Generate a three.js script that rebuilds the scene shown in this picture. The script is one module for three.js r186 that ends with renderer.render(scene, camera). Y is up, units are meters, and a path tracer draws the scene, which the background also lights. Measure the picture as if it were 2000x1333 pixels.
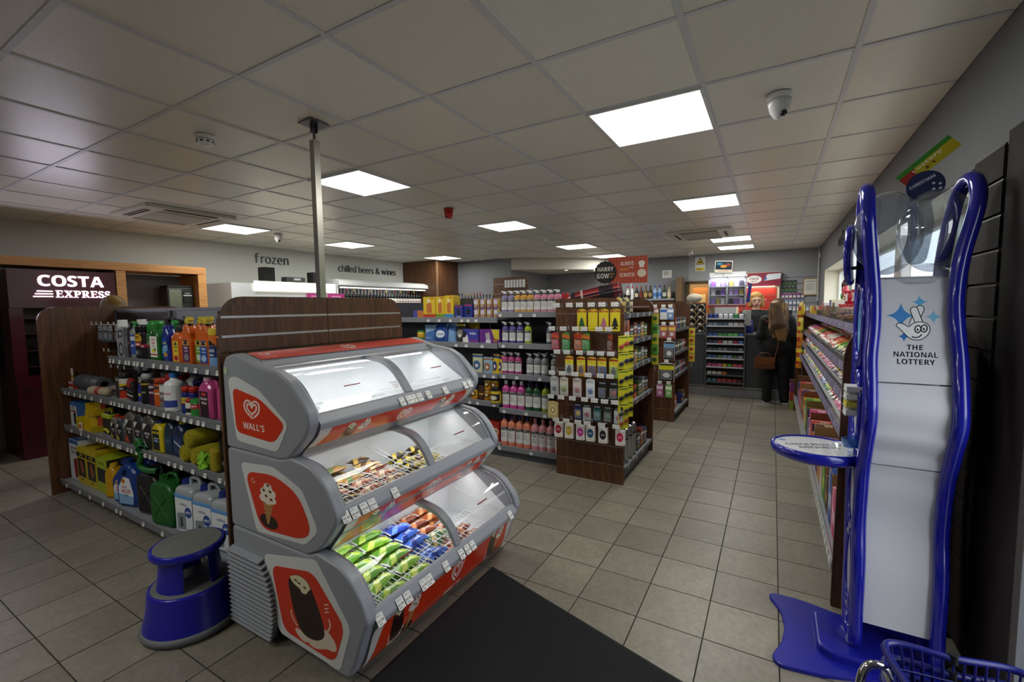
import * as THREE from 'three';
import { RoundedBoxGeometry } from 'three/addons/geometries/RoundedBoxGeometry.js';
import { mergeGeometries, toCreasedNormals } from 'three/addons/utils/BufferGeometryUtils.js';
import { RectAreaLightUniformsLib } from 'three/addons/lights/RectAreaLightUniformsLib.js';
import { FontLoader } from 'three/addons/loaders/FontLoader.js';
import { TextGeometry } from 'three/addons/geometries/TextGeometry.js';
import { MarchingCubes } from 'three/addons/objects/MarchingCubes.js';

// ---------------------------------------------------------------- camera, sky, lights, exposure
const scene = new THREE.Scene();
const camera = new THREE.PerspectiveCamera(74.43, 2000 / 1333, 0.05, 120);
camera.rotation.order = 'YXZ';
camera.position.set(0, 1.51, 0);
camera.rotation.set(-0.0748, 0.5262, -0.0132);
scene.add(camera);
const renderer = new THREE.WebGLRenderer({ antialias: true });
renderer.toneMapping = THREE.LinearToneMapping;
renderer.toneMappingExposure = 1.22;
renderer.shadowMap.enabled = true;
RectAreaLightUniformsLib.init();
scene.background = new THREE.Color().setRGB(3.4, 3.6, 3.8);       // flat overcast sky seen through the side windows
const CEIL = 2.565;
const PANEL_POWER = 12.5;
// ceiling panels: [x centre, z centre]; the last, unseen, is added to light the freezer side
const PANELS = [[-0.621, -2.721], [-3.021, -2.721], [-6.021, -3.321], [-6.021, -5.121], [-3.021, -5.121], [-0.621, -5.121], [-3.021, -7.521], [-6.021, -7.521], [-0.621, -8.121], [-0.621, -9.321], [-3.021, -9.321], [-3.021, 0.279], [-2.421, 1.479]];
function areaLight(x, y, z, w, h, power, color, look) {
  const l = new THREE.RectAreaLight(color, power, w, h);
  l.position.set(x, y, z); l.lookAt(look[0], look[1], look[2]); scene.add(l); return l;
}
for (const [x, z] of PANELS) areaLight(x, CEIL - 0.012, z, 0.56, 0.56, PANEL_POWER, 0xfbfcf4, [x, 0, z]);

// ---------------------------------------------------------------- helpers
let seed = 12345;
const R = () => { seed |= 0; seed = seed + 0x6D2B79F5 | 0; let t = Math.imul(seed ^ seed >>> 15, 1 | seed); t = t + Math.imul(t ^ t >>> 7, 61 | t) ^ t; return ((t ^ t >>> 14) >>> 0) / 4294967296; };
const rr = (a, b) => a + (b - a) * R();
const ORD1 = ['', 'first', 'second', 'third', 'fourth', 'fifth', 'sixth', 'seventh', 'eighth', 'ninth', 'tenth', 'eleventh', 'twelfth', 'thirteenth', 'fourteenth', 'fifteenth', 'sixteenth', 'seventeenth', 'eighteenth', 'nineteenth'], TENS = ['', '', 'twent', 'thirt', 'fort', 'fift', 'sixt', 'sevent', 'eight', 'ninet'];
const ord = (n) => n < 20 ? ORD1[n] : n % 10 ? TENS[n / 10 | 0] + 'y-' + ORD1[n % 10] : TENS[n / 10 | 0] + 'ieth';
const pick = (a) => a[Math.floor(R() * a.length)];
const V3 = (x, y, z) => new THREE.Vector3(x, y, z);
const PI = Math.PI;
const matCache = new Map();
function mat(color, rough = 0.5, o = {}) {
  const k = color + '|' + rough + '|' + JSON.stringify(o);
  if (!matCache.has(k)) {
    const phys = ['transmission', 'clearcoat', 'sheen', 'thickness', 'ior'].some((q) => q in o);
    matCache.set(k, new THREE[phys ? 'MeshPhysicalMaterial' : 'MeshStandardMaterial']({ color, roughness: rough, ...o }));
  }
  return matCache.get(k);
}
const metal = (c, r = 0.3) => mat(c, r, { metalness: 1 });
const used = new Map();
function numbered(n) { const k = used.get(n) ?? 0; used.set(n, k + 1); return k ? n + '_' + String(k).padStart(3, '0') : n; }
function shadow(o) { o.castShadow = o.receiveShadow = true; return o; }
function thing(name, label, category, p = [0, 0, 0], turn = 0, group) {
  const o = new THREE.Group(); o.name = numbered(name); o.position.set(...p); o.rotation.y = turn;
  o.userData = { label, category }; if (group) o.userData.group = group; scene.add(o); return o;
}
// a named mesh under a parent
function part(parent, name, geo, m, p = [0, 0, 0], r = [0, 0, 0], label) {
  const o = shadow(new THREE.Mesh(geo, m)); o.name = name; o.position.set(...p); o.rotation.set(...r);
  if (label) o.userData.label = label;
  parent.add(o); return o;
}
// a thing that is one mesh
function single(name, geo, m, label, category, p = [0, 0, 0], r = [0, 0, 0], group) {
  const o = shadow(new THREE.Mesh(geo, m)); o.name = numbered(name); o.position.set(...p); o.rotation.set(...r);
  o.userData = { label, category }; if (group) o.userData.group = group; scene.add(o); return o;
}
function struct(name, geo, m, p = [0, 0, 0], r = [0, 0, 0], label) {
  const o = shadow(geo ? new THREE.Mesh(geo, m) : new THREE.Group()); o.name = name; o.position.set(...p); o.rotation.set(...r);
  o.userData = { kind: 'structure' }; if (label) o.userData.label = label; scene.add(o); return o;
}
const geoCache = new Map();
const memo = (k, f) => { if (!geoCache.has(k)) geoCache.set(k, f()); return geoCache.get(k); };
// box with uv in metres; v along the grain where asked
function box(w, h, d, grainX = false) {
  return memo(`b${w.toFixed(4)},${h.toFixed(4)},${d.toFixed(4)},${grainX}`, () => {
    const g = new THREE.BoxGeometry(w, h, d), uv = g.attributes.uv, s = [[d, h], [d, h], [w, d], [w, d], [w, h], [w, h]];
    for (let i = 0; i < 24; i++) { const f = s[i >> 2], a = uv.getX(i) * f[0], b = uv.getY(i) * f[1]; grainX ? uv.setXY(i, b, a) : uv.setXY(i, a, b); }
    return g;
  });
}
const rbox = (w, h, d, r = 0.006, s = 2) => memo(`r${w.toFixed(4)},${h.toFixed(4)},${d.toFixed(4)},${r},${s}`, () => new RoundedBoxGeometry(w, h, d, s, Math.min(r, w / 2.01, h / 2.01, d / 2.01)));
const cyl = (r1, r2, h, n = 20, open = false) => memo(`c${r1.toFixed(4)},${r2.toFixed(4)},${h.toFixed(4)},${n},${open}`, () => new THREE.CylinderGeometry(r1, r2, h, n, 1, open));
const lathe = (pts, n = 20) => new THREE.LatheGeometry(pts.map((p) => new THREE.Vector2(p[0], p[1])), n);
function tube(pts, r, n = 24, s = 8, closed = false) { return new THREE.TubeGeometry(new THREE.CatmullRomCurve3(pts.map((p) => V3(...p)), closed, 'catmullrom', 0.5), n, r, s, closed); }
function bar(a, b, r, n = 6) {
  const A = V3(...a), B = V3(...b), d = B.clone().sub(A), g = new THREE.CylinderGeometry(r, r, d.length(), n);
  g.applyQuaternion(new THREE.Quaternion().setFromUnitVectors(V3(0, 1, 0), d.clone().normalize())); g.translate((A.x + B.x) / 2, (A.y + B.y) / 2, (A.z + B.z) / 2); return g;
}
const merge = (l) => mergeGeometries(l.map((g) => { const q = g.index ? g.toNonIndexed() : g; for (const k of Object.keys(q.attributes)) if (!['position', 'normal', 'uv'].includes(k)) q.deleteAttribute(k); return q; }));
const moved = (g, x = 0, y = 0, z = 0, rx = 0, ry = 0, rz = 0) => { const q = g.clone(); if (rx) q.rotateX(rx); if (ry) q.rotateY(ry); if (rz) q.rotateZ(rz); return q.translate(x, y, z); };
const shape = (pts) => new THREE.Shape(pts.map((p) => new THREE.Vector2(p[0], p[1])));
// rounded polygon: each corner cut with a quadratic curve of radius r
function roundPoly(pts, r) {
  const s = new THREE.Shape(), n = pts.length;
  for (let i = 0; i < n; i++) {
    const p = pts[i], a = pts[(i + n - 1) % n], b = pts[(i + 1) % n], q = Array.isArray(r) ? r[i] : r;
    const la = Math.hypot(a[0] - p[0], a[1] - p[1]), lb = Math.hypot(b[0] - p[0], b[1] - p[1]), ra = Math.min(q, la / 2.02), rb = Math.min(q, lb / 2.02);
    const A = [p[0] + (a[0] - p[0]) * ra / la, p[1] + (a[1] - p[1]) * ra / la], B = [p[0] + (b[0] - p[0]) * rb / lb, p[1] + (b[1] - p[1]) * rb / lb];
    i ? s.lineTo(...A) : s.moveTo(...A); s.quadraticCurveTo(p[0], p[1], ...B);
  }
  s.closePath(); return s;
}
const extr = (s, depth, bevel = 0, seg = 2, curve = 6) => new THREE.ExtrudeGeometry(s, { depth, bevelEnabled: bevel > 0, bevelSize: bevel, bevelThickness: bevel, bevelOffset: -bevel, bevelSegments: seg, curveSegments: curve });
// shape given in (x, y), extruded so that z runs from z0 to z1
const extrZ = (s, z0, z1, bevel = 0, seg = 2, curve = 6) => extr(s, Math.abs(z1 - z0) - 2 * bevel, bevel, seg, curve).translate(0, 0, Math.min(z0, z1) + bevel);

// ---------------------------------------------------------------- textures
const clampB = (x) => x < 0 ? 0 : x > 255 ? 255 : x | 0;
function dataTex(n, f, rep, srgb = true) {
  const a = new Uint8Array(n * n * 4);
  for (let y = 0; y < n; y++) for (let x = 0; x < n; x++) { const c = f(x / n, y / n, x, y), i = (y * n + x) * 4; a[i] = clampB(c[0]); a[i + 1] = clampB(c[1]); a[i + 2] = clampB(c[2]); a[i + 3] = 255; }
  const t = new THREE.DataTexture(a, n, n); t.wrapS = t.wrapT = THREE.RepeatWrapping; t.magFilter = THREE.LinearFilter; t.repeat.set(rep[0], rep[1]);
  if (srgb) t.colorSpace = THREE.SRGBColorSpace; t.needsUpdate = true; return t;
}
// tileable value noise
function noiseGrid(n) { const g = new Float32Array(n * n); for (let i = 0; i < n * n; i++) g[i] = R(); return (u, v) => { const x = u * n, y = v * n, x0 = Math.floor(x), y0 = Math.floor(y); let fx = x - x0, fy = y - y0; fx = fx * fx * (3 - 2 * fx); fy = fy * fy * (3 - 2 * fy); const q = (a, b) => g[(((b % n) + n) % n) * n + (((a % n) + n) % n)]; return (q(x0, y0) * (1 - fx) + q(x0 + 1, y0) * fx) * (1 - fy) + (q(x0, y0 + 1) * (1 - fx) + q(x0 + 1, y0 + 1) * fx) * fy; }; }
const N8 = noiseGrid(8), N32 = noiseGrid(32), N128 = noiseGrid(128), N16 = noiseGrid(16), N64 = noiseGrid(64);
const texTile = dataTex(512, (u, v) => { const n = (N8(u, v) - 0.5) * 16 + (N32(u, v) - 0.5) * 12 + (N128(u, v) - 0.5) * 22 + (R() - 0.5) * 12; return [222 + n, 219 + n, 212 + n]; }, [0.55, 0.55]);
function woodTex(base, dark, n = 512, stretch = 1) {
  const c = noiseGrid(64), d = noiseGrid(32);
  return dataTex(n, (u, v) => {
    const w = u + (N8(u, v * 0.5) - 0.5) * 0.05, s = 0.45 * c(w, v * 0.06) + 0.35 * d(w * 2, v * 0.12) + 0.2 * N128(w * 2, v * 0.25), b = (R() - 0.5) * 8, q = Math.min(1, Math.max(0, (s - 0.3) * 2));
    return [dark[0] + (base[0] - dark[0]) * q + b, dark[1] + (base[1] - dark[1]) * q + b, dark[2] + (base[2] - dark[2]) * q + b];
  }, [stretch, stretch]);
}
const texWalnut = woodTex([108, 70, 42], [76, 47, 27], 512, 1.3);
const texOak = woodTex([214, 158, 98], [188, 130, 74], 512, 1.6);
const texCeil = dataTex(256, (u, v) => { const n = (N64(u, v) - 0.5) * 8 + (R() - 0.5) * 12; return [240 + n, 238 + n, 226 + n]; }, [3, 3]);
const bumpFine = dataTex(256, () => { const n = R() * 255; return [n, n, n]; }, [4, 4], false);
const mDarkWood = new THREE.MeshStandardMaterial({ map: woodTex([44, 33, 28], [24, 17, 14], 256, 1.6), roughness: 0.75 });  // darker wood texture, for the slat wall and post only
const mWalnut = new THREE.MeshStandardMaterial({ map: texWalnut, roughness: 0.42 });
const mOak = new THREE.MeshStandardMaterial({ map: texOak, roughness: 0.45 });
const mTiles = [0x9d988e, 0x99948a, 0xa29d92, 0x959087].map((c) => new THREE.MeshStandardMaterial({ map: texTile, color: c, roughness: 0.36, bumpMap: bumpFine, bumpScale: 0.0002 }));
const mCeil = [0xffffff, 0xf6f4f0, 0xfbf8f4].map((c) => new THREE.MeshStandardMaterial({ map: texCeil, color: c, roughness: 0.34 }));
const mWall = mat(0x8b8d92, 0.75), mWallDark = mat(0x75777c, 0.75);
const mGrey = mat(0x8f9299, 0.42), mGreyDark = mat(0x55585e, 0.5), mShelf = mat(0x94979d, 0.4), mBlack = mat(0x111113, 0.5), mWhite = mat(0xe8e8e6, 0.4);
const mAlu = metal(0xc9c9cb, 0.3), mChrome = metal(0xd8d8da, 0.12), mSteelDark = metal(0x6f7074, 0.4);
const mClear = mat(0xffffff, 0.03, { transmission: 1, thickness: 0, ior: 1.45 });
const mClearSoft = mat(0xf4f6f8, 0.12, { transmission: 0.85, thickness: 0, ior: 1.45 });

// ---------------------------------------------------------------- atlas for printed labels (flat print only)
class Atlas {
  constructor(n = 2048) { this.n = n; this.c = document.createElement('canvas'); this.c.width = this.c.height = n; this.g = this.c.getContext('2d'); this.x = this.y = this.row = 0; this.t = new THREE.CanvasTexture(this.c); this.t.colorSpace = THREE.SRGBColorSpace; this.mats = {}; }
  add(w, h, draw) {
    if (this.x + w + 4 > this.n) { this.x = 0; this.y += this.row + 4; this.row = 0; }
    if (this.y + h > this.n) throw new Error('atlas full');
    const g = this.g; g.save(); g.translate(this.x, this.y); g.beginPath(); g.rect(0, 0, w, h); g.clip(); draw(g, w, h); g.restore();
    const r = { a: this, u0: (this.x + 1) / this.n, u1: (this.x + w - 1) / this.n, v1: 1 - (this.y + 1) / this.n, v0: 1 - (this.y + h - 1) / this.n };
    this.x += w + 4; this.row = Math.max(this.row, h); return r;
  }
  mat(rough = 0.45) { return this.mats[rough] ??= new THREE.MeshStandardMaterial({ map: this.t, roughness: rough }); }
}
let atlas = new Atlas(); const atlases = [atlas];
const cells = new Map();
// a printed cell, made once for each key
function cell(key, w, h, draw) {
  if (!cells.has(key)) { let c; try { c = atlas.add(w, h, draw); } catch (e) { atlas = new Atlas(); atlases.push(atlas); c = atlas.add(w, h, draw); } cells.set(key, c); }
  return cells.get(key);
}
function toCell(geo, c) { const g = geo.clone(), uv = g.attributes.uv; for (let i = 0; i < uv.count; i++) uv.setXY(i, c.u0 + uv.getX(i) * (c.u1 - c.u0), c.v0 + uv.getY(i) * (c.v1 - c.v0)); return g; }
const plane = (w, h) => memo(`p${w.toFixed(4)},${h.toFixed(4)}`, () => new THREE.PlaneGeometry(w, h));
const print = (c, w, h) => memo(`pr${c.u0},${c.v0},${c.a === undefined ? 0 : atlases.indexOf(c.a)},${w.toFixed(4)},${h.toFixed(4)}`, () => toCell(new THREE.PlaneGeometry(w, h), c));
// a label wrapped round a cylinder of radius r, facing +z
const wrap = (c, r, h, ang) => memo(`wr${c.u0},${c.v0},${atlases.indexOf(c.a)},${r.toFixed(4)},${h.toFixed(4)},${ang}`, () => toCell(new THREE.CylinderGeometry(r, r, h, 12, 1, true, -ang / 2, ang), c));
function T(g, s, x, y, size, color, o = {}) { g.fillStyle = color; g.font = `${o.w ?? 'bold'} ${size}px ${o.f ?? 'sans-serif'}`; g.textAlign = o.a ?? 'center'; g.textBaseline = 'middle'; if (o.sx) { g.save(); g.translate(x, y); g.scale(o.sx, 1); g.fillText(s, 0, 0); g.restore(); } else g.fillText(s, x, y); }
function F(g, c, x, y, w, h) { g.fillStyle = c; g.fillRect(x, y, w, h); }
function O(g, c, x, y, rx, ry = rx) { g.fillStyle = c; g.beginPath(); g.ellipse(x, y, rx, ry, 0, 0, 2 * PI); g.fill(); }
function poly(g, c, pts) { g.fillStyle = c; g.beginPath(); pts.forEach((p, i) => i ? g.lineTo(p[0], p[1]) : g.moveTo(p[0], p[1])); g.closePath(); g.fill(); }
function lines(g, c, x, y, w, n, step, h = 2) { g.fillStyle = c; for (let i = 0; i < n; i++) g.fillRect(x, y + i * step, w * (0.6 + 0.4 * ((i * 37 % 10) / 10)), h); }
const font = await new FontLoader().loadAsync('fonts/droid/droid_sans_bold.typeface.json');
const fontR = await new FontLoader().loadAsync('fonts/droid/droid_sans_regular.typeface.json');
const fontS = await new FontLoader().loadAsync('fonts/droid/droid_serif_bold.typeface.json');
function text3(s, size, depth, f = font) { const g = new TextGeometry(s, { font: f, size, depth, curveSegments: 4, bevelEnabled: false }); g.computeBoundingBox(); return g; }
const tagCell = [0, 1, 2].map((k) => cell('tag' + k, 48, 60, (g, w, h) => { F(g, '#f1f0ec', 0, 0, w, h); lines(g, '#888', 6, 8, 34, 2, 6, 2); T(g, ['£1.99', '£3.49', '£2.00'][k], w / 2, 34, 15, '#222'); lines(g, '#777', 8, 48, 30, 1, 4, 4); }));
// ================================================================ the room
const XL = -7.4, XR = 0.74, ZB = -10.4, ZF = 3.4;
{ // floor: grout slab with single tiles
  const fl = struct('floor', box(XR + 0.3 - XL, 0.12, ZF - ZB + 0.3), mat(0x37342f, 0.8), [(XL + XR + 0.3) / 2, -0.0635, (ZF + ZB) / 2]);
  const gs = [0.2945, 0.294, 0.2935].map((s) => { const g = box(s, 0.01, s).clone(); return g; });
  camera.updateMatrixWorld(); camera.updateProjectionMatrix();
  const blocked = [[-5.2, -1.4, -2.35, -1.2], [-9, -1.1, -4.7, -3.7], [-9, -1.1, -7.0, -6.0], [0.3, 2, -7.5, -2.6], [-9, -6.6, -9, -1.0], [-2, 0.7, -10.4, -8.2], [-9, -5.2, -10, 2]];
  const list = [];
  for (let i = -3; i < 26; i++) for (let k = -22; k < 28; k++) {
    const x = 0.0617 - 0.3 * i + 0.15, z = -2.6947 - 0.3 * k + 0.15;
    if (x < XL - 0.1 || x > XR + 0.2 || z > ZF || z < ZB) continue;
    const c = V3(x, 0, z).project(camera), d = V3(x, 0, z).distanceTo(camera.position), inView = z < -0.2 && Math.abs(c.x) < 1.06 && Math.abs(c.y) < 1.08 && c.z < 1;
    const hid = blocked.some((b) => x > b[0] && x < b[1] && z > b[2] && z < b[3]);
    list.push([inView && !hid ? 1 / (d * d * d) : 0, x, z]);
  }
  list.sort((a, b) => b[0] - a[0]);
  const rest = [];
  list.forEach(([s, x, z], n) => {
    const g = gs[n % 3], du = rr(0, 9), lift = rr(-0.0005, 0.0005);
    if (n < 300 && s > 0) { const q = memo('tile' + n % 12, () => { const h = g.clone(), uv = h.attributes.uv, o = R() * 8, p = R() * 8; for (let i = 0; i < uv.count; i++) uv.setXY(i, uv.getX(i) + o, uv.getY(i) + p); return h; }); part(fl, 'tile', q, mTiles[Math.floor(R() * 4)], [x - fl.position.x, 0.0585 + lift, z - fl.position.z]); }
    else rest.push(moved(g, x - fl.position.x, 0.0585 + lift, z - fl.position.z));
  });
  const o = part(fl, 'tiles_beyond', merge(rest), mTiles[0]); o.userData.kind = 'stuff';
}
{ // suspended ceiling
  const ce = struct('ceiling', box(XR + 0.6 - XL, 0.1, ZF - ZB + 0.6), mat(0x8a8a88, 0.8), [(XL + XR) / 2, CEIL + 0.11, (ZF + ZB) / 2]);
  const ox = ce.position.x, oy = ce.position.y, oz = ce.position.z;
  const xs = [XL]; for (let k = 12; k > -5; k--) { const x = -1.5212 - 0.6 * k; if (x > XL + 0.05 && x < XR - 0.05) xs.push(x); } xs.push(XR);
  const zs = [ZF]; for (let b = -9; b < 18; b++) { const z = -1.2213 - 0.6 * b; if (z < ZF - 0.05 && z > ZB + 0.05) zs.push(z); } zs.push(ZB);
  const taken = PANELS, unseen = [];
  for (let i = 0; i + 1 < xs.length; i++) for (let j = 0; j + 1 < zs.length; j++) {
    const x = (xs[i] + xs[i + 1]) / 2, z = (zs[j] + zs[j + 1]) / 2, w = xs[i + 1] - xs[i] - 0.006, d = zs[j] - zs[j + 1] - 0.006;
    if (taken.some((p) => Math.abs(p[0] - x) < 0.2 && Math.abs(p[1] - z) < 0.2)) continue;
    if (x < -4.98 && z < -8.7) continue;
    if (z > 0.3) { unseen.push(moved(box(w, 0.012, d), x - ox, CEIL + 0.0115 - oy, z - oz)); continue; }
    part(ce, 'ceiling_tile', box(w, 0.012, d), mCeil[Math.floor(R() * 3)], [x - ox, CEIL + 0.0115 + rr(-0.0008, 0.0008) - oy, z - oz]);
  }
  part(ce, 'ceiling_tiles_behind', merge(unseen), mCeil[0]).userData.kind = 'stuff';
  const mBar = mat(0xd6d8d8, 0.38);
  for (const x of xs.slice(1, -1)) part(ce, 'ceiling_runner', box(0.024, 0.012, ZF - ZB), mBar, [x - ox, CEIL + 0.0066 - oy, (ZF + ZB) / 2 - oz]);
  for (const z of zs.slice(1, -1)) for (let i = 0; i + 1 < xs.length; i++) part(ce, 'ceiling_crossbar', box(xs[i + 1] - xs[i] - 0.026, 0.010, 0.024), mBar, [(xs[i] + xs[i + 1]) / 2 - ox, CEIL + 0.0064 - oy, z - oz]);
}
// lit panels
PANELS.forEach(([x, z], k) => {
  const where = ['above the ice cream freezer aisle, nearest the camera', 'beside the steel pole top', 'just behind the left ceiling air conditioner', 'left of the pole, in front of the frozen sign', 'beyond the red fire sounder', 'in front of the far air conditioner', 'beyond the far smoke detector', 'near the dark wood column', 'behind the far air conditioner, nearer of two over the counter', 'farthest of two over the counter', 'behind the hanging bakery sign', 'out of frame left of the camera', 'out of frame behind the camera'][k];
  const t = thing('ceiling_light', 'square white lit ceiling panel ' + where, 'ceiling light', [x, CEIL, z], 0, 'square ceiling light panels');
  part(t, 'frame', memo('lframe', () => { const s = shape([[-0.297, -0.297], [0.297, -0.297], [0.297, 0.297], [-0.297, 0.297]]); s.holes.push(new THREE.Path([[-0.283, -0.283], [0.283, -0.283], [0.283, 0.283], [-0.283, 0.283]].map((p) => new THREE.Vector2(...p)))); return extr(s, 0.012).rotateX(PI / 2); }), mat(0xe4e4e2, 0.4), [0, 0.003, 0]);
  part(t, 'diffuser', box(0.568, 0.004, 0.568), mat(0xffffff, 0.5, { emissive: 0xfffcf6, emissiveIntensity: 2.2 }), [0, -0.003, 0]);
});
// walls
struct('wall_left', box(0.15, CEIL + 0.06, ZF - ZB + 0.3), mat(0xcfd0cb, 0.7), [XL - 0.075, (CEIL + 0.06) / 2, (ZF + ZB) / 2]);
struct('wall_front', box(XR - XL + 0.6, CEIL + 0.06, 0.15), mWall, [(XL + XR) / 2 + 0.15, (CEIL + 0.06) / 2, ZF + 0.075]);
{ // back wall with the doorway behind the counter (x -1.6 .. -1.15)
  const w = struct('wall_back');
  const H = CEIL + 0.06;
  part(w, 'wall_panel', box(-1.6 - XL, H, 0.15), mWall, [(XL - 1.6) / 2, H / 2, ZB - 0.075]);
  part(w, 'wall_panel', box(XR + 0.3 + 1.12, H, 0.15), mat(0xa3a5a9, 0.75), [(XR + 0.3 - 1.12) / 2, H / 2, ZB - 0.075]);  // this and the doorway head painted lighter, for the glow of the panel nearby
  part(w, 'wall_panel', box(0.48, H - 1.96, 0.15), mat(0xa3a5a9, 0.75), [-1.36, (H + 1.96) / 2, ZB - 0.075]);
  struct('wall_store', merge([moved(box(1.8, 2.6, 0.1), -1.4, 1.3, -12.4), moved(box(0.1, 2.6, 2), -2.3, 1.3, -11.5), moved(box(0.1, 2.6, 2), -0.6, 1.3, -11.5)]), mat(0xb9a88e, 0.8), [0, 0, 0], [0, 0, 0], 'tan walls of the store room seen through doorway');
  struct('ceiling_store', box(1.8, 0.1, 2), mat(0xd8d4c8, 0.8), [-1.45, 2.65, -11.5]); struct('floor_store', box(1.8, 0.1, 2), mat(0x7d7a72, 0.7), [-1.45, -0.05, -11.5]);
  const tr = struct('trim_1'); for (const [x, y, ww, hh] of [[-1.62, 1.0, 0.06, 2.0], [-1.10, 1.0, 0.06, 2.0], [-1.36, 1.99, 0.58, 0.06]]) part(tr, 'door_casing', box(ww, hh, 0.19), mat(0x5a4a33, 0.5), [x, y, ZB - 0.06]);
}
struct('wall_recess', box(2.42, CEIL + 0.06, 0.15), mWall, [-6.19, (CEIL + 0.06) / 2, -8.625]);
struct('wall_alcove', box(0.15, CEIL + 0.06, 1.8), mWall, [-5.055, (CEIL + 0.06) / 2, -9.6]);
{ // curved bulkhead with downlights over the off-sales corner
  const b = struct('trim_2', null, null, [0, 0, 0], [0, 0, 0], 'cream curved bulkhead hanging below the ceiling');
  const s = new THREE.Shape(); s.moveTo(-4.98, -8.57); s.quadraticCurveTo(-4.2, -8.85, -3.4, -9.75); s.lineTo(-3.0, -10.4); s.lineTo(-4.98, -10.4); s.closePath();
  part(b, 'bulkhead', extr(s, 0.235, 0, 1, 20).rotateX(PI / 2), mat(0xd9d6cb, 0.7), [0, CEIL - 0.001, 0]);
  for (const [x, z] of [[-4.05, -9.45], [-3.55, -9.95]]) { part(b, 'downlight', cyl(0.035, 0.035, 0.01, 16), mat(0xffffff, 0.5, { emissive: 0xffe8c8, emissiveIntensity: 2 }), [x, CEIL - 0.238, z]); const l = new THREE.SpotLight(0xffe2bd, 4, 4, 0.8, 0.6); l.position.set(x, CEIL - 0.26, z); l.target.position.set(x, 0, z); l.castShadow = true; scene.add(l, l.target); }
}
{ // brown boxed column beside the drinks chillers
  const c = struct('column_1', null, null, [0, 0, 0], [0, 0, 0], 'dark walnut boxed column beside the drinks chillers');
  part(c, 'cladding', box(0.98, CEIL, 0.02), mWalnut, [-6.91, CEIL / 2, -7.79]); part(c, 'cladding', box(0.02, CEIL, 0.74), mWalnut, [-6.41, CEIL / 2, -8.17]); part(c, 'corner_trim', box(0.035, CEIL, 0.035), mat(0x7b6145, 0.4), [-6.405, CEIL / 2, -7.785]);
}
{ // right wall with the ribbon window
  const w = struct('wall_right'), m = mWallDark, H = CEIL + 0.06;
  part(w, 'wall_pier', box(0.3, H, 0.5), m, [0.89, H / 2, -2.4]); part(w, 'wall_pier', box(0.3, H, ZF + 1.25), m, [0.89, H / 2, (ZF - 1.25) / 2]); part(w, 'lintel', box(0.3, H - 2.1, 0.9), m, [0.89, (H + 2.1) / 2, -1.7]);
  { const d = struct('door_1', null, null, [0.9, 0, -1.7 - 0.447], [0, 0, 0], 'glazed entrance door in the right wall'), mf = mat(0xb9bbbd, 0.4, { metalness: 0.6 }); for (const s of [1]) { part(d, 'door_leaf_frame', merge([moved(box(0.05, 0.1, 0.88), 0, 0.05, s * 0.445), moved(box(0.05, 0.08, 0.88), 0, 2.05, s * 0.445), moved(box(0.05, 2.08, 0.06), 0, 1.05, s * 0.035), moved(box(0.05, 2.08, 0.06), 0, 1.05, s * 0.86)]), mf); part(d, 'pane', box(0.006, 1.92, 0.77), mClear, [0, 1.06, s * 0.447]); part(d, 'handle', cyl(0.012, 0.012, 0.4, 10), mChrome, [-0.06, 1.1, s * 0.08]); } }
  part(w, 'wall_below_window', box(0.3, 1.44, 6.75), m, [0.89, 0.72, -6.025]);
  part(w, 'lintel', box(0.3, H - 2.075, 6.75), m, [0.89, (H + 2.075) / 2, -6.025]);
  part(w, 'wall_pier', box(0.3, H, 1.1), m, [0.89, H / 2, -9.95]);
  part(w, 'soffit', box(0.29, 0.012, 6.73), mat(0xe4dfcd, 0.6), [0.893, 2.068, -6.025]);
  part(w, 'sill', box(0.33, 0.025, 6.73), mat(0xdcd8cc, 0.5), [0.875, 1.452, -6.025]);
  part(w, 'jamb', box(0.29, 0.60, 0.02), mat(0xe4dfcd, 0.6), [0.893, 1.765, -9.385]);
  part(w, 'service_pipe', cyl(0.015, 0.015, 1.0, 10), mat(0xb9babb, 0.5), [0.715, 2.06, -10.15]);
  part(w, 'junction_box', rbox(0.03, 0.09, 0.06), mat(0xd5d5d3, 0.5), [0.722, 2.4, -10.15]);
  let n = 0;
  for (const [z0, z1] of [[-2.65, -3.75], [-3.83, -5.1], [-5.18, -6.5], [-6.58, -7.9], [-7.98, -9.37]]) {
    n++; const f = struct('window_' + n, null, null, [0.97, 1.765, (z0 + z1) / 2]), d = z0 - z1, mf = mat(0xd8d9d6, 0.45);
    part(f, 'frame', merge([moved(box(0.05, 0.05, d), 0, 0.275, 0), moved(box(0.05, 0.05, d), 0, -0.275, 0), moved(box(0.05, 0.5, 0.05), 0, 0, d / 2 - 0.025), moved(box(0.05, 0.5, 0.05), 0, 0, -d / 2 + 0.025)]), mf);
    part(f, 'pane', box(0.006, 0.51, d - 0.09), mClear);
    if (n < 5) { const p = struct('trim_' + (2 + n), box(0.1, 0.61, 0.079), mat(0xcfcabb, 0.5), [0.97, 1.765, z1 - 0.04], [0, 0, 0], 'cream window post between two panes'); }
  }
}
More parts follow.
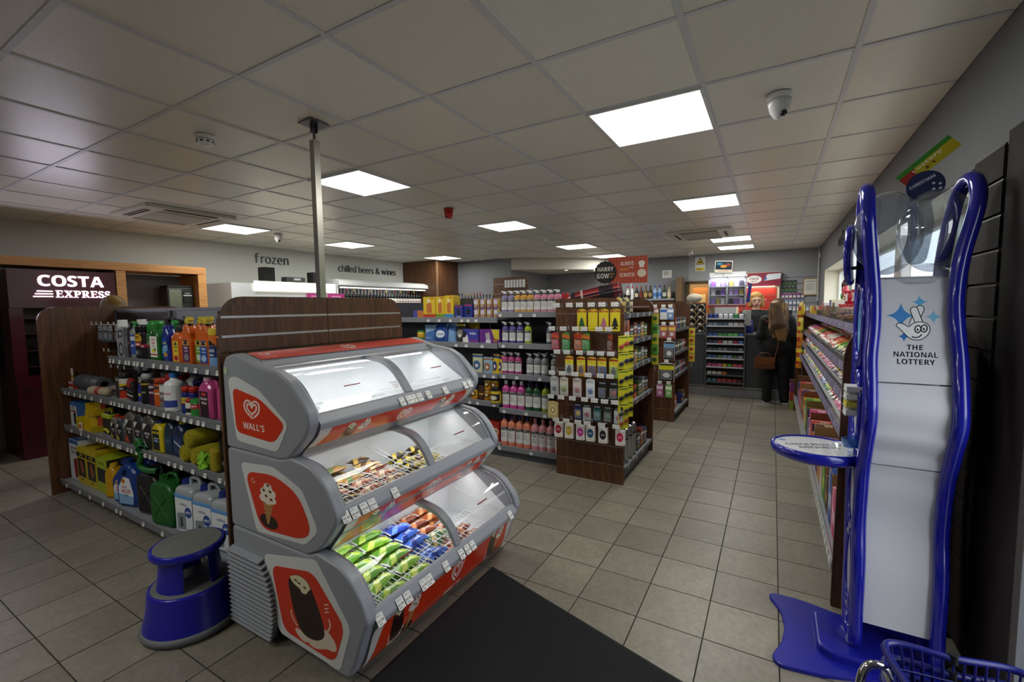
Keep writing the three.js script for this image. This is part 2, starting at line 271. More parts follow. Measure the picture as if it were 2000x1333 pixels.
{ // outdoors, seen through the ribbon window
  const g = struct('ground_outside', box(40, 0.1, 60), mat(0x8d8d88, 0.9), [21.1, -0.15, -8]);
  const leafM = [0x6f8a4a, 0x5b7a3c, 0x839a5c, 0x4c6a34].map((c) => mat(c, 0.8, { side: THREE.DoubleSide }));
  const leaf = new THREE.ShapeGeometry(roundPoly([[0, -0.07], [0.035, 0], [0, 0.07], [-0.035, 0]], 0.02), 2);
  [[6.5, -6.5, 1.5, 2.6], [7.5, -9.2, 1.7, 2.9], [8.5, -12.5, 1.9, 3.4], [9.5, -16.5, 2.2, 3.6], [11, -21, 2.5, 4.2]].forEach(([x, z, r, h], k) => {
    const t = thing('outdoor_tree', ['nearest', 'second nearest', 'middle', 'second farthest', 'farthest'][k] + ' leafy green tree outside the side window', 'tree', [x, -0.1, z], 0, 'trees outside the window');
    part(t, 'trunk', cyl(0.08, 0.13, h * 0.7, 10), mat(0x5d4d3d, 0.9), [0, h * 0.35, 0]);
    const c = new THREE.InstancedMesh(leaf, leafM[k % 4], 2600); c.name = 'foliage'; c.userData.kind = 'stuff'; shadow(c);
    const q = new THREE.Matrix4(), e = new THREE.Euler();
    for (let i = 0; i < 2600; i++) { const a = R() * 2 * PI, b = Math.acos(rr(-1, 1)), s = r * (0.5 + 0.5 * Math.sqrt(R())); e.set(R() * 6, R() * 6, R() * 6); q.compose(V3(s * Math.sin(b) * Math.cos(a), h * 0.62 + s * 0.85 * Math.cos(b), s * Math.sin(b) * Math.sin(a)), new THREE.Quaternion().setFromEuler(e), V3(2.4, 2.4, 2.4)); c.setMatrixAt(i, q); }
    t.add(c);
  });
}
{ // slat wall beside the camera on the right wall and its dark post
  const t = thing('slat_wall_panel', 'dark grooved slat wall panel on the right edge behind the lottery stand', 'slat wall', [0.72, 0, -2.49]);
  const mD = mDarkWood;
  part(t, 'backing', box(0.006, 2.06, 0.28), mBlack, [0.0145, 1.04, 0]);
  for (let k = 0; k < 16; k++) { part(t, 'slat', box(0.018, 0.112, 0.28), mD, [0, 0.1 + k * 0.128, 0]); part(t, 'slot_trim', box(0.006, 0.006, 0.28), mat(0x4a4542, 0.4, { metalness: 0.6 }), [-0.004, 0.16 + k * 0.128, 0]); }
  const p = thing('wooden_post', 'dark brown wooden post at the right edge of the picture', 'post', [0.728, 0, -2.21]);
  part(p, 'post', rbox(0.022, 2.12, 0.26, 0.004), mDarkWood, [0, 1.06, 0]);
  part(t, 'rear_board', box(0.03, 2.06, 0.03), mDarkWood, [0.004, 1.03, -0.155]);
}
// ================================================================ ice cream freezer
// a curved sheet: profile points (x, y) swept along z
function sheet(pts, z0, z1, n = 1) {
  const P = [], U = [], I = []; let L = 0;
  pts.forEach((p, i) => { if (i) L += Math.hypot(p[0] - pts[i - 1][0], p[1] - pts[i - 1][1]); for (let k = 0; k <= n; k++) { P.push(p[0], p[1], z0 + (z1 - z0) * k / n); U.push(k / n, L); } });
  for (let i = 0; i < U.length; i += 2) U[i + 1] = 1 - U[i + 1] / L;
  for (let i = 0; i + 1 < pts.length; i++) for (let k = 0; k < n; k++) { const a = i * (n + 1) + k, b = a + n + 1; I.push(a, b, a + 1, a + 1, b, b + 1); }
  const g = new THREE.BufferGeometry(); g.setAttribute('position', new THREE.Float32BufferAttribute(P, 3)); g.setAttribute('uv', new THREE.Float32BufferAttribute(U, 2)); g.setIndex(I); g.computeVertexNormals(); return g;
}
// polygon of a polyline with thickness t
function ribbon(pts, t) {
  const up = [], dn = [];
  pts.forEach((p, i) => { const a = pts[Math.max(0, i - 1)], b = pts[Math.min(pts.length - 1, i + 1)], l = Math.hypot(b[0] - a[0], b[1] - a[1]) || 1, nx = -(b[1] - a[1]) / l, ny = (b[0] - a[0]) / l; up.push([p[0] + nx * t / 2, p[1] + ny * t / 2]); dn.unshift([p[0] - nx * t / 2, p[1] - ny * t / 2]); });
  return shape(up.concat(dn));
}
function smooth(pts, n = 20) { return new THREE.SplineCurve(pts.map((p) => new THREE.Vector2(...p))).getPoints(n).map((p) => [p.x, p.y]); }
// a soft wrapper: pillow with pinched, crimped ends along x; lies in the xz plane, print on top
function pillow(w, d, t, bend = 0, n = 10, q = 6) {
  return memo(`pil${w},${d},${t},${bend}`, () => {
    const P = [], U = [], I = [];
    for (const s of [1, -1]) for (let i = 0; i <= n; i++) for (let j = 0; j <= q; j++) {
      const u = i / n * 2 - 1, v = j / q * 2 - 1, e = Math.abs(u) > 0.82 ? 0.06 : Math.pow(Math.max(0, 1 - Math.pow(u / 0.86, 4)), 0.6), h = t / 2 * e * Math.pow(Math.max(0, 1 - v * v), 0.45) + 0.0004;
      const wr = Math.sin(u * 9 + v * 4) * t * 0.05 * e;
      P.push(u * w / 2, s * (h + wr) + bend * (u * u) * w * 0.5, v * d / 2 * (Math.abs(u) > 0.82 ? 1.04 : 1)); U.push((u + 1) / 2, (1 - v) / 2);
    }
    const m = (n + 1) * (q + 1);
    for (let s = 0; s < 2; s++) for (let i = 0; i < n; i++) for (let j = 0; j < q; j++) { const a = s * m + i * (q + 1) + j, b = a + q + 1; s ? I.push(a, b, a + 1, a + 1, b, b + 1) : I.push(a, a + 1, b, a + 1, b + 1, b); }
    const g = new THREE.BufferGeometry(); g.setAttribute('position', new THREE.Float32BufferAttribute(P, 3)); g.setAttribute('uv', new THREE.Float32BufferAttribute(U, 2)); g.setIndex(I); g.computeVertexNormals(); return g;
  });
}
const printed = (geo, c) => memo('pc' + geo.uuid + c.u0 + ',' + c.v0 + ',' + atlases.indexOf(c.a), () => toCell(geo, c));

function heart(g, cx, cy, s, col, wd) { // double ribbon heart
  g.save(); g.translate(cx, cy); g.scale(s, s); g.strokeStyle = col; g.lineWidth = wd; g.lineCap = 'round'; g.lineJoin = 'round';
  g.beginPath(); g.moveTo(0.05, 0.95); g.bezierCurveTo(-0.7, 0.55, -1.05, 0.1, -0.95, -0.4); g.bezierCurveTo(-0.85, -0.95, -0.2, -0.98, 0.02, -0.5); g.bezierCurveTo(0.2, -0.98, 0.9, -0.95, 0.97, -0.38); g.bezierCurveTo(1.0, 0.15, 0.75, 0.5, 0.3, 0.8); g.stroke();
  g.beginPath(); g.moveTo(0.05, 0.58); g.bezierCurveTo(-0.45, 0.3, -0.66, 0.02, -0.6, -0.3); g.bezierCurveTo(-0.5, -0.62, -0.12, -0.55, 0.02, -0.12); g.bezierCurveTo(0.15, -0.58, 0.58, -0.6, 0.62, -0.26); g.bezierCurveTo(0.62, 0.05, 0.45, 0.25, 0.12, 0.42); g.stroke(); g.restore();
}
function choc(g, x, y, s, rot) { // bitten chocolate bar on a cream splash
  g.save(); g.translate(x, y); g.rotate(rot); g.scale(s, s);
  g.fillStyle = '#e6d3c2'; g.beginPath(); g.moveTo(-0.5, 0.7); g.bezierCurveTo(-0.9, 0.5, -0.6, 1.2, -0.3, 1.05); g.bezierCurveTo(-0.1, 1.35, 0.3, 1.1, 0.45, 1.15); g.bezierCurveTo(0.95, 1.3, 0.8, 0.7, 0.55, 0.55); g.closePath(); g.fill();
  g.fillStyle = '#2a1712'; g.beginPath(); g.moveTo(-0.46, -0.55); g.bezierCurveTo(-0.46, -1.2, 0.46, -1.2, 0.46, -0.55); g.bezierCurveTo(0.54, 0, 0.54, 0.4, 0.48, 0.62); g.bezierCurveTo(0.4, 1.05, -0.4, 1.05, -0.48, 0.62); g.bezierCurveTo(-0.54, 0.4, -0.54, 0, -0.46, -0.55); g.closePath(); g.fill();
  g.fillStyle = '#e9dcb4'; g.beginPath(); g.moveTo(-0.3, -0.95); g.bezierCurveTo(-0.2, -0.6, 0.0, -0.72, 0.02, -0.5); g.bezierCurveTo(0.2, -0.35, 0.3, -0.62, 0.42, -0.62); g.bezierCurveTo(0.4, -1.05, -0.05, -1.1, -0.3, -0.95); g.fill(); g.fillStyle = '#3a2118'; for (const [x, y] of [[0.02, -0.78], [0.2, -0.66], [-0.08, -0.86]]) { g.beginPath(); g.ellipse(x, y, 0.06, 0.03, 0.5, 0, 7); g.fill(); } g.strokeStyle = '#e6d3c2'; g.lineWidth = 0.05; g.beginPath(); g.moveTo(-0.55, 0.6); g.quadraticCurveTo(-0.75, 0.3, -0.62, 0.1); g.moveTo(0.6, 0.6); g.quadraticCurveTo(0.85, 0.4, 0.78, 0.2); g.stroke(); g.restore();
}
function cone(g, x, y, s, rot) {
  g.save(); g.translate(x, y); g.rotate(rot); g.scale(s, s);
  O(g, '#2c1812', 0.05, 0.95, 0.55, 0.35); poly(g, '#c08a4c', [[-0.33, -0.05], [0.33, -0.05], [0.05, 1.1], [-0.05, 1.1]]);
  g.strokeStyle = '#8f5f2c'; g.lineWidth = 0.03; for (let k = 0; k < 5; k++) { g.beginPath(); g.moveTo(-0.3 + k * 0.06, 0.1 + k * 0.2); g.lineTo(0.3 - k * 0.05, 0.02 + k * 0.16); g.stroke(); }
  for (const [a, b, r] of [[-0.28, -0.15, 0.24], [0.26, -0.18, 0.24], [0, -0.1, 0.26], [-0.2, -0.48, 0.26], [0.22, -0.5, 0.26], [0, -0.75, 0.26], [0, -0.4, 0.22]]) O(g, '#f2e6d6', a, b, r, r * 0.8);
  for (const [a, b] of [[-0.1, -0.3], [0.14, -0.58], [-0.25, -0.55], [0.2, -0.2], [0, -0.86]]) O(g, '#6d4026', a, b, 0.09, 0.07); g.restore();
}
const RED = '#da3614';
const capT1 = cell('capT1', 300, 240, (g, w, h) => { F(g, RED, 0, 0, w, h); heart(g, 118, 92, 48, '#f3e6df', 0.2); T(g, "WALL'S", 124, 182, 46, '#f6ece6', { sx: 0.85 }); });
const capT2 = cell('capT2', 300, 240, (g, w, h) => { F(g, RED, 0, 0, w, h); cone(g, 105, 120, 84, 0.05); g.strokeStyle = '#f3dcd2'; g.lineWidth = 3; g.beginPath(); g.arc(35, 45, 9, 0, 5); g.stroke(); });
const capT3 = cell('capT3', 300, 300, (g, w, h) => { F(g, RED, 0, 0, w, h); choc(g, 148, 150, 118, -0.3); g.strokeStyle = '#f3dcd2'; g.lineWidth = 4; for (const a of [0, 1, 2]) { g.beginPath(); g.moveTo(228, 100 + a * 14); g.lineTo(246, 90 + a * 14); g.stroke(); } });
function fascia(key, items) { return cell(key, 1000, 150, (g, w, h) => { F(g, '#dcd8d2', 0, 0, w, h); poly(g, RED, [[60, 0], [940, 0], [985, h], [20, h]]); for (const [k, x, s] of items) { if (k === 'h') { heart(g, x, 52, s, '#f3e6df', 0.2); T(g, "WALL'S", x, 125, 34, '#f6ece6'); } else if (k === 'm') choc(g, x, 70, s, -0.25); else cone(g, x, 62, s, 0.2); } }); }
const fas = [fascia('f1', [['m', 170, 58], ['c', 235, 56], ['h', 480, 38], ['m', 760, 58], ['c', 820, 56]]), fascia('f2', [['m', 160, 58], ['c', 230, 56], ['h', 520, 38], ['m', 800, 58], ['c', 860, 56]]), fascia('f3', [['m', 140, 62], ['c', 225, 62], ['h', 520, 42], ['m', 820, 60], ['c', 880, 60]])];
const topDecal = cell('ftop', 900, 110, (g, w, h) => { F(g, RED, 0, 0, w, h); heart(g, 440, 48, 34, '#f3e6df', 0.2); g.strokeStyle = '#e8d8d0'; g.lineWidth = 7; g.beginPath(); g.arc(50, 38, 15, 0, PI); g.moveTo(35, 38); g.lineTo(35, 22); g.moveTo(65, 38); g.lineTo(65, 22); g.stroke(); T(g, 'Unilever', 50, 76, 16, '#e8d8d0', { w: 'normal' }); });
const lidText = cell('lidtext', 120, 90, (g, w, h) => { F(g, '#e6e6e6', 0, 0, w, h); T(g, 'PLEASE', 60, 18, 24, '#a8323a', { w: 'normal' }); T(g, 'CLOSE', 60, 45, 24, '#a8323a', { w: 'normal' }); T(g, 'LIDS', 60, 72, 24, '#a8323a', { w: 'normal' }); });
const mFz = mat(0x9b9ea6, 0.4), mFzD = mat(0x868a92, 0.42), mLiner = mat(0xeef1f2, 0.5), mLidFrame = mat(0x8d9097, 0.35);
const FZ = thing('ice_cream_freezer', 'grey and red three-tier ice cream display freezer with curved glass lids', 'freezer', [-1.78, 0, -1.725]);
const tiers = [
  { cap: [[-0.435, 0.872], [-0.435, 1.25], [-0.41, 1.3], [-0.33, 1.318], [-0.21, 1.285], [-0.15, 1.268], [-0.02, 1.252], [0.06, 1.212], [0.122, 1.154], [0.178, 1.09], [0.183, 1.045], [0.15, 0.985], [0.034, 0.885], [-0.03, 0.872]],
    lid: [[-0.15, 1.248], [-0.03, 1.234], [0.05, 1.193], [0.105, 1.135], [0.15, 1.075]], liner: [[-0.17, 1.235], [-0.36, 1.21], [-0.36, 0.95], [0.0, 0.935], [0.135, 1.045]], rail: [0.15, 1.05], fascia: [[0.172, 1.018], [0.14, 0.972], [0.03, 0.885]], body: [[-0.43, 0.875], [-0.43, 1.24], [-0.38, 1.24], [-0.38, 0.92], [0.005, 0.92], [0.15, 1.04], [0.172, 1.02], [0.14, 0.97], [0.03, 0.878]] },
  { cap: [[-0.435, 0.492], [-0.435, 0.87], [-0.03, 0.872], [0.043, 0.892], [0.16, 0.875], [0.225, 0.84], [0.275, 0.79], [0.325, 0.705], [0.32, 0.665], [0.29, 0.62], [0.217, 0.535], [0.13, 0.492]],
    lid: [[0.03, 0.875], [0.15, 0.858], [0.215, 0.82], [0.258, 0.768], [0.292, 0.71]], liner: [[0.02, 0.86], [-0.2, 0.84], [-0.2, 0.575], [0.15, 0.56], [0.28, 0.668]], rail: [0.292, 0.686], fascia: [[0.314, 0.65], [0.285, 0.605], [0.205, 0.51]], body: [[-0.43, 0.495], [-0.43, 0.868], [-0.22, 0.868], [-0.22, 0.56], [0.155, 0.545], [0.295, 0.66], [0.312, 0.65], [0.285, 0.6], [0.2, 0.5]] },
  { cap: [[-0.42, 0.03], [-0.435, 0.49], [0.13, 0.492], [0.19, 0.517], [0.32, 0.495], [0.38, 0.46], [0.45, 0.385], [0.477, 0.308], [0.447, 0.245], [0.40, 0.12], [0.36, 0.04], [0.25, 0.04], [0.08, 0.1], [-0.1, 0.1], [-0.2, 0.03]],
    lid: [[0.17, 0.503], [0.3, 0.48], [0.365, 0.445], [0.41, 0.395], [0.445, 0.33]], liner: [[0.15, 0.49], [-0.05, 0.47], [-0.05, 0.175], [0.3, 0.16], [0.425, 0.28]], rail: [0.443, 0.297], fascia: [[0.466, 0.262], [0.44, 0.225], [0.395, 0.1], [0.36, 0.045]], body: [[-0.41, 0.06], [-0.43, 0.49], [-0.07, 0.49], [-0.07, 0.16], [0.305, 0.145], [0.43, 0.27], [0.464, 0.262], [0.438, 0.225], [0.39, 0.09], [0.355, 0.045]] },
];
const decals = [
  { w: [[-0.39, 1.2], [-0.33, 1.215], [-0.15, 1.165], [0.05, 1.035], [-0.035, 0.905], [-0.345, 0.915]], r: [[-0.355, 1.162], [-0.145, 1.127], [0.03, 1.03], [-0.055, 0.942], [-0.34, 0.955]], rad: 0.04, c: capT1 },
  { w: [[-0.325, 0.815], [-0.08, 0.835], [0.12, 0.77], [0.215, 0.615], [0.125, 0.535], [-0.225, 0.51]], r: [[-0.295, 0.778], [-0.07, 0.8], [0.095, 0.745], [0.175, 0.605], [0.105, 0.553], [-0.19, 0.532]], rad: 0.07, c: capT2 },
  { w: [[-0.18, 0.415], [0.19, 0.49], [0.385, 0.26], [0.31, 0.055], [-0.09, 0.075]], r: [[-0.125, 0.378], [0.165, 0.43], [0.35, 0.255], [0.28, 0.08], [-0.055, 0.1]], rad: 0.05, c: capT3 },
];
function printShape(s, depth, c) { // extruded sticker whose print spans its bounding box
  const g = extr(s, depth, 0, 1, 8); g.computeBoundingBox(); const b = g.boundingBox, p = g.attributes.position, uv = g.attributes.uv;
  for (let i = 0; i < uv.count; i++) uv.setXY(i, c.u0 + (p.getX(i) - b.min.x) / (b.max.x - b.min.x) * (c.u1 - c.u0), c.v0 + (p.getY(i) - b.min.y) / (b.max.y - b.min.y) * (c.v1 - c.v0)); return g;
}
const tagZ = [[-1.646, -1.694, -1.732, -1.775, -1.844, -1.989, -2.18, -2.227], [-1.165, -1.21, -1.26, -1.303, -1.436], [-1.185, -1.296, -1.34, -1.44, -1.48, -1.599, -1.721, -1.77, -1.815, -2.199]];
tiers.forEach((t, k) => {
  for (const s of [1, -1]) {
    const c = part(FZ, 'end_cap', extrZ(roundPoly(t.cap, 0.022), s * 0.55, s * 0.605, 0.012, 3), mFz);
    if (s > 0) { part(c, 'decal_border', extr(roundPoly(decals[k].w, 0.03), 0.002), mat(0xdedfdf, 0.4), [0, 0, 0.6045]); part(c, 'decal', printShape(roundPoly(decals[k].r, decals[k].rad), 0.001, decals[k].c), decals[k].c.a.mat(0.3), [0, 0, 0.6065]); }
  }
  part(FZ, 'tier_body', extrZ(shape(t.body), -0.55, 0.55), mFzD);
  part(FZ, 'liner', extrZ(ribbon(t.liner, 0.008), -0.548, 0.548), mLiner);
  for (const s of [1, -1]) part(FZ, 'liner_end', extrZ(shape(t.liner), s * 0.546, s * 0.55), mLiner);
  // front rail with price tags
  const [rx, ry] = t.rail, rail = part(FZ, 'front_rail', extrZ(roundPoly([[rx - 0.012, ry + 0.03], [rx + 0.006, ry + 0.03], [rx + 0.035, ry - 0.012], [rx + 0.028, ry - 0.04], [rx, ry - 0.015]], 0.008), -0.551, 0.551), mFz);
  for (const z of tagZ[k]) part(rail, 'price_tag', memo('ftag' + k, () => print(tagCell[k], 0.038, 0.046)), tagCell[k].a.mat(), [rx + 0.0345, ry - 0.003, z + 1.725], [0, PI / 2, 0]).rotation.set(-0.62, PI / 2, 0, 'YXZ');
  const rearY = t.lid[0][1], rearX = t.lid[0][0];
  part(FZ, 'rear_rail', extrZ(roundPoly([[rearX - 0.04, rearY - 0.012], [rearX - 0.04, rearY + 0.012], [rearX, rearY + 0.01], [rearX, rearY - 0.012]], 0.005), -0.551, 0.551), mAlu);
  // fascia: printed sheet
  const fg = sheet(smooth(t.fascia, 8).map((p) => [p[0] + 0.0025, p[1] - 0.0012]), 0.548, -0.548, 4), uv = fg.attributes.uv;
  for (let i = 0; i < uv.count; i++) uv.setXY(i, fas[k].u0 + uv.getX(i) * (fas[k].u1 - fas[k].u0), fas[k].v0 + uv.getY(i) * (fas[k].v1 - fas[k].v0));
  part(FZ, 'fascia', fg, fas[k].a.mat(0.22));
  // two sliding lids
  const arc = smooth(t.lid, 14);
  for (const s of [1, -1]) {
    const off = s > 0 ? -0.006 : 0.004, A = arc.map((p) => [p[0] + off * 0.5, p[1] + off]);
    const lid = part(FZ, 'lid', extrZ(ribbon(A, 0.012), s > 0 ? 0.0 : -0.028, s > 0 ? 0.014 : 0.016), mLidFrame);
    part(lid, 'lid_frame', extrZ(ribbon(A, 0.012), s * 0.53, s * 0.548), mLidFrame);
    part(lid, 'glass', sheet(A, s > 0 ? 0.014 : -0.53, s > 0 ? 0.53 : -0.028), mClear);
    const m0 = A[9];
    part(lid, 'handle_mark', box(0.006, 0.004, 0.09), mat(0x8a2a30, 0.5), [m0[0] + 0.003, m0[1] + 0.004, s * 0.3]);
    if (s > 0) { const p = A[11], q = A[13], ang = Math.atan2(p[1] - q[1], q[0] - p[0]); const o = part(lid, 'lid_notice', print(lidText, 0.075, 0.056), new THREE.MeshStandardMaterial({ color: 0xa8323a, roughness: 0.5, alphaMap: noticeAlpha(), alphaTest: 0.5, side: THREE.DoubleSide }), [p[0] + 0.003, p[1] + 0.003, 0.055]); o.geometry = new THREE.PlaneGeometry(0.075, 0.05); o.rotation.set(ang - PI / 2, PI / 2, 0, 'YXZ'); }
  }
  // strip lamp under the rear rail
  part(FZ, 'strip_lamp', box(0.014, 0.01, 1.0), mat(0xffffff, 0.5, { emissive: 0xffffff, emissiveIntensity: 2.5 }), [rearX - 0.05, rearY - 0.024, 0]);
  const X = FZ.position.x + rearX - 0.05, Y = rearY - 0.032; areaLight(X, Y, FZ.position.z, 1.0, 0.03, [13, 9, 9][k], 0xfdfdff, [X + 0.12, Y - 0.25, FZ.position.z]);
  // wire baskets
  const [fx, fy] = t.liner[4], [bx, by] = t.liner[3], wires = [];
  for (const s of [1, -1]) {
    wires.length = 0; const z0 = s > 0 ? 0.015 : -0.535, z1 = s > 0 ? 0.535 : -0.015;
    const F0 = [fx - 0.012, fy - 0.002], F1 = [fx - 0.21, fy + 0.022];
    for (let z = z0; z <= z1 + 1e-4; z += 0.03) wires.push(bar([...F0, z], [...F1, z], 0.0021, 5), bar([...F0, z], [bx - 0.02, by + 0.012, z], 0.0016, 4));
    for (const q of [0, 0.33, 0.66, 1]) wires.push(bar([F0[0] + (F1[0] - F0[0]) * q, F0[1] + (F1[1] - F0[1]) * q, z0], [F0[0] + (F1[0] - F0[0]) * q, F0[1] + (F1[1] - F0[1]) * q, z1], 0.0026, 5));
    for (const zz of [z0, z1]) wires.push(bar([...F1, zz], [t.liner[2][0] + 0.03, F1[1] + 0.06, zz], 0.0022, 5), bar([bx, by + 0.05, zz], [t.liner[2][0] + 0.03, by + 0.05, zz], 0.0018, 5));
    part(FZ, 'wire_basket', merge(wires), mat(0xe9ecec, 0.35));
  }
});
var noticeTex; function noticeAlpha() { if (!noticeTex) { const c = document.createElement('canvas'); c.width = 128; c.height = 88; const g = c.getContext('2d'); F(g, '#000', 0, 0, 128, 88); ['PLEASE', 'CLOSE', 'LIDS'].forEach((s, i) => T(g, s, 64, 18 + i * 26, 24, '#fff', { w: 'normal' })); noticeTex = new THREE.CanvasTexture(c); } return noticeTex; }
{ // top cover
  const top = part(FZ, 'top_cover', extrZ(roundPoly([[-0.33, 1.22], [-0.33, 1.312], [-0.2, 1.285], [-0.185, 1.24]], 0.01), -0.552, 0.552), mFz);
  const tg = sheet([[-0.325, 1.314], [-0.205, 1.289]], 0.55, -0.55), uv = tg.attributes.uv; for (let i = 0; i < uv.count; i++) uv.setXY(i, topDecal.u0 + uv.getX(i) * (topDecal.u1 - topDecal.u0), topDecal.v0 + uv.getY(i) * (topDecal.v1 - topDecal.v0)); part(top, 'top_decal', tg, topDecal.a.mat(0.25), [0, 0.001, 0]);
  part(FZ, 'rating_plate', box(0.03, 0.032, 0.002), mat(0xb9c9a6, 0.5), [-0.405, 1.235, 0.606]);
  // ventilation grille of single louvres on the near end
  for (let i = 0; i < 17; i++) { const y = 0.04 + i * 0.0215, x1 = -0.27 + 0.17 * Math.sqrt(Math.max(0, 1 - ((y - 0.17) / 0.25) ** 2)); part(FZ, 'louvre', rbox(x1 + 0.44, 0.007, 0.04, 0.003, 2), mFz, [(x1 - 0.44) / 2, y, 0.616], [0.3, 0, 0]); }
  part(FZ, 'kick_plate', box(0.7, 0.05, 1.06), mat(0x5c5f64, 0.6), [-0.03, 0.034, 0]);
  for (const sx of [-0.3, 0.26]) for (const s of [1, -1]) part(FZ, 'foot', cyl(0.02, 0.024, 0.03, 12), mBlack, [sx, 0.015, s * 0.45]);
}
// ---- contents
function packCell(key, base, accent, txt, tc = '#fff') { return cell('pk' + key, 96, 44, (g, w, h) => { F(g, base, 0, 0, w, h); poly(g, accent, [[8, 44], [40, 0], [62, 0], [30, 44]]); O(g, accent, 76, 22, 13, 15); T(g, txt, 50, 22, 17, tc); F(g, '#ddd', 0, 0, 5, h); F(g, '#ddd', w - 5, 0, 5, h); }); }
// rows of wrappers from the front of the basket to the back, in layers
function fill(kinds, name, label, w, d, th, x0, x1, z0, z1, y0, rise, layers = 2) {
  const nx = Math.max(1, Math.floor((x1 - x0) / (d * 1.04)) + 1), nz = Math.max(1, Math.floor(Math.abs(z1 - z0) / w + 0.12));
  for (let l = 0; l < layers; l++) for (let i = 0; i < nx; i++) for (let j = 0; j < nz; j++) {
    if (l && R() < 0.2) continue;
    const c = pick(kinds), f = nx > 1 ? i / (nx - 1) : 0.5, x = x1 + (x0 - x1) * f + rr(-0.002, 0.002), z = z0 + (z1 - z0) * (j + 0.5) / nz + rr(-0.004, 0.004);
    const o = single(name, printed(pillow(w, d, th, 0), c), c.a.mat(0.3), `${label}, row ${['one', 'two', 'three', 'four', 'five', 'six', 'seven', 'eight'][i]}, ${ord(j + 1)} along, ${['bottom', 'middle', 'top'][layers === 2 && l ? 2 : l]} layer`, 'ice cream', [-1.78 + x, y0 + rise * (1 - f) + l * th * 1.06, -1.725 + z], [0, 0, 0], name.replace(/_/g, ' ') + ' wrappers in the freezer');
    o.rotation.set(rr(-0.05, 0.05), PI / 2 + rr(-0.16, 0.16) + (l ? rr(-0.1, 0.1) : 0), rr(-0.04, 0.04), 'YXZ');
  }
}
{
  const gold = [packCell('mag1', '#3a2415', '#c9a24a', 'M', '#e8cf8a'), packCell('mag2', '#c8a765', '#5a3a20', 'M', '#3a2415'), packCell('mag3', '#8d4a2a', '#e3c98e', 'M', '#fff'), packCell('mag4', '#b98a4a', '#6a8a4a', 'M', '#3a2415')], pinkish = [packCell('cor1', '#b4694a', '#f0d6b0', 'c')];
  fill(gold.concat(pinkish), 'chocolate_ice_cream', 'brown gold ice cream in the middle tier', 0.14, 0.058, 0.03, -0.1, 0.22, 0.51, 0.05, 0.645, -0.055, 3);
  fill([packCell('far1', '#2b1d18', '#d8c23c', 'X'), packCell('far2', '#d9c53f', '#3a2415', 'X', '#3a2415')], 'yellow_brown_ice_cream', 'yellow brown ice cream in the middle tier', 0.13, 0.055, 0.03, -0.06, 0.21, -0.04, -0.32, 0.64, -0.05, 2);
  fill([packCell('gr1', '#7fb52f', '#cfe05a', 'fruit', '#f4f9d8'), packCell('gr2', '#5f9a26', '#b7d64a', 'fruit', '#f4f9d8')], 'green_ice_lolly', 'bright green ice lolly in the bottom tier', 0.16, 0.062, 0.036, 0.02, 0.36, 0.45, 0.11, 0.275, -0.08, 3);
  fill([packCell('bl1', '#2c55c8', '#6fa0ee', 'ice', '#e9f0ff'), packCell('bl2', '#3a6fd6', '#1d3c9e', 'ice', '#e9f0ff')], 'blue_ice_lolly', 'blue ice lolly in the bottom tier', 0.14, 0.06, 0.036, 0.02, 0.34, 0.11, -0.03, 0.28, -0.08, 3);
  fill([packCell('pk1', '#d06a80', '#f4c9d0', 'mini'), packCell('pk2', '#4a6ab0', '#d05a4a', 'mini')], 'pink_ice_lolly', 'pink and blue lolly in the bottom tier', 0.11, 0.05, 0.026, 0.2, 0.36, 0.5, 0.4, 0.22, -0.02, 1);
  fill([packCell('or1', '#c8642a', '#f0b070', 'choc'), packCell('or2', '#8a3c20', '#e08a4a', 'choc'), packCell('or3', '#3a7a3a', '#e0d08a', 'choc')], 'orange_ice_cream', 'orange brown ice cream in the bottom tier', 0.14, 0.06, 0.034, 0.0, 0.36, -0.04, -0.32, 0.27, -0.06, 2);
  fill([packCell('t1', '#d9d3c0', '#5c7fb8', 'ice', '#333')], 'pale_ice_lolly', 'pale blue lolly in the top tier', 0.12, 0.05, 0.024, 0.0, 0.07, 0.35, 0.04, 0.965, 0.01, 1);
  fill([packCell('t2', '#d9a36a', '#8a2c2a', 'ice')], 'amber_ice_lolly', 'amber red lolly in the top tier', 0.12, 0.05, 0.024, 0.0, 0.07, -0.08, -0.3, 0.965, 0.02, 1);
}
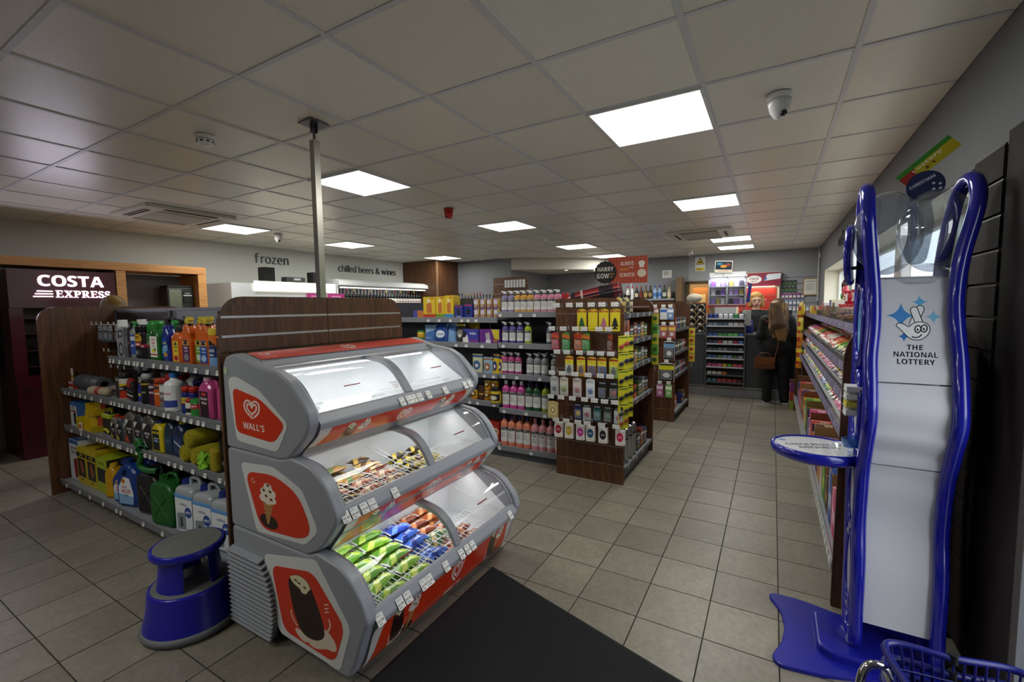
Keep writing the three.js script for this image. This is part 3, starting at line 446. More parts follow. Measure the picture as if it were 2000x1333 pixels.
{ // walnut slat backboard behind the freezer with the steel pole to the ceiling
  const t = thing('slat_backboard', 'walnut slat board with rounded top corners standing behind the freezer', 'display board', [-2.243, 0, -1.715]);
  const rows = [[0.0, 1.31], [1.318, 1.386], [1.394, 1.478], [1.486, 1.58]];
  for (const s of [1, -1]) rows.forEach(([a, b], i) => {
    let g; if (i < 3 && i !== 2) g = box(0.018, b - a, 0.598); else { const e = i === 3 ? [[0, a], [0.585, a], [0.5, b], [0, b]] : [[0, a], [0.599, a], [0.592, b], [0, b]]; const sh = new THREE.Shape(); if (i === 3) { sh.moveTo(0, a); sh.lineTo(0.583, a); sh.quadraticCurveTo(0.555, b, 0.47, b); sh.lineTo(0, b); sh.closePath(); } else { e.forEach((p, j) => j ? sh.lineTo(...p) : sh.moveTo(...p)); sh.closePath(); } g = extr(sh, 0.018).rotateY(-PI / 2 * s).translate(s > 0 ? 0.009 : -0.009, 0, 0); }
    part(t, 'slat_board', g, mWalnut, [0.009, i < 3 && i !== 2 ? (a + b) / 2 : 0, i < 3 && i !== 2 ? s * 0.3005 : s * 0.0015]);
  });
  for (const y of [1.39, 1.482]) for (const s of [1, -1]) part(t, 'slot_insert', box(0.012, 0.011, 0.58), mAlu, [0.0125, y, s * 0.293]);
  part(t, 'back_panel', box(0.012, 1.5, 1.16), mWalnut, [-0.008, 0.76, 0]);
  const p = thing('steel_pole', 'square steel pole rising from the walnut board to the ceiling', 'pole', [-2.28, 0, -1.72]);
  part(p, 'shaft', box(0.038, 2.47, 0.038), metal(0xb3b0a8, 0.32), [0, 1.235, 0]);
  part(p, 'rod', cyl(0.008, 0.008, 0.07, 8), mSteelDark, [0, 2.5, 0]);
  part(p, 'bracket', merge([moved(box(0.03, 0.05, 0.006), 0, 2.538, 0.012), moved(box(0.03, 0.05, 0.006), 0, 2.538, -0.012)]), mSteelDark);
  part(p, 'ceiling_plate', box(0.12, 0.006, 0.12), mSteelDark, [0, CEIL - 0.004, 0]);
}
{ // kick step stool
  const t = thing('step_stool', 'round blue kick step stool with grey rubber treads', 'stool', [-2.42, 0, -1.02]); t.scale.setScalar(0.92);
  const mB = mat(0x1d1da0, 0.28), mG = mat(0x71736f, 0.7);
  part(t, 'bumper', lathe([[0.19, 0.01], [0.222, 0.01], [0.228, 0.03], [0.218, 0.045], [0.19, 0.05]], 40), mat(0x6e7074, 0.6));
  part(t, 'skirt', lathe([[0.215, 0.04], [0.212, 0.06], [0.196, 0.12], [0.186, 0.215], [0.182, 0.226], [0.174, 0.228], [0.0, 0.226]], 40), mB);
  part(t, 'lower_tread', lathe([[0.0, 0.232], [0.168, 0.232], [0.17, 0.227]], 40), mG);
  for (const a of [0.35, 0.35 + PI * 2 / 3, 0.35 + PI * 4 / 3]) {
    const g = new THREE.CylinderGeometry(0.118, 0.138, 0.185, 12, 1, true, a - 0.6, 1.2); const h = new THREE.CylinderGeometry(0.126, 0.146, 0.185, 12, 1, true, a - 0.6, 1.2);
    const cap = (q) => { const r = (rad, y) => [rad * Math.sin(q), y, rad * Math.cos(q)]; const b = new THREE.BufferGeometry(); b.setAttribute('position', new THREE.Float32BufferAttribute([...r(0.118, 0.0925), ...r(0.126, 0.0925), ...r(0.146, -0.0925), ...r(0.118, 0.0925), ...r(0.146, -0.0925), ...r(0.138, -0.0925)], 3)); b.setAttribute('uv', new THREE.Float32BufferAttribute(new Array(12).fill(0), 2)); b.computeVertexNormals(); return b; };
    part(t, 'leg', merge([g, h, cap(a - 0.6), cap(a + 0.6)]), mB, [0, 0.322, 0]);
  }
  part(t, 'top_rim', lathe([[0.0, 0.408], [0.15, 0.4], [0.162, 0.396], [0.168, 0.41], [0.166, 0.43], [0.158, 0.433], [0.15, 0.431], [0.0, 0.43]], 40), mB);
  const rg = [[0, 0.4355]]; for (const r of [0.048, 0.086, 0.094, 0.102, 0.11, 0.126, 0.134, 0.142]) rg.push([r - 0.0015, 0.4355], [r, 0.4338], [r + 0.0015, 0.4355]); rg.push([0.149, 0.4355], [0.151, 0.431]);
  part(t, 'upper_tread', lathe(rg, 48), mG);
}
{ // entrance mat
  const g = extr(roundPoly([[-1.36, -0.2], [-1.36, 2.088], [-0.1, 1.733], [-0.1, -0.2]], 0.01), 0.008).rotateX(-PI / 2);
  const t = thing('floor_mat', 'large black ribbed entrance mat on the floor before the freezer', 'mat', [0, 0.002, 0]);
  part(t, 'pile', g, new THREE.MeshStandardMaterial({ color: 0x17181b, roughness: 0.95, bumpMap: bumpFine, bumpScale: 0.002 }));
  part(t, 'edging', extr(roundPoly([[-1.375, -0.2], [-1.375, 2.106], [-0.09, 1.745], [-0.09, -0.2]], 0.01), 0.004).rotateX(-PI / 2), mat(0x0d0d0f, 0.7));
}
// ================================================================ product library (fronts face +z, origin at the base)
function proto(name, category, build) { const o = new THREE.Group(); o.userData = { name, category }; build(o); return o; }
function put(p, label, pos, turn = 0, group, s = 1, rx = 0, rz = 0) {
  const o = p.clone(); o.name = numbered(p.userData.name); o.userData = { label, category: p.userData.category }; if (group) o.userData.group = group;
  o.position.set(...pos); o.rotation.set(rx, turn, rz, 'YXZ'); Array.isArray(s) ? o.scale.set(...s) : o.scale.setScalar(s); scene.add(o); return o;
}
// generic printed label: background, bands [[colour, y0, y1]], ovals, text lines [[string, y, size, colour]]
function lab(key, o) {
  return cell('L' + key, o.w ?? 64, o.h ?? 96, (g, w, h) => {
    F(g, o.bg, 0, 0, w, h); for (const [c, a, b] of o.bands ?? []) F(g, c, 0, a * h, w, (b - a) * h);
    for (const [c, pts] of o.polys ?? []) poly(g, c, pts.map((p) => [p[0] * w, p[1] * h]));
    for (const [c, x, y, rx, ry] of o.ovals ?? []) O(g, c, x * w, y * h, rx * w, (ry ?? rx) * h);
    for (const [s, y, z, c, x] of o.text ?? []) T(g, s, (x ?? 0.5) * w, y * h, z * h, c, { sx: o.sx });
    if (o.fine) lines(g, o.fine[0], w * 0.14, o.fine[1] * h, w * 0.72, o.fine[2] ?? 5, h * 0.045, Math.max(1, h * 0.014));
  });
}
const bottleOutline = { // half widths (share of w/2) against height share
  slim: [[0.86, 0], [1, 0.03], [1, 0.5], [0.86, 0.62], [0.9, 0.72], [0.62, 0.84], [0.36, 0.88], [0.36, 0.93]],
  jug: [[0.92, 0], [1, 0.03], [1, 0.66], [0.9, 0.78], [0.55, 0.88], [0.34, 0.9], [0.34, 0.93]],
  shoulder: [[0.92, 0], [1, 0.02], [1, 0.74], [0.86, 0.82], [0.45, 0.87], [0.4, 0.92]],
  waist: [[0.95, 0], [1, 0.04], [0.98, 0.2], [0.84, 0.34], [0.84, 0.5], [0.95, 0.6], [0.9, 0.7], [0.5, 0.82], [0.42, 0.93]],
};
function outlineShape(kind, w, h) { const l = bottleOutline[kind].map(([a, b]) => [a * w / 2, b * h]); const r = l.slice().reverse().map(([a, b]) => [-a, b]); return roundPoly(l.concat(r), Math.min(w, h) * 0.09); }
// flat plastic bottle: extruded outline, cap, front label
function flatBottle(w, h, d, color, capColor, label, o = {}) {
  return proto(o.name ?? 'plastic_bottle', o.cat ?? 'bottle', (t) => {
    const kind = o.kind ?? 'slim', m = o.mat ?? mat(color, 0.3), bv = Math.min(d * 0.3, w * 0.18);
    part(t, 'bottle', memo(`fb${w},${h},${d},${kind}`, () => extr(outlineShape(kind, w, h), d - 2 * bv, bv, 3, 4).translate(0, 0, -d / 2 + bv)), m);
    const cr = o.capR ?? w * 0.19, ch = o.capH ?? h * 0.09, cx = o.capX ?? 0;
    if (o.cap === 'trigger') trigger(t, capColor, h * 0.92, w * 0.42, o.trig2, cx);
    else if (o.cap === 'wedge') { part(t, 'cap', memo(`wc${w},${h}`, () => extr(shape([[-w * 0.2, 0], [w * 0.2, 0], [w * 0.17, h * 0.055], [w * 0.3, h * 0.07], [w * 0.22, h * 0.15], [-w * 0.1, h * 0.15], [-w * 0.24, h * 0.06]]), d * 0.44, 0.002).translate(0, 0, -d * 0.22)), mat(capColor, 0.35), [0, h * 0.92, 0]); if (o.collar) part(t, 'collar', cyl(w * 0.22, w * 0.25, h * 0.05, 14), mat(o.collar, 0.4), [0, h * 0.9, 0]); }
    else part(t, 'cap', cyl(cr * 0.94, cr, ch, 18), mat(capColor, 0.35), [cx, h * 0.92 + ch / 2, 0]);
    if (label) { const [a, b] = o.span ?? [0.1, 0.58], lw = w * (o.lw ?? 0.76); part(t, 'label', print(label, lw, (b - a) * h), label.a.mat(), [0, (a + b) / 2 * h, d / 2 + 0.0006]); }
    if (o.handle) part(t, 'handle', tube([[w * 0.1, h * 0.86, 0], [w * 0.3, h * 0.93, 0], [w * 0.46, h * 0.84, 0], [w * 0.47, h * 0.6, 0]], d * 0.12, 16, 7), m);
  });
}
function trigger(t, color, y, s, color2, x = 0) {
  const m = mat(color, 0.35);
  part(t, 'trigger_collar', cyl(s * 0.42, s * 0.48, s * 0.5, 14), m, [x, y + s * 0.2, 0]);
  const head = part(t, 'trigger_head', memo('th' + s.toFixed(3), () => extr(shape([[-s * 0.45, 0], [s * 0.3, 0], [s * 0.55, s * 0.5], [s * 0.2, s * 0.85], [-s * 1.15, s * 0.95], [-s * 1.2, s * 0.6], [-s * 0.5, s * 0.45]]), s * 0.5, 0.0015).translate(0, 0, -s * 0.25)), mat(color2 ?? color, 0.35), [x, y + s * 0.4, 0]);
  part(head, 'nozzle', cyl(s * 0.2, s * 0.2, s * 0.25, 10), m, [-s * 1.25, s * 0.76, 0], [0, 0, PI / 2]);
  part(head, 'lever', memo('tl' + s.toFixed(3), () => extr(shape([[-s * 0.62, s * 0.5], [-s * 0.86, s * 0.55], [-s * 1.1, -s * 0.25], [-s * 0.95, -s * 0.3]]), s * 0.22).translate(0, 0, -s * 0.11)), m);
}
// round bottle by lathe
function roundBottle(r, h, color, capColor, label, o = {}) {
  return proto(o.name ?? 'round_bottle', o.cat ?? 'bottle', (t) => {
    const pr = o.profile ?? [[0, 0], [0.9, 0], [1, 0.03], [1, 0.66], [0.85, 0.74], [0.45, 0.8], [0.36, 0.82], [0.36, 0.88], [0, 0.88]];
    part(t, 'bottle', memo(`rb${r},${h},${JSON.stringify(pr)},${o.n ?? 18}`, () => lathe(pr.map((p) => [p[0] * r, p[1] * h]), o.n ?? 18)), o.mat ?? mat(color, 0.3));
    if (o.cap === 'trigger') trigger(t, capColor, h * 0.8, r * 0.95, o.trig2);
    else if (o.cap === 'flip') { part(t, 'cap', cyl(r * 0.4, r * 0.42, h * 0.09, 14), mat(capColor, 0.35), [0, h * 0.9, 0]); part(t, 'flip_spout', memo(`fs${r}`, () => extr(shape([[-r * 0.2, 0], [r * 0.2, 0], [r * 0.28, r * 0.9], [-r * 0.1, r * 1.0]]), r * 0.3).translate(0, 0, -r * 0.15)), mat(capColor, 0.35), [0, h * 0.93, 0]); }
    else if (o.cap !== 'none') part(t, 'cap', cyl(r * (o.capR ?? 0.4), r * (o.capR2 ?? 0.42), h * (o.capH ?? 0.12), 16), mat(capColor, 0.35), [0, h * (o.capY ?? 0.92), 0]);
    if (label) { const [a, b] = o.span ?? [0.1, 0.62]; part(t, 'label', wrap(label, r * 1.012, (b - a) * h, o.ang ?? 2.6), label.a.mat(), [0, (a + b) / 2 * h, 0]); }
  });
}
// spray can
function aerosol(r, h, color, capColor, label, o = {}) {
  return proto(o.name ?? 'aerosol_can', 'spray can', (t) => {
    const k = o.capFrac ?? 0.2;
    part(t, 'can', memo(`ae${r},${h},${k}`, () => lathe([[0, 0], [r * 0.94, 0], [r, h * 0.015], [r, h * (0.94 - k)], [r * 0.8, h * (1 - k)], [0, h * (1 - k)]], 18)), mat(color, 0.3, { metalness: o.metal ?? 0 }));
    part(t, 'cap', memo(`ac${r},${h},${k}`, () => lathe([[0, 0], [r * 0.93, 0], [r * 0.93, h * k * 0.7], [r * 0.78, h * k * 0.96], [r * 0.5, h * k], [0, h * k]], 18)), mat(capColor, 0.35), [0, h * (0.995 - k), 0]);
    if (label) part(t, 'label', wrap(label, r * 1.01, h * (0.9 - k), o.ang ?? 3.0), label.a.mat(0.35), [0, h * (0.94 - k) / 2 + 0.003, 0]);
  });
}
// printed carton: box with its own front, side and top print
function carton(w, h, d, color, front, o = {}) {
  return proto(o.name ?? 'carton', o.cat ?? 'box', (t) => {
    part(t, 'box', rbox(w, h, d, 0.002, 1), mat(color, 0.5), [0, h / 2, 0]);
    if (front) part(t, 'front_print', print(front, w * 0.98, h * 0.98), front.a.mat(), [0, h / 2, d / 2 + 0.0006]);
    if (o.side) { part(t, 'side_print', print(o.side, d * 0.97, h * 0.98), o.side.a.mat(), [w / 2 + 0.0006, h / 2, 0], [0, PI / 2, 0]); part(t, 'side_print', print(o.side, d * 0.97, h * 0.98), o.side.a.mat(), [-w / 2 - 0.0006, h / 2, 0], [0, -PI / 2, 0]); }
    if (o.top) part(t, 'top_print', print(o.top, w * 0.97, d * 0.97), o.top.a.mat(), [0, h + 0.0006, 0], [-PI / 2, 0, 0]);
  });
}
// standing bag with crimped top
function bag(w, h, d, c, o = {}) {
  return proto(o.name ?? 'printed_bag', o.cat ?? 'bag', (t) => {
    const key = `bag${w},${h},${d}`;
    const g = memo(key, () => { const P = [], U = [], I = [], n = 8, q = 8; for (const s of [1, -1]) for (let i = 0; i <= n; i++) for (let j = 0; j <= q; j++) { const u = i / n * 2 - 1, v = j / q, e = v > 0.9 ? 0.04 : Math.pow(Math.max(0, 1 - Math.pow(v / 0.93, 3)), 0.7), z = d / 2 * e * Math.pow(Math.max(0, 1 - u * u * u * u), 0.5) + 0.0006; P.push(u * w / 2 * (1 - 0.05 * Math.sin(v * PI)), v * h, s * (z + Math.sin(u * 7 + v * 5) * d * 0.03 * e)); U.push((u + 1) / 2, v); } const m = (n + 1) * (q + 1); for (let s = 0; s < 2; s++) for (let i = 0; i < n; i++) for (let j = 0; j < q; j++) { const a = s * m + i * (q + 1) + j, b = a + q + 1; s ? I.push(a, a + 1, b, a + 1, b + 1, b) : I.push(a, b, a + 1, a + 1, b, b + 1); } const G = new THREE.BufferGeometry(); G.setAttribute('position', new THREE.Float32BufferAttribute(P, 3)); G.setAttribute('uv', new THREE.Float32BufferAttribute(U, 2)); G.setIndex(I); G.computeVertexNormals(); return G; });
    part(t, 'bag', printed(g, c), c.a.mat(0.32));
    part(t, 'top_seal', rbox(w * 0.99, h * 0.045, 0.004, 0.001, 1), mat(o.seal ?? 0xd8d8d8, 0.3), [0, h * 0.975, 0]);
  });
}
// blister card hanging on a hook: card, bubble or printed shape, euro slot tab
function blister(w, h, c, o = {}) {
  return proto(o.name ?? 'blister_pack', o.cat ?? 'pack', (t) => {
    part(t, 'card', memo(`bc${w},${h}`, () => extr(roundPoly([[-w / 2, -h], [w / 2, -h], [w / 2, -h * 0.06], [w * 0.14, 0], [-w * 0.14, 0], [-w / 2, -h * 0.06]], 0.004), 0.0015)), mat(o.card ?? 0xe6e2d8, 0.5));
    part(t, 'card_print', print(c, w * 0.95, h * 0.92), c.a.mat(0.35), [0, -h * 0.53, 0.0021]);
    if (o.bubble !== false) part(t, 'bubble', memo(`bb${w},${h},${o.bd ?? 0.014}`, () => new RoundedBoxGeometry(w * 0.78, h * 0.5, o.bd ?? 0.014, 3, 0.006)), mClearSoft, [0, -h * 0.66, (o.bd ?? 0.014) / 2 + 0.0015]);
    if (o.inner) part(t, 'product', o.inner[0], o.inner[1], [0, -h * 0.66, 0.003]);
  });
}
// wine or spirit bottle
function glassBottle(r, h, color, capColor, label, o = {}) {
  return roundBottle(r, h, color, capColor, label, { name: o.name ?? 'glass_bottle', profile: o.profile ?? [[0, 0], [0.92, 0], [1, 0.02], [1, 0.56], [0.85, 0.64], [0.42, 0.72], [0.36, 0.76], [0.36, 0.97], [0, 0.97]], capR: 0.4, capR2: 0.4, capH: o.capH ?? 0.16, capY: o.capY ?? 0.915, span: o.span ?? [0.18, 0.46], n: 14, mat: o.mat ?? mat(color, 0.12), ang: 2.8 });
}
// ---------------------------------------------------------------- gondola parts
const lipShape = (dz = 0) => roundPoly([[0, -0.026], [0.008, -0.028], [0.014, 0.018], [0.004, 0.02]], 0.003);
// shelf along x, front edge at zf (facing dir = +1: +z), tags at the given x
function gondolaShelf(t, x0, x1, y, zb, zf, tags = [], m = mShelf, lipM = mat(0x7b7e84, 0.4)) {
  const L = x1 - x0, s = Math.sign(zf - zb);
  const sh = part(t, 'shelf', box(L - 0.004, 0.018, Math.abs(zf - zb)), m, [(x0 + x1) / 2, y - 0.009, (zb + zf) / 2]);
  const lg = memo(`lip${L.toFixed(3)},${s}`, () => extr(shape([[0, -0.036], [s * 0.009, -0.036], [s * 0.017, 0.017], [s * 0.008, 0.019], [0, 0.0]]), L - 0.004).rotateY(-PI / 2).translate(L / 2 - 0.002, 0, 0));
  // extrude runs along x after the turn; its own x becomes z
  part(sh, 'price_rail', lg, lipM, [0, 0.004, (zf - zb) / 2]);
  for (const x of tags) { const c = tagCell[Math.floor(R() * 3)], o = part(sh, 'price_tag', memo('gt' + c.u0, () => print(c, 0.035, 0.044)), c.a.mat(), [x - (x0 + x1) / 2, -0.006, (zf - zb) / 2 + s * 0.0145]); o.rotation.set(s > 0 ? -0.16 : 0.16, s > 0 ? 0 : PI, 0, 'YXZ'); }
  return sh;
}
// rounded wooden end panel in the zy plane
function endPanelGeo(d, h, r, th = 0.022) { const s = new THREE.Shape(); s.moveTo(-d / 2, 0); s.lineTo(d / 2, 0); s.lineTo(d / 2, h - r); s.quadraticCurveTo(d / 2, h, d / 2 - r, h); s.lineTo(-d / 2 + r, h); s.quadraticCurveTo(-d / 2, h, -d / 2, h - r); s.closePath(); const g = extr(s, th, 0, 1, 8); return g.rotateY(PI / 2).translate(-th / 2, 0, 0); }
// ================================================================ left gondola (car care)
{
  const first = scene.children.length;
  const t = thing('car_care_gondola', 'grey gondola shelving of car care goods left of the freezer', 'shelving unit', [-3.69, 0, -1.745]);
  const X0 = -5.12, X1 = -2.305, cx = -3.69, cz = -1.745;
  part(t, 'plinth', box(X1 - X0, 0.1, 0.8), mat(0x4a4d52, 0.6), [0, 0.05, 0]);
  for (let k = 0; k < 3; k++) { const w = (X1 - X0) / 3; part(t, 'back_panel', box(w - 0.004, 1.42, 0.03), mGrey, [X0 + w * (k + 0.5) - cx, 0.81, 0]); part(t, 'back_cap', box(w - 0.004, 0.02, 0.04), mat(0x7d8087, 0.4), [X0 + w * (k + 0.5) - cx, 1.53, 0]); }
  for (const x of [X0 + 0.01, -4.11, -3.14, X1 - 0.02]) part(t, 'upright', box(0.03, 1.42, 0.05), mGreyDark, [x - cx, 0.81, 0.012]);
  part(t, 'peg_panel', box(0.97, 0.62, 0.006), mat(0x2b2624, 0.6), [-4.615 - cx, 1.2, 0.028]);
  const tg = (z, y, l) => l.map((u) => u - cx);
  const base = [-4.98, -4.7, -4.5, -4.25, -4.02, -3.95, -3.6, -3.33, -3.2, -2.95, -2.7], low = [-4.95, -4.75, -4.6, -4.43, -4.37, -4.31, -4.24, -4.15, -4.06, -4.02, -3.9, -3.84, -3.76, -3.63, -3.56, -3.48, -3.3, -3.22, -3.14, -3.0, -2.86, -2.7, -2.63, -2.5], mid = [-5.02, -4.94, -4.82, -4.7, -4.6, -4.47, -4.3, -4.12, -4.06, -3.98, -3.93, -3.82, -3.74, -3.66, -3.58, -3.52, -3.44, -3.32, -3.26, -3.14, -3.06, -2.98, -2.9, -2.84, -2.68, -2.5], top = [-4.08, -4.02, -3.92, -3.82, -3.77, -3.69, -3.64, -3.57, -3.41, -3.31, -3.23, -3.1, -3.0, -2.89, -2.76, -2.65, -2.5];
  gondolaShelf(t, X0 - cx, X1 - cx, 0.12, -0.2, 0.465, tg(0, 0, base)); gondolaShelf(t, X0 - cx, X1 - cx, 0.57, 0.02, 0.415, tg(0, 0, low)); gondolaShelf(t, X0 - cx, X1 - cx, 0.88, 0.02, 0.415, tg(0, 0, mid)); gondolaShelf(t, -4.11 - cx, X1 - cx, 1.19, 0.02, 0.415, tg(0, 0, top));
  // far side of the run, hidden behind
  gondolaShelf(t, X0 - cx, X1 - cx, 0.12, 0.2, -0.465, []);
  const e = thing('end_panel', 'dark walnut end panel closing the far left end of the car care gondola', 'end panel', [-5.15, 0, -1.745]);
  part(e, 'panel', endPanelGeo(1.06, 1.565, 0.14, 0.025), mWalnut);
  for (const [y, h] of [[1.36, 0.22], [1.05, 0.3], [0.75, 0.18], [0.5, 0.2]]) part(e, 'leaflet_pocket', rbox(0.03, h, 0.14, 0.004, 1), mat(0xb9c2cc, 0.3), [-0.03, y, 0.42]);
  // products: top shelf
  const Y = 1.191, zz = -1.4;
  const bl = (k, o) => lab(k, o);
  put(flatBottle(0.08, 0.235, 0.06, 0xe4e4e2, 0xeeeeec, null, { kind: 'shoulder', capH: 0.05, capR: 0.03 }), 'white tall bottle at the left end of the top car care shelf', [-4.07, Y, zz]);
  put(carton(0.1, 0.21, 0.07, 0x8c8f93, lab('tyre', { bg: '#9a9da1', ovals: [['#3a3b3d', 0.5, 0.72, 0.4, 0.24], ['#a9acb0', 0.5, 0.72, 0.24, 0.15], ['#55575a', 0.5, 0.72, 0.08, 0.05]], polys: [['#3d4043', [[0.1, 0.1], [0.9, 0.05], [0.9, 0.3], [0.1, 0.36]]]], text: [['TYRE', 0.2, 0.12, '#fff']] }), { name: 'tyre_box', side: lab('tyreS', { bg: '#85888c', fine: ['#ddd', 0.3, 8] }) }), 'grey carton with a printed tyre on the top car care shelf', [-3.995, Y, zz + 0.01]);
  put(flatBottle(0.06, 0.235, 0.045, 0x2a2226, 0x151515, lab('dk', { bg: '#3a2430', text: [['WAX', 0.3, 0.12, '#d8c8b0']] }), { cap: 'trigger', kind: 'waist' }), 'dark small trigger bottle beside the tyre carton', [-3.925, Y, zz]);
  put(roundBottle(0.035, 0.265, 0xc9d4cf, 0x2f8f3c, lab('gt', { bg: '#3557a8', bands: [['#d7dde8', 0.1, 0.3]], text: [['GLASS', 0.55, 0.12, '#fff']] }), { cap: 'trigger', mat: mat(0xd5dcd8, 0.15, { transmission: 0.6, thickness: 0 }) }), 'clear spray bottle with a green trigger head on the top car care shelf', [-3.86, Y, zz]);
  const foam = lab('foam', { bg: '#1d1b1a', bands: [['#d8a21d', 0.02, 0.34], ['#c83a20', 0.36, 0.52]], text: [['TYRE', 0.15, 0.13, '#2a1a10'], ['FOAM', 0.44, 0.13, '#fff']], ovals: [['#3c3c3e', 0.5, 0.78, 0.34, 0.16], ['#9a9a9c', 0.5, 0.78, 0.16, 0.08]] });
  put(aerosol(0.036, 0.235, 0x1d1b1a, 0x161616, foam), 'left of two black and yellow tyre foam cans', [-3.78, Y, zz]); put(aerosol(0.034, 0.235, 0x1d1b1a, 0x161616, lab('foam2', { bg: '#1f1c1c', bands: [['#a02040', 0.42, 0.56]], ovals: [['#d8c02a', 0.3, 0.2, 0.3, 0.14]], text: [['FOAM', 0.5, 0.1, '#eee']] })), 'right of two black and yellow tyre foam cans', [-3.705, Y, zz]);
  put(aerosol(0.055, 0.262, 0x2d7a31, 0x2f8c35, lab('gcan', { bg: '#2a6e2e', bands: [['#8c8f8a', 0.3, 0.4], ['#b22c24', 0.42, 0.5], ['#252a26', 0.5, 1]], ovals: [['#d8d43a', 0.28, 0.16, 0.16, 0.1]] }), { capFrac: 0.3 }), 'wide green spray can with a large green cap', [-3.605, Y, zz - 0.02]);
  put(flatBottle(0.05, 0.18, 0.04, 0xb8281e, 0x1b1b1b, lab('rw', { bg: '#c42a20', text: [['W', 0.3, 0.2, '#f0d040']] }), {}), 'thin red bottle tucked behind the green wax bottle', [-3.545, Y, zz - 0.02]);
  put(flatBottle(0.115, 0.225, 0.06, 0x1f6a2a, 0x247a30, lab('turtle', { w: 96, h: 110, bg: '#f2f1ea', text: [['turtle', 0.16, 0.17, '#b01c24'], ['wax', 0.33, 0.19, '#b01c24'], ['ORIGINAL', 0.48, 0.07, '#345']], ovals: [['#e8d23a', 0.5, 0.68, 0.26, 0.1], ['#4f8f3a', 0.68, 0.63, 0.14, 0.07]], bands: [['#a8242a', 0.84, 0.9]] }), { kind: 'jug', span: [0.12, 0.72], lw: 0.86, capH: 0.035 }), 'green wax bottle with a white label and red lettering', [-3.47, Y, zz + 0.025]);
  put(flatBottle(0.095, 0.255, 0.055, 0x1f2f8c, 0x141416, lab('blw', { bg: '#2a4aa8', polys: [['#6fb0e0', [[0, 0.5], [1, 0.3], [1, 0.6], [0, 0.8]]]], ovals: [['#e0a040', 0.55, 0.82, 0.3, 0.12]], text: [['SHINE', 0.25, 0.14, '#e8e34a'], ['WIPE', 0.42, 0.13, '#dfe8ff']] }), { kind: 'waist', cap: 'trigger' }), 'dark blue trigger bottle right of the green wax bottle', [-3.36, Y, zz + 0.01]);
  put(flatBottle(0.075, 0.25, 0.05, 0x5a1a24, 0x151517, lab('dred', { bg: '#6a1c28', text: [['DE-ICE', 0.25, 0.12, '#e8d8d0']], ovals: [['#d83c2c', 0.5, 0.75, 0.34, 0.16]] }), { cap: 'trigger', kind: 'waist' }), 'dark red trigger bottle beside the orange bottles', [-3.275, Y, zz - 0.03]);
  const orM = mat(0xd9641a, 0.28);
  const ol = (k, bg, c2, txt) => lab(k, { bg, polys: [['#e8a33a', [[0, 0], [0.5, 0.16], [1, 0], [1, 0.24], [0, 0.24]]], ['#20202a', [[0.15, 0.2], [0.5, 0.02], [0.85, 0.2]]]], text: [[txt, 0.36, 0.13, '#fff'], ['CLEANER', 0.5, 0.08, '#fff']], ovals: [[c2, 0.5, 0.78, 0.34, 0.15]] });
  put(flatBottle(0.128, 0.21, 0.06, 0xd9641a, 0x161616, lab('orw', { bg: '#e6cf2c', text: [['SPEED', 0.3, 0.15, '#222'], ['WAX', 0.48, 0.15, '#222']], ovals: [['#b8262a', 0.5, 0.82, 0.4, 0.13]], polys: [['#20202a', [[0.2, 0.2], [0.5, 0.02], [0.8, 0.2]]]] }), { mat: orM, kind: 'shoulder', lw: 0.5, span: [0.05, 0.66], cap: 'wedge' }), 'short wide orange bottle with a black cap', [-3.19, Y, zz + 0.02]);
  put(flatBottle(0.105, 0.268, 0.055, 0xd9641a, 0xd7c22a, ol('orA', '#5a2c5e', '#8c8c90', 'DASH'), { mat: orM, cap: 'wedge', collar: 0x171717, kind: 'slim', span: [0.06, 0.55] }), 'orange bottle with a yellow spray cap and purple label', [-3.07, Y, zz + 0.02]);
  put(flatBottle(0.095, 0.268, 0.055, 0xd9641a, 0xd7c22a, ol('orB', '#6a9a2e', '#cfd8d0', 'WASH'), { mat: orM, cap: 'wedge', collar: 0x171717, kind: 'slim', span: [0.06, 0.55] }), 'orange bottle with a yellow spray cap and green label', [-2.965, Y, zz]);
  put(flatBottle(0.105, 0.268, 0.055, 0xd9641a, 0xd7c22a, ol('orC', '#2450a0', '#a8c8e8', 'GLASS'), { mat: orM, cap: 'wedge', collar: 0x171717, kind: 'slim', span: [0.06, 0.55] }), 'orange bottle with a yellow spray cap and blue label', [-2.865, Y, zz + 0.02]);
  put(flatBottle(0.1, 0.25, 0.05, 0xc65a18, 0x161616, null, { mat: orM, kind: 'shoulder' }), 'orange bottle with a black cap standing behind the front row', [-3.13, Y, zz - 0.12]);
  for (const [x, c2, nm, tx] of [[-2.775, '#1d3370', 'blue', 'GLASS'], [-2.69, '#2a1a1c', 'brown', 'CLEANER']]) put(roundBottle(0.042, 0.225, 0xe8a030, 0xe0c63a, lab('wp' + nm, { bg: c2, bands: [['#e0772a', 0, 0.36], ['#7fa8d8', 0.72, 1]], polys: [['#20202a', [[0.15, 0.34], [0.5, 0.16], [0.85, 0.34]]]], text: [[tx, 0.5, 0.12, '#fff'], ['WIPES', 0.64, 0.1, '#fff']] }), { name: 'wipes_tub', cat: 'tub', profile: [[0, 0], [0.96, 0], [1, 0.02], [1, 0.84], [0, 0.84]], capR: 1.0, capR2: 1.02, capH: 0.16, capY: 0.9, span: [0.03, 0.82] }), `round wipes tub with a yellow lid and ${nm} label by the walnut board`, [x, Y, zz + 0.015]);
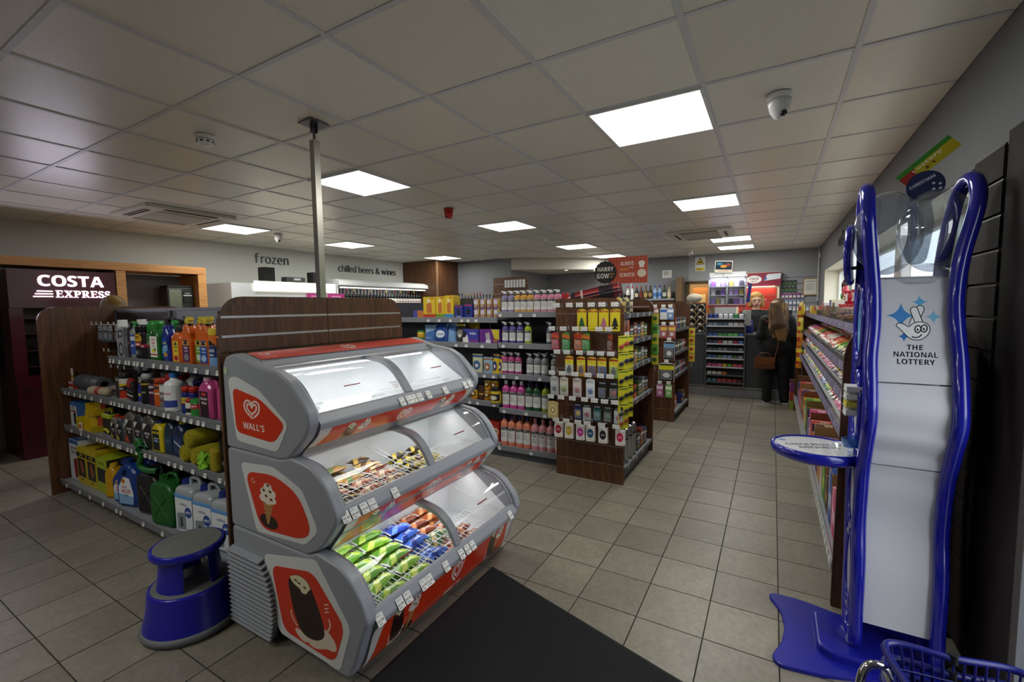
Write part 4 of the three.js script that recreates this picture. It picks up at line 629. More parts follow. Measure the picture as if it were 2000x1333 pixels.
  [[-3.7, 0x2b2b30], [-3.5, 0x2d6a34], [-3.31, 0x202024], [-3.05, 0x1c1c1e], [-2.93, 0x1c1c1e]].forEach(([x, c], k) => put(flatBottle(0.085, 0.25, 0.05, c, [0x151515, 0x2f8c35, 0x18181a, 0x18181a, 0x18181a][k], null, { cap: 'trigger', kind: 'waist' }), ['black', 'dark green', 'charcoal', 'black', 'black'][k] + ' trigger bottle in the back row of the top shelf, ' + ['first', 'second', 'third', 'fourth', 'fifth'][k] + ' from the left', [x, Y, zz - 0.17]));
  // hanging bulb packs on the peg panel
  const bulb = [lab('bp0', { bg: '#4a5568', bands: [['#c9d2dc', 0, 0.3]], text: [['BULB', 0.15, 0.13, '#223']], ovals: [['#9fb4d8', 0.5, 0.65, 0.28, 0.2]] }), lab('bp1', { bg: '#586880', bands: [['#d8d8d4', 0, 0.25]], text: [['12V', 0.13, 0.14, '#222']], ovals: [['#c9d4e8', 0.5, 0.62, 0.3, 0.18]] })];
  const bpk = bulb.map((c) => blister(0.085, 0.14, c, { card: 0xaab4c0, name: 'bulb_pack' }));
  const hook = (x, y, zb, len, tagY = 0.012) => { const h = part(t, 'peg_hook', memo('pegh' + len, () => merge([bar([0, 0, 0], [0, 0, len], 0.0025), bar([0, 0, len], [0, 0.02, len + 0.004], 0.0025)])), mChrome, [x - cx, y, zb - cz]); part(h, 'price_tag', print(tagCell[1], 0.034, 0.028), mat(0xd9dcdd, 0.5), [0, tagY, len + 0.006]); };
  let q = 0; const ord = ['first', 'second', 'third', 'fourth', 'fifth', 'sixth', 'seventh', 'eighth'];
  [[1.41, [-5.0, -4.9, -4.8, -4.66, -4.55, -4.45, -4.34, -4.22]], [1.18, [-4.98, -4.88, -4.45, -4.3]]].forEach(([y, l], r) => l.forEach((x, k) => { hook(x, y, cz + 0.03, r ? 0.14 : 0.2); if (r === 0 || k > 1) put(bpk[k % 2], `${ord[k]} pack of car bulbs on the ${r ? 'lower' : 'upper'} peg row of the dark panel`, [x, y - 0.006, cz + (r ? 0.14 : 0.18)], 0, 'car bulb packs on pegs'); }));
  for (const x of [-4.92, -4.78, -4.66]) hook(x, 1.04, cz + 0.03, 0.12);
  // middle shelf
  const Y2 = 0.881;
  put(carton(0.1, 0.06, 0.08, 0xb23a34, lab('rt', { bg: '#c8c4be', bands: [['#b8302c', 0.3, 0.7]] }), { name: 'fuse_tin' }), 'small red and white tin at the left end of the middle shelf', [-5.05, Y2, zz]);
  put(blister(0.05, 0.17, lab('yc', { bg: '#e8e4d8', bands: [['#d08a2a', 0.3, 0.5], ['#d8c83a', 0.6, 1]] }), { bubble: false, name: 'hanging_card' }), 'small yellow and white hanging card left of the tape rolls', [-5.07, Y2 + 0.17, zz + 0.02]);
  const tapeP = proto('tape_roll', 'tape', (g) => { part(g, 'roll', memo('roll', () => lathe([[0.03, -0.07], [0.058, -0.07], [0.06, -0.066], [0.06, 0.066], [0.058, 0.07], [0.03, 0.07], [0.03, -0.07]], 24).rotateZ(PI / 2)), mat(0x54575c, 0.5), [0, 0.06, 0]); });
  ['leftmost', 'middle', 'rightmost'].forEach((s, k) => put(tapeP, s + ' of three dark grey rolls on the middle shelf', [-4.93 + k * 0.16, Y2, zz - 0.02]));
  put(proto('chamois_roll', 'cloth', (g) => { part(g, 'roll', memo('cham', () => lathe([[0, -0.13], [0.028, -0.13], [0.034, -0.08], [0.032, 0, 0], [0.035, 0.09], [0.026, 0.13], [0, 0.13]], 14).rotateZ(PI / 2)), mat(0xb9a888, 0.85), [0, 0.034, 0]); part(g, 'band', memo('chb', () => new THREE.CylinderGeometry(0.0355, 0.0355, 0.05, 14, 1, true).rotateZ(PI / 2)), mat(0xa03a34, 0.6), [0.02, 0.034, 0]); }), 'rolled beige chamois cloth with a red band', [-4.42, Y2, zz + 0.05], 0.1);
  put(proto('cloth_bag', 'bag', (g) => { part(g, 'bag', pillow(0.2, 0.12, 0.05), mat(0x9d8f8a, 0.4), [0, 0.026, 0]); }), 'crumpled grey packet of cloths beside the chamois roll', [-4.55, Y2, zz - 0.09], 0.3);
  const can = (r, h, x, c, cap, l, label, dz = 0, o = {}) => put(aerosol(r, h, c, cap, l, o), label, [x, Y2, zz + dz]);
  put(carton(0.06, 0.155, 0.05, 0x2c2a2b, lab('bk1', { bg: '#29282a', bands: [['#8a8a8c', 0.05, 0.2]] }), {}), 'slim black carton on the middle shelf beside the chamois', [-4.17, Y2, zz]);
  can(0.04, 0.19, -4.09, 0xd8d4cc, 0x2a2a2a, lab('c1', { bg: '#e2dccf', bands: [['#e0c22a', 0.2, 0.45], ['#c23a24', 0.55, 1]], polys: [['#1c1c1c', [[0.1, 0.45], [0.9, 0.3], [0.9, 0.58], [0.1, 0.62]]]], text: [['EASY', 0.1, 0.09, '#333'], ['START', 0.47, 0.12, '#fff']] }), 'white yellow and red spray can on the middle shelf');
  [[-4.01, '#9c2a2c', 'first'], [-3.955, '#a23038', 'second'], [-3.9, '#2a2024', 'third']].forEach(([x, c, s], k) => put(flatBottle(0.058, 0.155, 0.04, new THREE.Color(c).getHex(), 0x9c2024, lab('rb' + k, { bg: '#1c1a1c', text: [['OIL', 0.3, 0.14, '#eee']], bands: [['#d8d4d0', 0.6, 0.75]] }), {}), s + ' of three small dark red additive bottles on the middle shelf', [x, Y2, zz + 0.01 * k]));
  put(flatBottle(0.06, 0.15, 0.04, 0x2c3a8c, 0xc8b02a, lab('bt', { bg: '#33409a', bands: [['#d8c32c', 0.35, 0.6]] }), { kind: 'slim' }), 'small blue and yellow bottle on the middle shelf', [-3.825, Y2, zz]);
  can(0.042, 0.21, -3.725, 0x1a1a1c, 0xb9babd, lab('bs', { bg: '#17171a', bands: [['#c8a62a', 0.08, 0.16]], text: [['SPRAY', 0.5, 0.11, '#d8d0a0']] }), 'black spray can with a silver domed cap');
  can(0.036, 0.19, -3.63, 0x4a2138, 0x2a1c24, lab('br1', { bg: '#4d2340', ovals: [['#c8c4cc', 0.5, 0.12, 0.36, 0.07]], text: [['BRAKE', 0.4, 0.12, '#fff']] }), 'purple brake cleaner spray can');
  can(0.038, 0.19, -3.55, 0xc9591f, 0xb84a1c, lab('br2', { bg: '#d0601f', ovals: [['#3a3a44', 0.5, 0.12, 0.4, 0.07]], text: [['ENGINE', 0.4, 0.12, '#fff']] }), 'orange engine cleaner spray can');
  const prim = lab('prim', { bg: '#7c7a76', bands: [['#e6e4e0', 0, 0.3], ['#9a2c2c', 0.66, 0.72]], text: [['PRIMER', 0.5, 0.11, '#e8e4e0']] });
  can(0.04, 0.2, -3.465, 0x8a8783, 0xb02c2a, prim, 'left of two grey primer spray cans'); can(0.036, 0.235, -3.385, 0x55524e, 0xb02824, lab('prim2', { bg: '#5c5955', bands: [['#e6e4e0', 0.04, 0.26]], text: [['2', 0.15, 0.16, '#222'], ['GREY', 0.45, 0.1, '#ddd']] }), 'right of two grey primer spray cans');
  put(roundBottle(0.058, 0.25, 0xe6e8ea, 0x2b6fc0, lab('whs', { bg: '#e4e7ea', bands: [['#39499c', 0.62, 0.95]], ovals: [['#b8242a', 0.2, 0.5, 0.16, 0.1]], text: [['CLEAN', 0.3, 0.12, '#b8242a']] }), { capR: 0.42 }), 'tall white bottle with a blue cap on the middle shelf', [-3.285, Y2, zz + 0.03]);
  const wd = lab('wd', { bg: '#1f2f80', bands: [['#e6c41c', 0.2, 0.48], ['#b8281e', 0.5, 0.54]], text: [['WD-40', 0.34, 0.14, '#1f2f80']] });
  put(aerosol(0.05, 0.2, 0x1f2f80, 0x16205a, wd), 'largest blue and yellow lubricant can behind the smaller ones', [-3.165, Y2, zz - 0.07]); put(aerosol(0.031, 0.17, 0x1f2f80, 0xc02a20, wd), 'left small blue and yellow lubricant can with red cap', [-3.13, Y2, zz + 0.03]); put(aerosol(0.031, 0.17, 0x1f2f80, 0xc02a20, wd), 'right small blue and yellow lubricant can with red cap', [-3.062, Y2, zz + 0.02]);
  put(aerosol(0.028, 0.105, 0xe2e2de, 0xc03028, lab('ws', { bg: '#e6e4de', bands: [['#222', 0.4, 0.75]] })), 'tiny white and black spray can in front of the blue cans', [-3.035, Y2, zz + 0.055]);
  put(roundBottle(0.04, 0.11, 0x2f8a3a, 0x3a9a44, lab('gs', { bg: '#2f8a3a', bands: [['#b8282a', 0.05, 0.4]], text: [['T-CUT', 0.22, 0.16, '#fff']] }), { name: 'polish_tub', cat: 'tub', profile: [[0, 0], [0.95, 0], [1, 0.04], [1, 0.8], [0, 0.8]], capR: 1, capR2: 1, capH: 0.22, capY: 0.88, span: [0.08, 0.76] }), 'short green and red polish tub beside the pink bottle', [-2.965, Y2, zz + 0.045]);
  [[-3.0, 0xa82a24], [-2.94, 0xa82a24], [-3.24, 0x7a2020]].forEach(([x, c], k) => put(aerosol(0.032, 0.17, c, 0xb02a22, lab('bkr' + k, { bg: '#8a1f1c', bands: [['#2a7a34', 0.3, 0.5]] })), ['left', 'middle', 'right'][k === 2 ? 0 : k + 1] + ' of three red spray cans in the back row of the middle shelf', [x, Y2, zz - 0.1]));
  put(flatBottle(0.155, 0.24, 0.09, 0xc24a86, 0xd8a8bc, lab('demon', { bg: '#2a1622', text: [['Demon', 0.3, 0.15, '#f0e4ea'], ['Shine', 0.46, 0.15, '#f0e4ea']], ovals: [['#c8303a', 0.5, 0.12, 0.3, 0.07]] }), { kind: 'jug', mat: mat(0xc24a86, 0.22), handle: true, lw: 0.6, span: [0.06, 0.68], capX: -0.02, name: 'shampoo_bottle' }), 'big pink car shampoo bottle with a black label', [-2.86, Y2, zz + 0.02]);
  put(flatBottle(0.155, 0.24, 0.09, 0xc24a86, 0xd8a8bc, null, { kind: 'jug', mat: mat(0xc24a86, 0.22), handle: true, capX: -0.02, name: 'shampoo_bottle' }), 'pink car shampoo bottle mostly hidden behind the freezer edge', [-2.66, Y2, zz + 0.02]);
  // lower shelf
  const Y3 = 0.571;
  put(carton(0.14, 0.2, 0.09, 0x3f6fb0, lab('ac', { bg: '#dfe4ea', bands: [['#3f78b8', 0, 0.16]], text: [['Battery', 0.22, 0.1, '#234'], ['Charger', 0.33, 0.1, '#234']], polys: [['#222428', [[0.45, 0.45], [0.85, 0.42], [0.8, 0.9], [0.5, 0.9]]], ['#b83028', [[0.05, 0.36], [0.95, 0.36], [0.95, 0.41], [0.05, 0.41]]]] }), { top: lab('acT', { bg: '#3f78b8' }) }), 'blue and white charger carton at the left end of the lower shelf', [-5.02, Y3, zz]);
  const tray = proto('yellow_clamp_tray', 'tool tray', (g) => { part(g, 'tray', memo('tr', () => extr(shape([[-0.08, 0], [0.08, 0], [0.085, 0.05], [0.075, 0.05], [0.07, 0.012], [-0.07, 0.012], [-0.075, 0.09], [-0.085, 0.09]]), 0.12).translate(0, 0, -0.06)), mat(0xd0b21c, 0.4)); for (const k of [0, 1, 2]) part(g, 'clamp', memo('cl', () => extr(roundPoly([[-0.018, 0], [0.018, 0], [0.02, 0.09], [0.006, 0.13], [-0.018, 0.1]], 0.008), 0.02, 0.003)), mat([0xd8bc24, 0xc8a81c, 0xb2452a][k], 0.4), [-0.05 + k * 0.045, 0.014, -0.02], [0, 0.3 * k, 0.25 - k * 0.2]); });
  put(tray, 'left yellow tray of clamps on the lower shelf', [-4.84, Y3, zz]); put(tray, 'right yellow tray of clamps on the lower shelf', [-4.65, Y3, zz + 0.02]); put(tray, 'yellow tray of clamps stacked on top of the right one', [-4.655, Y3 + 0.13, zz - 0.01]);
  put(carton(0.05, 0.07, 0.01, 0xd8d0c4, lab('tt', { bg: '#ded8cc', bands: [['#c05a2a', 0.2, 0.6]] }), { name: 'show_card' }), 'small white show card leaning on the clamp trays', [-4.74, Y3, zz + 0.085]);
  put(proto('tow_strap_pack', 'pack', (g) => { part(g, 'pack', rbox(0.15, 0.17, 0.06, 0.02, 3), mat(0x1d2022, 0.45), [0, 0.085, 0]); part(g, 'header', rbox(0.15, 0.035, 0.062, 0.004), mat(0xb8cc2a, 0.45), [0, 0.145, 0]); part(g, 'strap', tube([[-0.06, 0.02, 0.03], [0, 0.045, 0.036], [0.06, 0.02, 0.03]], 0.01, 10, 6), mat(0xc9c42a, 0.5)); part(g, 'handle', tube([[-0.04, 0.165, 0], [0, 0.205, 0], [0.04, 0.165, 0]], 0.005, 12, 6), mat(0xb8cc2a, 0.45)); }), 'black pack of lime tow straps with a handle on the lower shelf', [-4.42, Y3, zz]);
  put(proto('tow_strap_pack', 'pack', (g) => { part(g, 'pack', rbox(0.13, 0.15, 0.05, 0.02, 3), mat(0x2a2a20, 0.45), [0, 0.075, 0]); part(g, 'header', rbox(0.13, 0.05, 0.052, 0.004), mat(0xb8a81e, 0.45), [0, 0.12, 0]); }), 'dark yellow-topped strap pack behind the oil bottles', [-4.27, Y3, zz - 0.12]);
  const oilL = (k, st) => lab('oil' + k, { bg: '#262426', polys: [['#e4e2de', [[0, 0], [0.55, 0], [0, 0.3]]], [st, [[0, 0.62], [0.5, 0.98], [0, 0.98]]]], text: [['MOTOR', 0.4, 0.12, '#eee'], ['OIL', 0.54, 0.12, '#eee']] });
  [[-4.21, 0.1, 0.175, 0x8a7f72, '#d8b03a', 'first'], [-4.105, 0.115, 0.177, 0x4a5560, '#e0d02a', 'second'], [-4.0, 0.06, 0.2, 0x8a8078, '#b83028', 'third'], [-3.935, 0.15, 0.256, 0x7c746a, '#d0482a', 'fourth'], [-3.8, 0.135, 0.256, 0x3f4448, '#7fb8e0', 'fifth'], [-3.655, 0.16, 0.262, 0x625d56, '#9aa', 'sixth']].forEach(([x, w, h, c, st, s], k) => put(flatBottle(w, h, 0.075, c, 0xb02a20, oilL(k, st), { kind: 'jug', mat: mat(c, 0.3, { metalness: 0.25 }), capX: -w * 0.12, capR: 0.02, name: 'oil_bottle', lw: 0.6, span: [0.06, 0.7] }), s + ' dark motor oil bottle with a red cap from the left on the lower shelf', [x, Y3, zz + 0.02], 0.08));
  put(flatBottle(0.125, 0.215, 0.075, 0xd9c01e, 0x1f2a6a, lab('yo', { bg: '#1e2a2a', bands: [['#d9c01e', 0.1, 0.2]], text: [['Prestone', 0.15, 0.09, '#222'], ['COOLANT', 0.42, 0.1, '#fff']], ovals: [['#7f98c8', 0.5, 0.55, 0.36, 0.06]] }), { kind: 'jug', name: 'coolant_bottle', lw: 0.62, span: [0.1, 0.74] }), 'yellow coolant bottle right of the oil bottles', [-3.53, Y3, zz + 0.02], 0.08);
  put(flatBottle(0.11, 0.235, 0.08, 0x1d3246, 0x16202c, lab('db1', { bg: '#22405a', fine: ['#7d98ac', 0.3, 4] }), { kind: 'jug', name: 'additive_bottle' }), 'left dark blue additive bottle beside the yellow coolant', [-3.405, Y3, zz], 0.08); put(flatBottle(0.12, 0.235, 0.08, 0x1f2f52, 0xc8b02a, lab('db2', { bg: '#2a406a', polys: [['#c8d0dc', [[0.1, 0.2], [0.9, 0.5], [0.9, 0.6], [0.1, 0.3]]]] }), { kind: 'jug', name: 'additive_bottle' }), 'right dark blue additive bottle beside the towel rolls', [-3.28, Y3, zz], 0.08);
  const twG = memo('towelroll', () => { const g = lathe([[0, -0.09], [0.04, -0.09], [0.056, -0.075], [0.058, 0], [0.056, 0.075], [0.04, 0.09], [0, 0.09]], 28); const p = g.attributes.position; for (let i = 0; i < p.count; i++) { const k = 1 + 0.05 * (N64(p.getX(i) * 5 + 0.3, p.getZ(i) * 5 + p.getY(i) * 4) - 0.5); p.setX(i, p.getX(i) * k); p.setZ(i, p.getZ(i) * k); } return g.rotateX(PI / 2); });
  const towel = proto('towel_roll', 'towel', (g) => { part(g, 'roll', twG, new THREE.MeshStandardMaterial({ color: 0xd8c926, roughness: 0.95, bumpMap: bumpFine, bumpScale: 0.004 }), [0, 0.057, 0]); const sp = []; for (let a = 0; a < 14; a++) sp.push([0.003 * a * Math.cos(a * 0.9), 0.003 * a * Math.sin(a * 0.9), 0]); part(g, 'spiral_fold', tube(sp, 0.003, 30, 5), mat(0xa8991c, 0.95), [0, 0.057, 0.09]); });
  [[-3.15, 0.0, 'lower left'], [-3.02, 0.0, 'lower right'], [-3.085, 0.1, 'topmost']].forEach(([x, y, s]) => put(towel, s + ' of the stacked yellow microfibre towel rolls', [x, Y3 + y, zz - 0.02]));
  put(carton(0.05, 0.23, 0.11, 0xc9a51e, null, {}), 'plain yellow carton left of the towel rolls', [-3.19, Y3, zz - 0.16]);
  put(proto('tyre_brush', 'brush', (g) => { part(g, 'pad', rbox(0.2, 0.13, 0.09, 0.03, 3), mat(0x1c1d1f, 0.7), [0, 0.1, 0]); part(g, 'lettering', print(lab('ftyre', { w: 96, h: 40, bg: '#1c1d1f', text: [['FIRE', 0.5, 0.6, '#5a5c5e']] }), 0.12, 0.05), atlas.mat(0.7), [0.02, 0.1, 0.0455]); }), 'dark grey padded pack behind the green mitt', [-2.85, Y3, zz - 0.08]);
  put(proto('wash_mitt', 'mitt', (g) => { const f = []; for (let i = 0; i < 26; i++) { const a = R() * PI * 2, b = R() * 0.9; f.push(moved(memo('finger', () => new THREE.CapsuleGeometry(0.009, 0.03, 3, 7)), 0.05 * b * Math.cos(a), 0.05 + 0.05 * b * Math.sin(a), 0.012 * R(), rr(-0.8, 0.8), 0, rr(-1.2, 1.2))); } part(g, 'noodles', merge(f), mat(0x8fcf3a, 0.85)); part(g, 'pad', rbox(0.1, 0.1, 0.02, 0.01), mat(0x7ab832, 0.9), [0, 0.05, -0.012]); }), 'bright green noodle wash mitt at the freezer end of the lower shelf', [-2.9, Y3, zz + 0.07]);
  put(proto('sponge', 'sponge', (g) => { part(g, 'sponge', rbox(0.09, 0.14, 0.05, 0.022, 4), new THREE.MeshStandardMaterial({ color: 0xd9c22a, roughness: 0.95, bumpMap: bumpFine, bumpScale: 0.003 }), [0, 0.07, 0]); }), 'rounded yellow sponge at the freezer end of the lower shelf', [-2.8, Y3, zz + 0.05], -0.2);
  // base shelf
  const Y4 = 0.121, zb = -1.4;
  const bwc = lab('bw', { w: 90, h: 110, bg: '#d4d8de', bands: [['#3a62a4', 0, 0.1]], text: [['Low Power', 0.2, 0.1, '#222'], ['Single Gauge', 0.31, 0.09, '#222']], polys: [['#8a1e2c', [[0.4, 0.5], [0.8, 0.42], [0.86, 0.9], [0.5, 0.95]]]] });
  put(carton(0.2, 0.34, 0.14, 0xc9cdd2, bwc, { top: lab('bwT', { bg: '#3f68a8', polys: [['#c8ccd2', [[0.2, 0.3], [0.8, 0.3], [0.8, 0.7], [0.2, 0.7]]]] }), name: 'pump_carton' }), 'blue and white foot pump carton at the left end of the bottom shelf', [-5.0, Y4, zb]);
  put(carton(0.2, 0.34, 0.14, 0xc9cdd2, bwc, { top: lab('bwT', { bg: '#3f68a8' }), name: 'pump_carton' }), 'blue and white foot pump carton in the row behind', [-4.9, Y4, zb - 0.2]);
  const ybc = lab('yb', { w: 90, h: 110, bg: '#cdb41e', bands: [['#1f1f20', 0.14, 0.26]], polys: [['#2a2622', [[0.08, 0.3], [0.92, 0.3], [0.92, 0.8], [0.08, 0.8]]], ['#a85a34', [[0.3, 0.4], [0.5, 0.34], [0.75, 0.6], [0.5, 0.76]]]], text: [['CABLES', 0.2, 0.09, '#e0c828'], ['JUMP', 0.88, 0.1, '#222']] });
  [[-4.83, 0, 'left front'], [-4.63, 0, 'right front'], [-4.7, -0.17, 'back']].forEach(([x, dz, s]) => put(carton(0.185, 0.3, 0.15, 0xc9b01c, ybc, { top: lab('ybT', { bg: '#cdb41e', polys: [['#7a4a24', [[0.3, 0.2], [0.7, 0.3], [0.6, 0.8], [0.25, 0.7]]]] }), side: lab('ybS', { bg: '#c2aa1a', fine: ['#333', 0.3, 8] }), name: 'jump_lead_carton' }), s + ' yellow jump lead carton on the bottom shelf', [x, Y4, zb + dz]));
  const gbc = lab('gb', { w: 90, h: 110, bg: '#a8bc1e', polys: [['#232628', [[0.06, 0.28], [0.94, 0.28], [0.94, 0.68], [0.06, 0.68]]]], text: [['INFLATOR', 0.14, 0.09, '#222']] });
  [[-4.43, 0, 'front'], [-4.36, -0.2, 'rear']].forEach(([x, dz, s]) => put(carton(0.19, 0.27, 0.15, 0xa4b81c, gbc, { top: lab('gbT', { bg: '#aec222' }), side: lab('gbS', { bg: '#25282a', fine: ['#8a9', 0.2, 8] }), name: 'inflator_carton' }), s + ' lime green and black inflator carton on the bottom shelf', [x, Y4, zb + dz]));
  [[-4.27, 0.05, 'front'], [-4.2, -0.12, 'rear']].forEach(([x, dz, s]) => put(flatBottle(0.105, 0.255, 0.075, 0xcf9c16, 0xd8a81c, null, { kind: 'jug', capR: 0.024, name: 'oil_bottle' }), s + ' plain yellow oil bottle on the bottom shelf', [x, Y4, zb + dz], 0.4));
  const hel = lab('hel', { w: 80, h: 100, bg: '#1d3f8a', polys: [['#e8eef4', [[0.04, 0.4], [0.4, 0.05], [0.75, 0.1], [0.96, 0.62], [0.9, 0.96], [0.04, 0.96]]], ['#8fb8dc', [[0.04, 0.62], [0.96, 0.7], [0.9, 0.96], [0.04, 0.96]]]], ovals: [['#e0b01c', 0.36, 0.2, 0.12, 0.09], ['#c8301c', 0.36, 0.2, 0.06, 0.05]], text: [['Shell', 0.4, 0.1, '#b8242a', 0.4], ['HELIX', 0.53, 0.16, '#b8242a'], ['HX7', 0.68, 0.1, '#2a3a5a']] });
  put(flatBottle(0.1, 0.235, 0.075, 0x1d3f8a, 0x1a3474, hel, { kind: 'jug', name: 'oil_bottle', span: [0.06, 0.74], lw: 0.8 }), 'small blue motor oil bottle left of the big one', [-4.13, Y4, zb + 0.05], 0.3);
  put(flatBottle(0.21, 0.33, 0.11, 0x1d3f8a, 0x1a3474, hel, { kind: 'jug', name: 'oil_canister', span: [0.05, 0.7], lw: 0.72, capX: -0.04, handle: true }), 'big blue motor oil canister on the bottom shelf', [-3.97, Y4, zb + 0.04], 0.25);
  const jerry = (c) => proto('jerry_can', 'fuel can', (g) => { const m = mat(c, 0.35); const s = roundPoly([[-0.105, 0], [0.105, 0], [0.115, 0.05], [0.115, 0.24], [0.07, 0.285], [-0.085, 0.285], [-0.115, 0.25], [-0.115, 0.05]], 0.03); part(g, 'body', memo('jbody', () => extr(s, 0.1, 0.022, 3).translate(0, 0, -0.05)), m); part(g, 'handle', memo('jh', () => tube([[-0.04, 0.28, 0], [-0.02, 0.325, 0], [0.05, 0.33, 0], [0.08, 0.28, 0]], 0.011, 20, 8)), m); part(g, 'filler_cap', cyl(0.022, 0.024, 0.035, 14), m, [-0.075, 0.295, 0]); for (const q of [1, -1]) part(g, 'pressed_rib', memo('jr' + q, () => bar([-0.06 * q, 0.07, 0.072], [0.06 * q, 0.2, 0.072], 0.005)), m); });
  put(jerry(0x1e1e20), 'black plastic jerry can with a green spout lying over it', [-3.68, Y4, zb + 0.01], 0.15); put(jerry(0x1e5f26), 'green plastic jerry can on the bottom shelf', [-3.4, Y4, zb + 0.04], 0.15);
  put(proto('fuel_spout', 'spout', (g) => { const m = mat(0x1f6a2a, 0.35); part(g, 'pipe', tube([[-0.1, 0.14, 0], [-0.07, 0.19, 0], [0.0, 0.17, 0.01], [0.02, 0.1, 0.02], [-0.01, 0.03, 0.02], [0.08, 0.012, 0.02], [0.2, 0.02, 0]], 0.02, 40, 10), m); part(g, 'mouth_ring', memo('mring', () => new THREE.TorusGeometry(0.026, 0.006, 8, 18)), m, [0.045, 0.155, 0.03], [0, 0.9, 0]); part(g, 'mouth', memo('mouth', () => new THREE.CylinderGeometry(0.024, 0.02, 0.06, 14, 1, true).rotateZ(-1.2)), m, [0.018, 0.158, 0.018]); }), 'curled green fuel spout resting on the black jerry can', [-3.72, Y4 + 0.31, zb + 0.06]);
  put(proto('jerry_can', 'fuel can', (g) => { part(g, 'body', rbox(0.26, 0.16, 0.2, 0.03, 3), mat(0x1e1f22, 0.4), [0, 0.08, 0]); part(g, 'lettering_panel', print(lab('rap', { w: 110, h: 64, bg: '#1f3f78', text: [['RAPID', 0.3, 0.3, '#c8d8f0'], ['TRUCK', 0.66, 0.28, '#c8d8f0']], polys: [['#b8a82c', [[0, 0.1], [0.14, 0.1], [0.14, 0.9], [0, 0.9]]]] }), 0.18, 0.1), atlas.mat(), [0.02, 0.075, 0.1008]); }), 'black canister with a blue lettered panel behind the jerry cans', [-3.52, Y4 + 0.0, zb - 0.2]);
  const adb = lab('adb', { w: 90, h: 120, bg: '#dfe5ec', bands: [['#5f98d8', 0, 0.06], ['#e8ecf0', 0.06, 0.4]], polys: [['#8a9098', [[0.1, 0.5], [0.6, 0.44], [0.6, 0.92], [0.1, 0.96]]], ['#3a4048', [[0.28, 0.6], [0.4, 0.58], [0.42, 0.86], [0.26, 0.88]]]], ovals: [['#2a4a98', 0.75, 0.42, 0.2, 0.15]], text: [['air1', 0.42, 0.12, '#fff', 0.75], ['AdBlue', 0.22, 0.09, '#557']] });
  const clr = proto('clear_canister', 'canister', (g) => { const m = mat(0xcfd5da, 0.25, { transmission: 0.35, thickness: 0 }); part(g, 'body', memo('clb', () => extr(roundPoly([[-0.095, 0], [0.095, 0], [0.1, 0.03], [0.1, 0.25], [0.08, 0.3], [0.02, 0.31], [-0.085, 0.3], [-0.1, 0.26], [-0.1, 0.03]], 0.025), 0.08, 0.025, 3).translate(0, 0, -0.04)), m); part(g, 'handle', memo('clh', () => tube([[-0.02, 0.3, 0], [-0.01, 0.345, 0], [0.06, 0.345, 0], [0.085, 0.29, 0]], 0.011, 18, 8)), m); part(g, 'cap', cyl(0.026, 0.03, 0.03, 16), mat(0x23317e, 0.4), [-0.06, 0.318, 0]); part(g, 'label', print(adb, 0.17, 0.22), adb.a.mat(), [0, 0.135, 0.0658]); part(g, 'blue_band', box(0.185, 0.012, 0.001), mat(0x6aa4e2, 0.4), [0, 0.252, 0.0655]); });
  [[-3.13, 0.03, 'leftmost'], [-2.91, 0.03, 'middle'], [-2.7, 0.03, 'rightmost']].forEach(([x, dz, s]) => put(clr, s + ' clear canister with a blue cap and white label in the front row', [x, Y4, zb + dz], 0.1, 'clear fluid canisters'));
  [[-3.05, -0.16], [-2.82, -0.16]].forEach(([x, dz], k) => put(clr, (k ? 'right' : 'left') + ' clear canister with a blue cap in the back row', [x, Y4, zb + dz], 0.1, 'clear fluid canisters'));
  // stock standing behind the front row
  for (const o of scene.children.slice(first)) if (['bottle', 'spray can', 'tub'].includes(o.userData.category) && Math.abs(o.position.z + 1.39) < 0.05 && o.userData.label.split(' ').length < 16) { const c = o.clone(); c.name = numbered(o.name.replace(/_\d{3}$/, '')); c.position.z -= 0.115; c.userData = { label: 'second-row ' + o.userData.label, category: o.userData.category }; scene.add(c); }
}
// ================================================================ middle gondola: pet food, spray cleaners, air fresheners
function slatEnd(t, x0, x1, z, h, r, y0 = 0.09, step = 0.161) { // board of separate walnut slats facing +z, parts of t (t at [cx,0,cz])
  const w = x1 - x0, cx = t.position.x, cz = t.position.z, xm = (x0 + x1) / 2 - cx;
  part(t, 'backing_board', box(w - 0.01, h - 0.12, 0.01), mWalnut, [xm, h / 2 - 0.02, z - 0.014 - cz]);
  for (let y = 0; y < h - 0.02; y += step) {
    const a = y ? y + 0.003 : 0, b = Math.min(h, y + step - 0.003);
    if (b > h - r) { const s = new THREE.Shape(); s.moveTo(-w / 2, a); s.lineTo(w / 2, a); if (b >= h) { s.lineTo(w / 2 - 0.01, h - r * 0.7); s.quadraticCurveTo(w / 2 - 0.02, h, w / 2 - r, h); s.lineTo(-w / 2 + 0.01, h); s.lineTo(-w / 2, h - 0.01); } else { s.lineTo(w / 2, b); s.lineTo(-w / 2, b); } s.closePath(); part(t, 'slat_board', extr(s, 0.018), mWalnut, [xm, 0, z - 0.009 - cz]); }
    else part(t, 'slat_board', box(w, b - a, 0.018), mWalnut, [xm, (a + b) / 2, z - cz]);
    if (y) part(t, 'slot_insert', box(w - 0.01, 0.005, 0.012), mAlu, [xm, y, z - 0.001 - cz]);
  }
}
function hookOn(t, x, y, z, len, tagW = 0.052) { const h = part(t, 'peg_hook', memo('ph' + len, () => merge([bar([0, 0, 0], [0, 0, len], 0.0025), bar([0, 0.022, 0], [0, 0.022, len], 0.002), moved(box(0.02, 0.034, 0.004), 0, 0.01, 0)])), mChrome, [x - t.position.x, y, z - t.position.z]); part(h, 'price_tag', memo('pht' + tagW, () => print(tagCell[0], tagW, 0.036)), tagCell[0].a.mat(), [0, 0.012, len + 0.003]); }
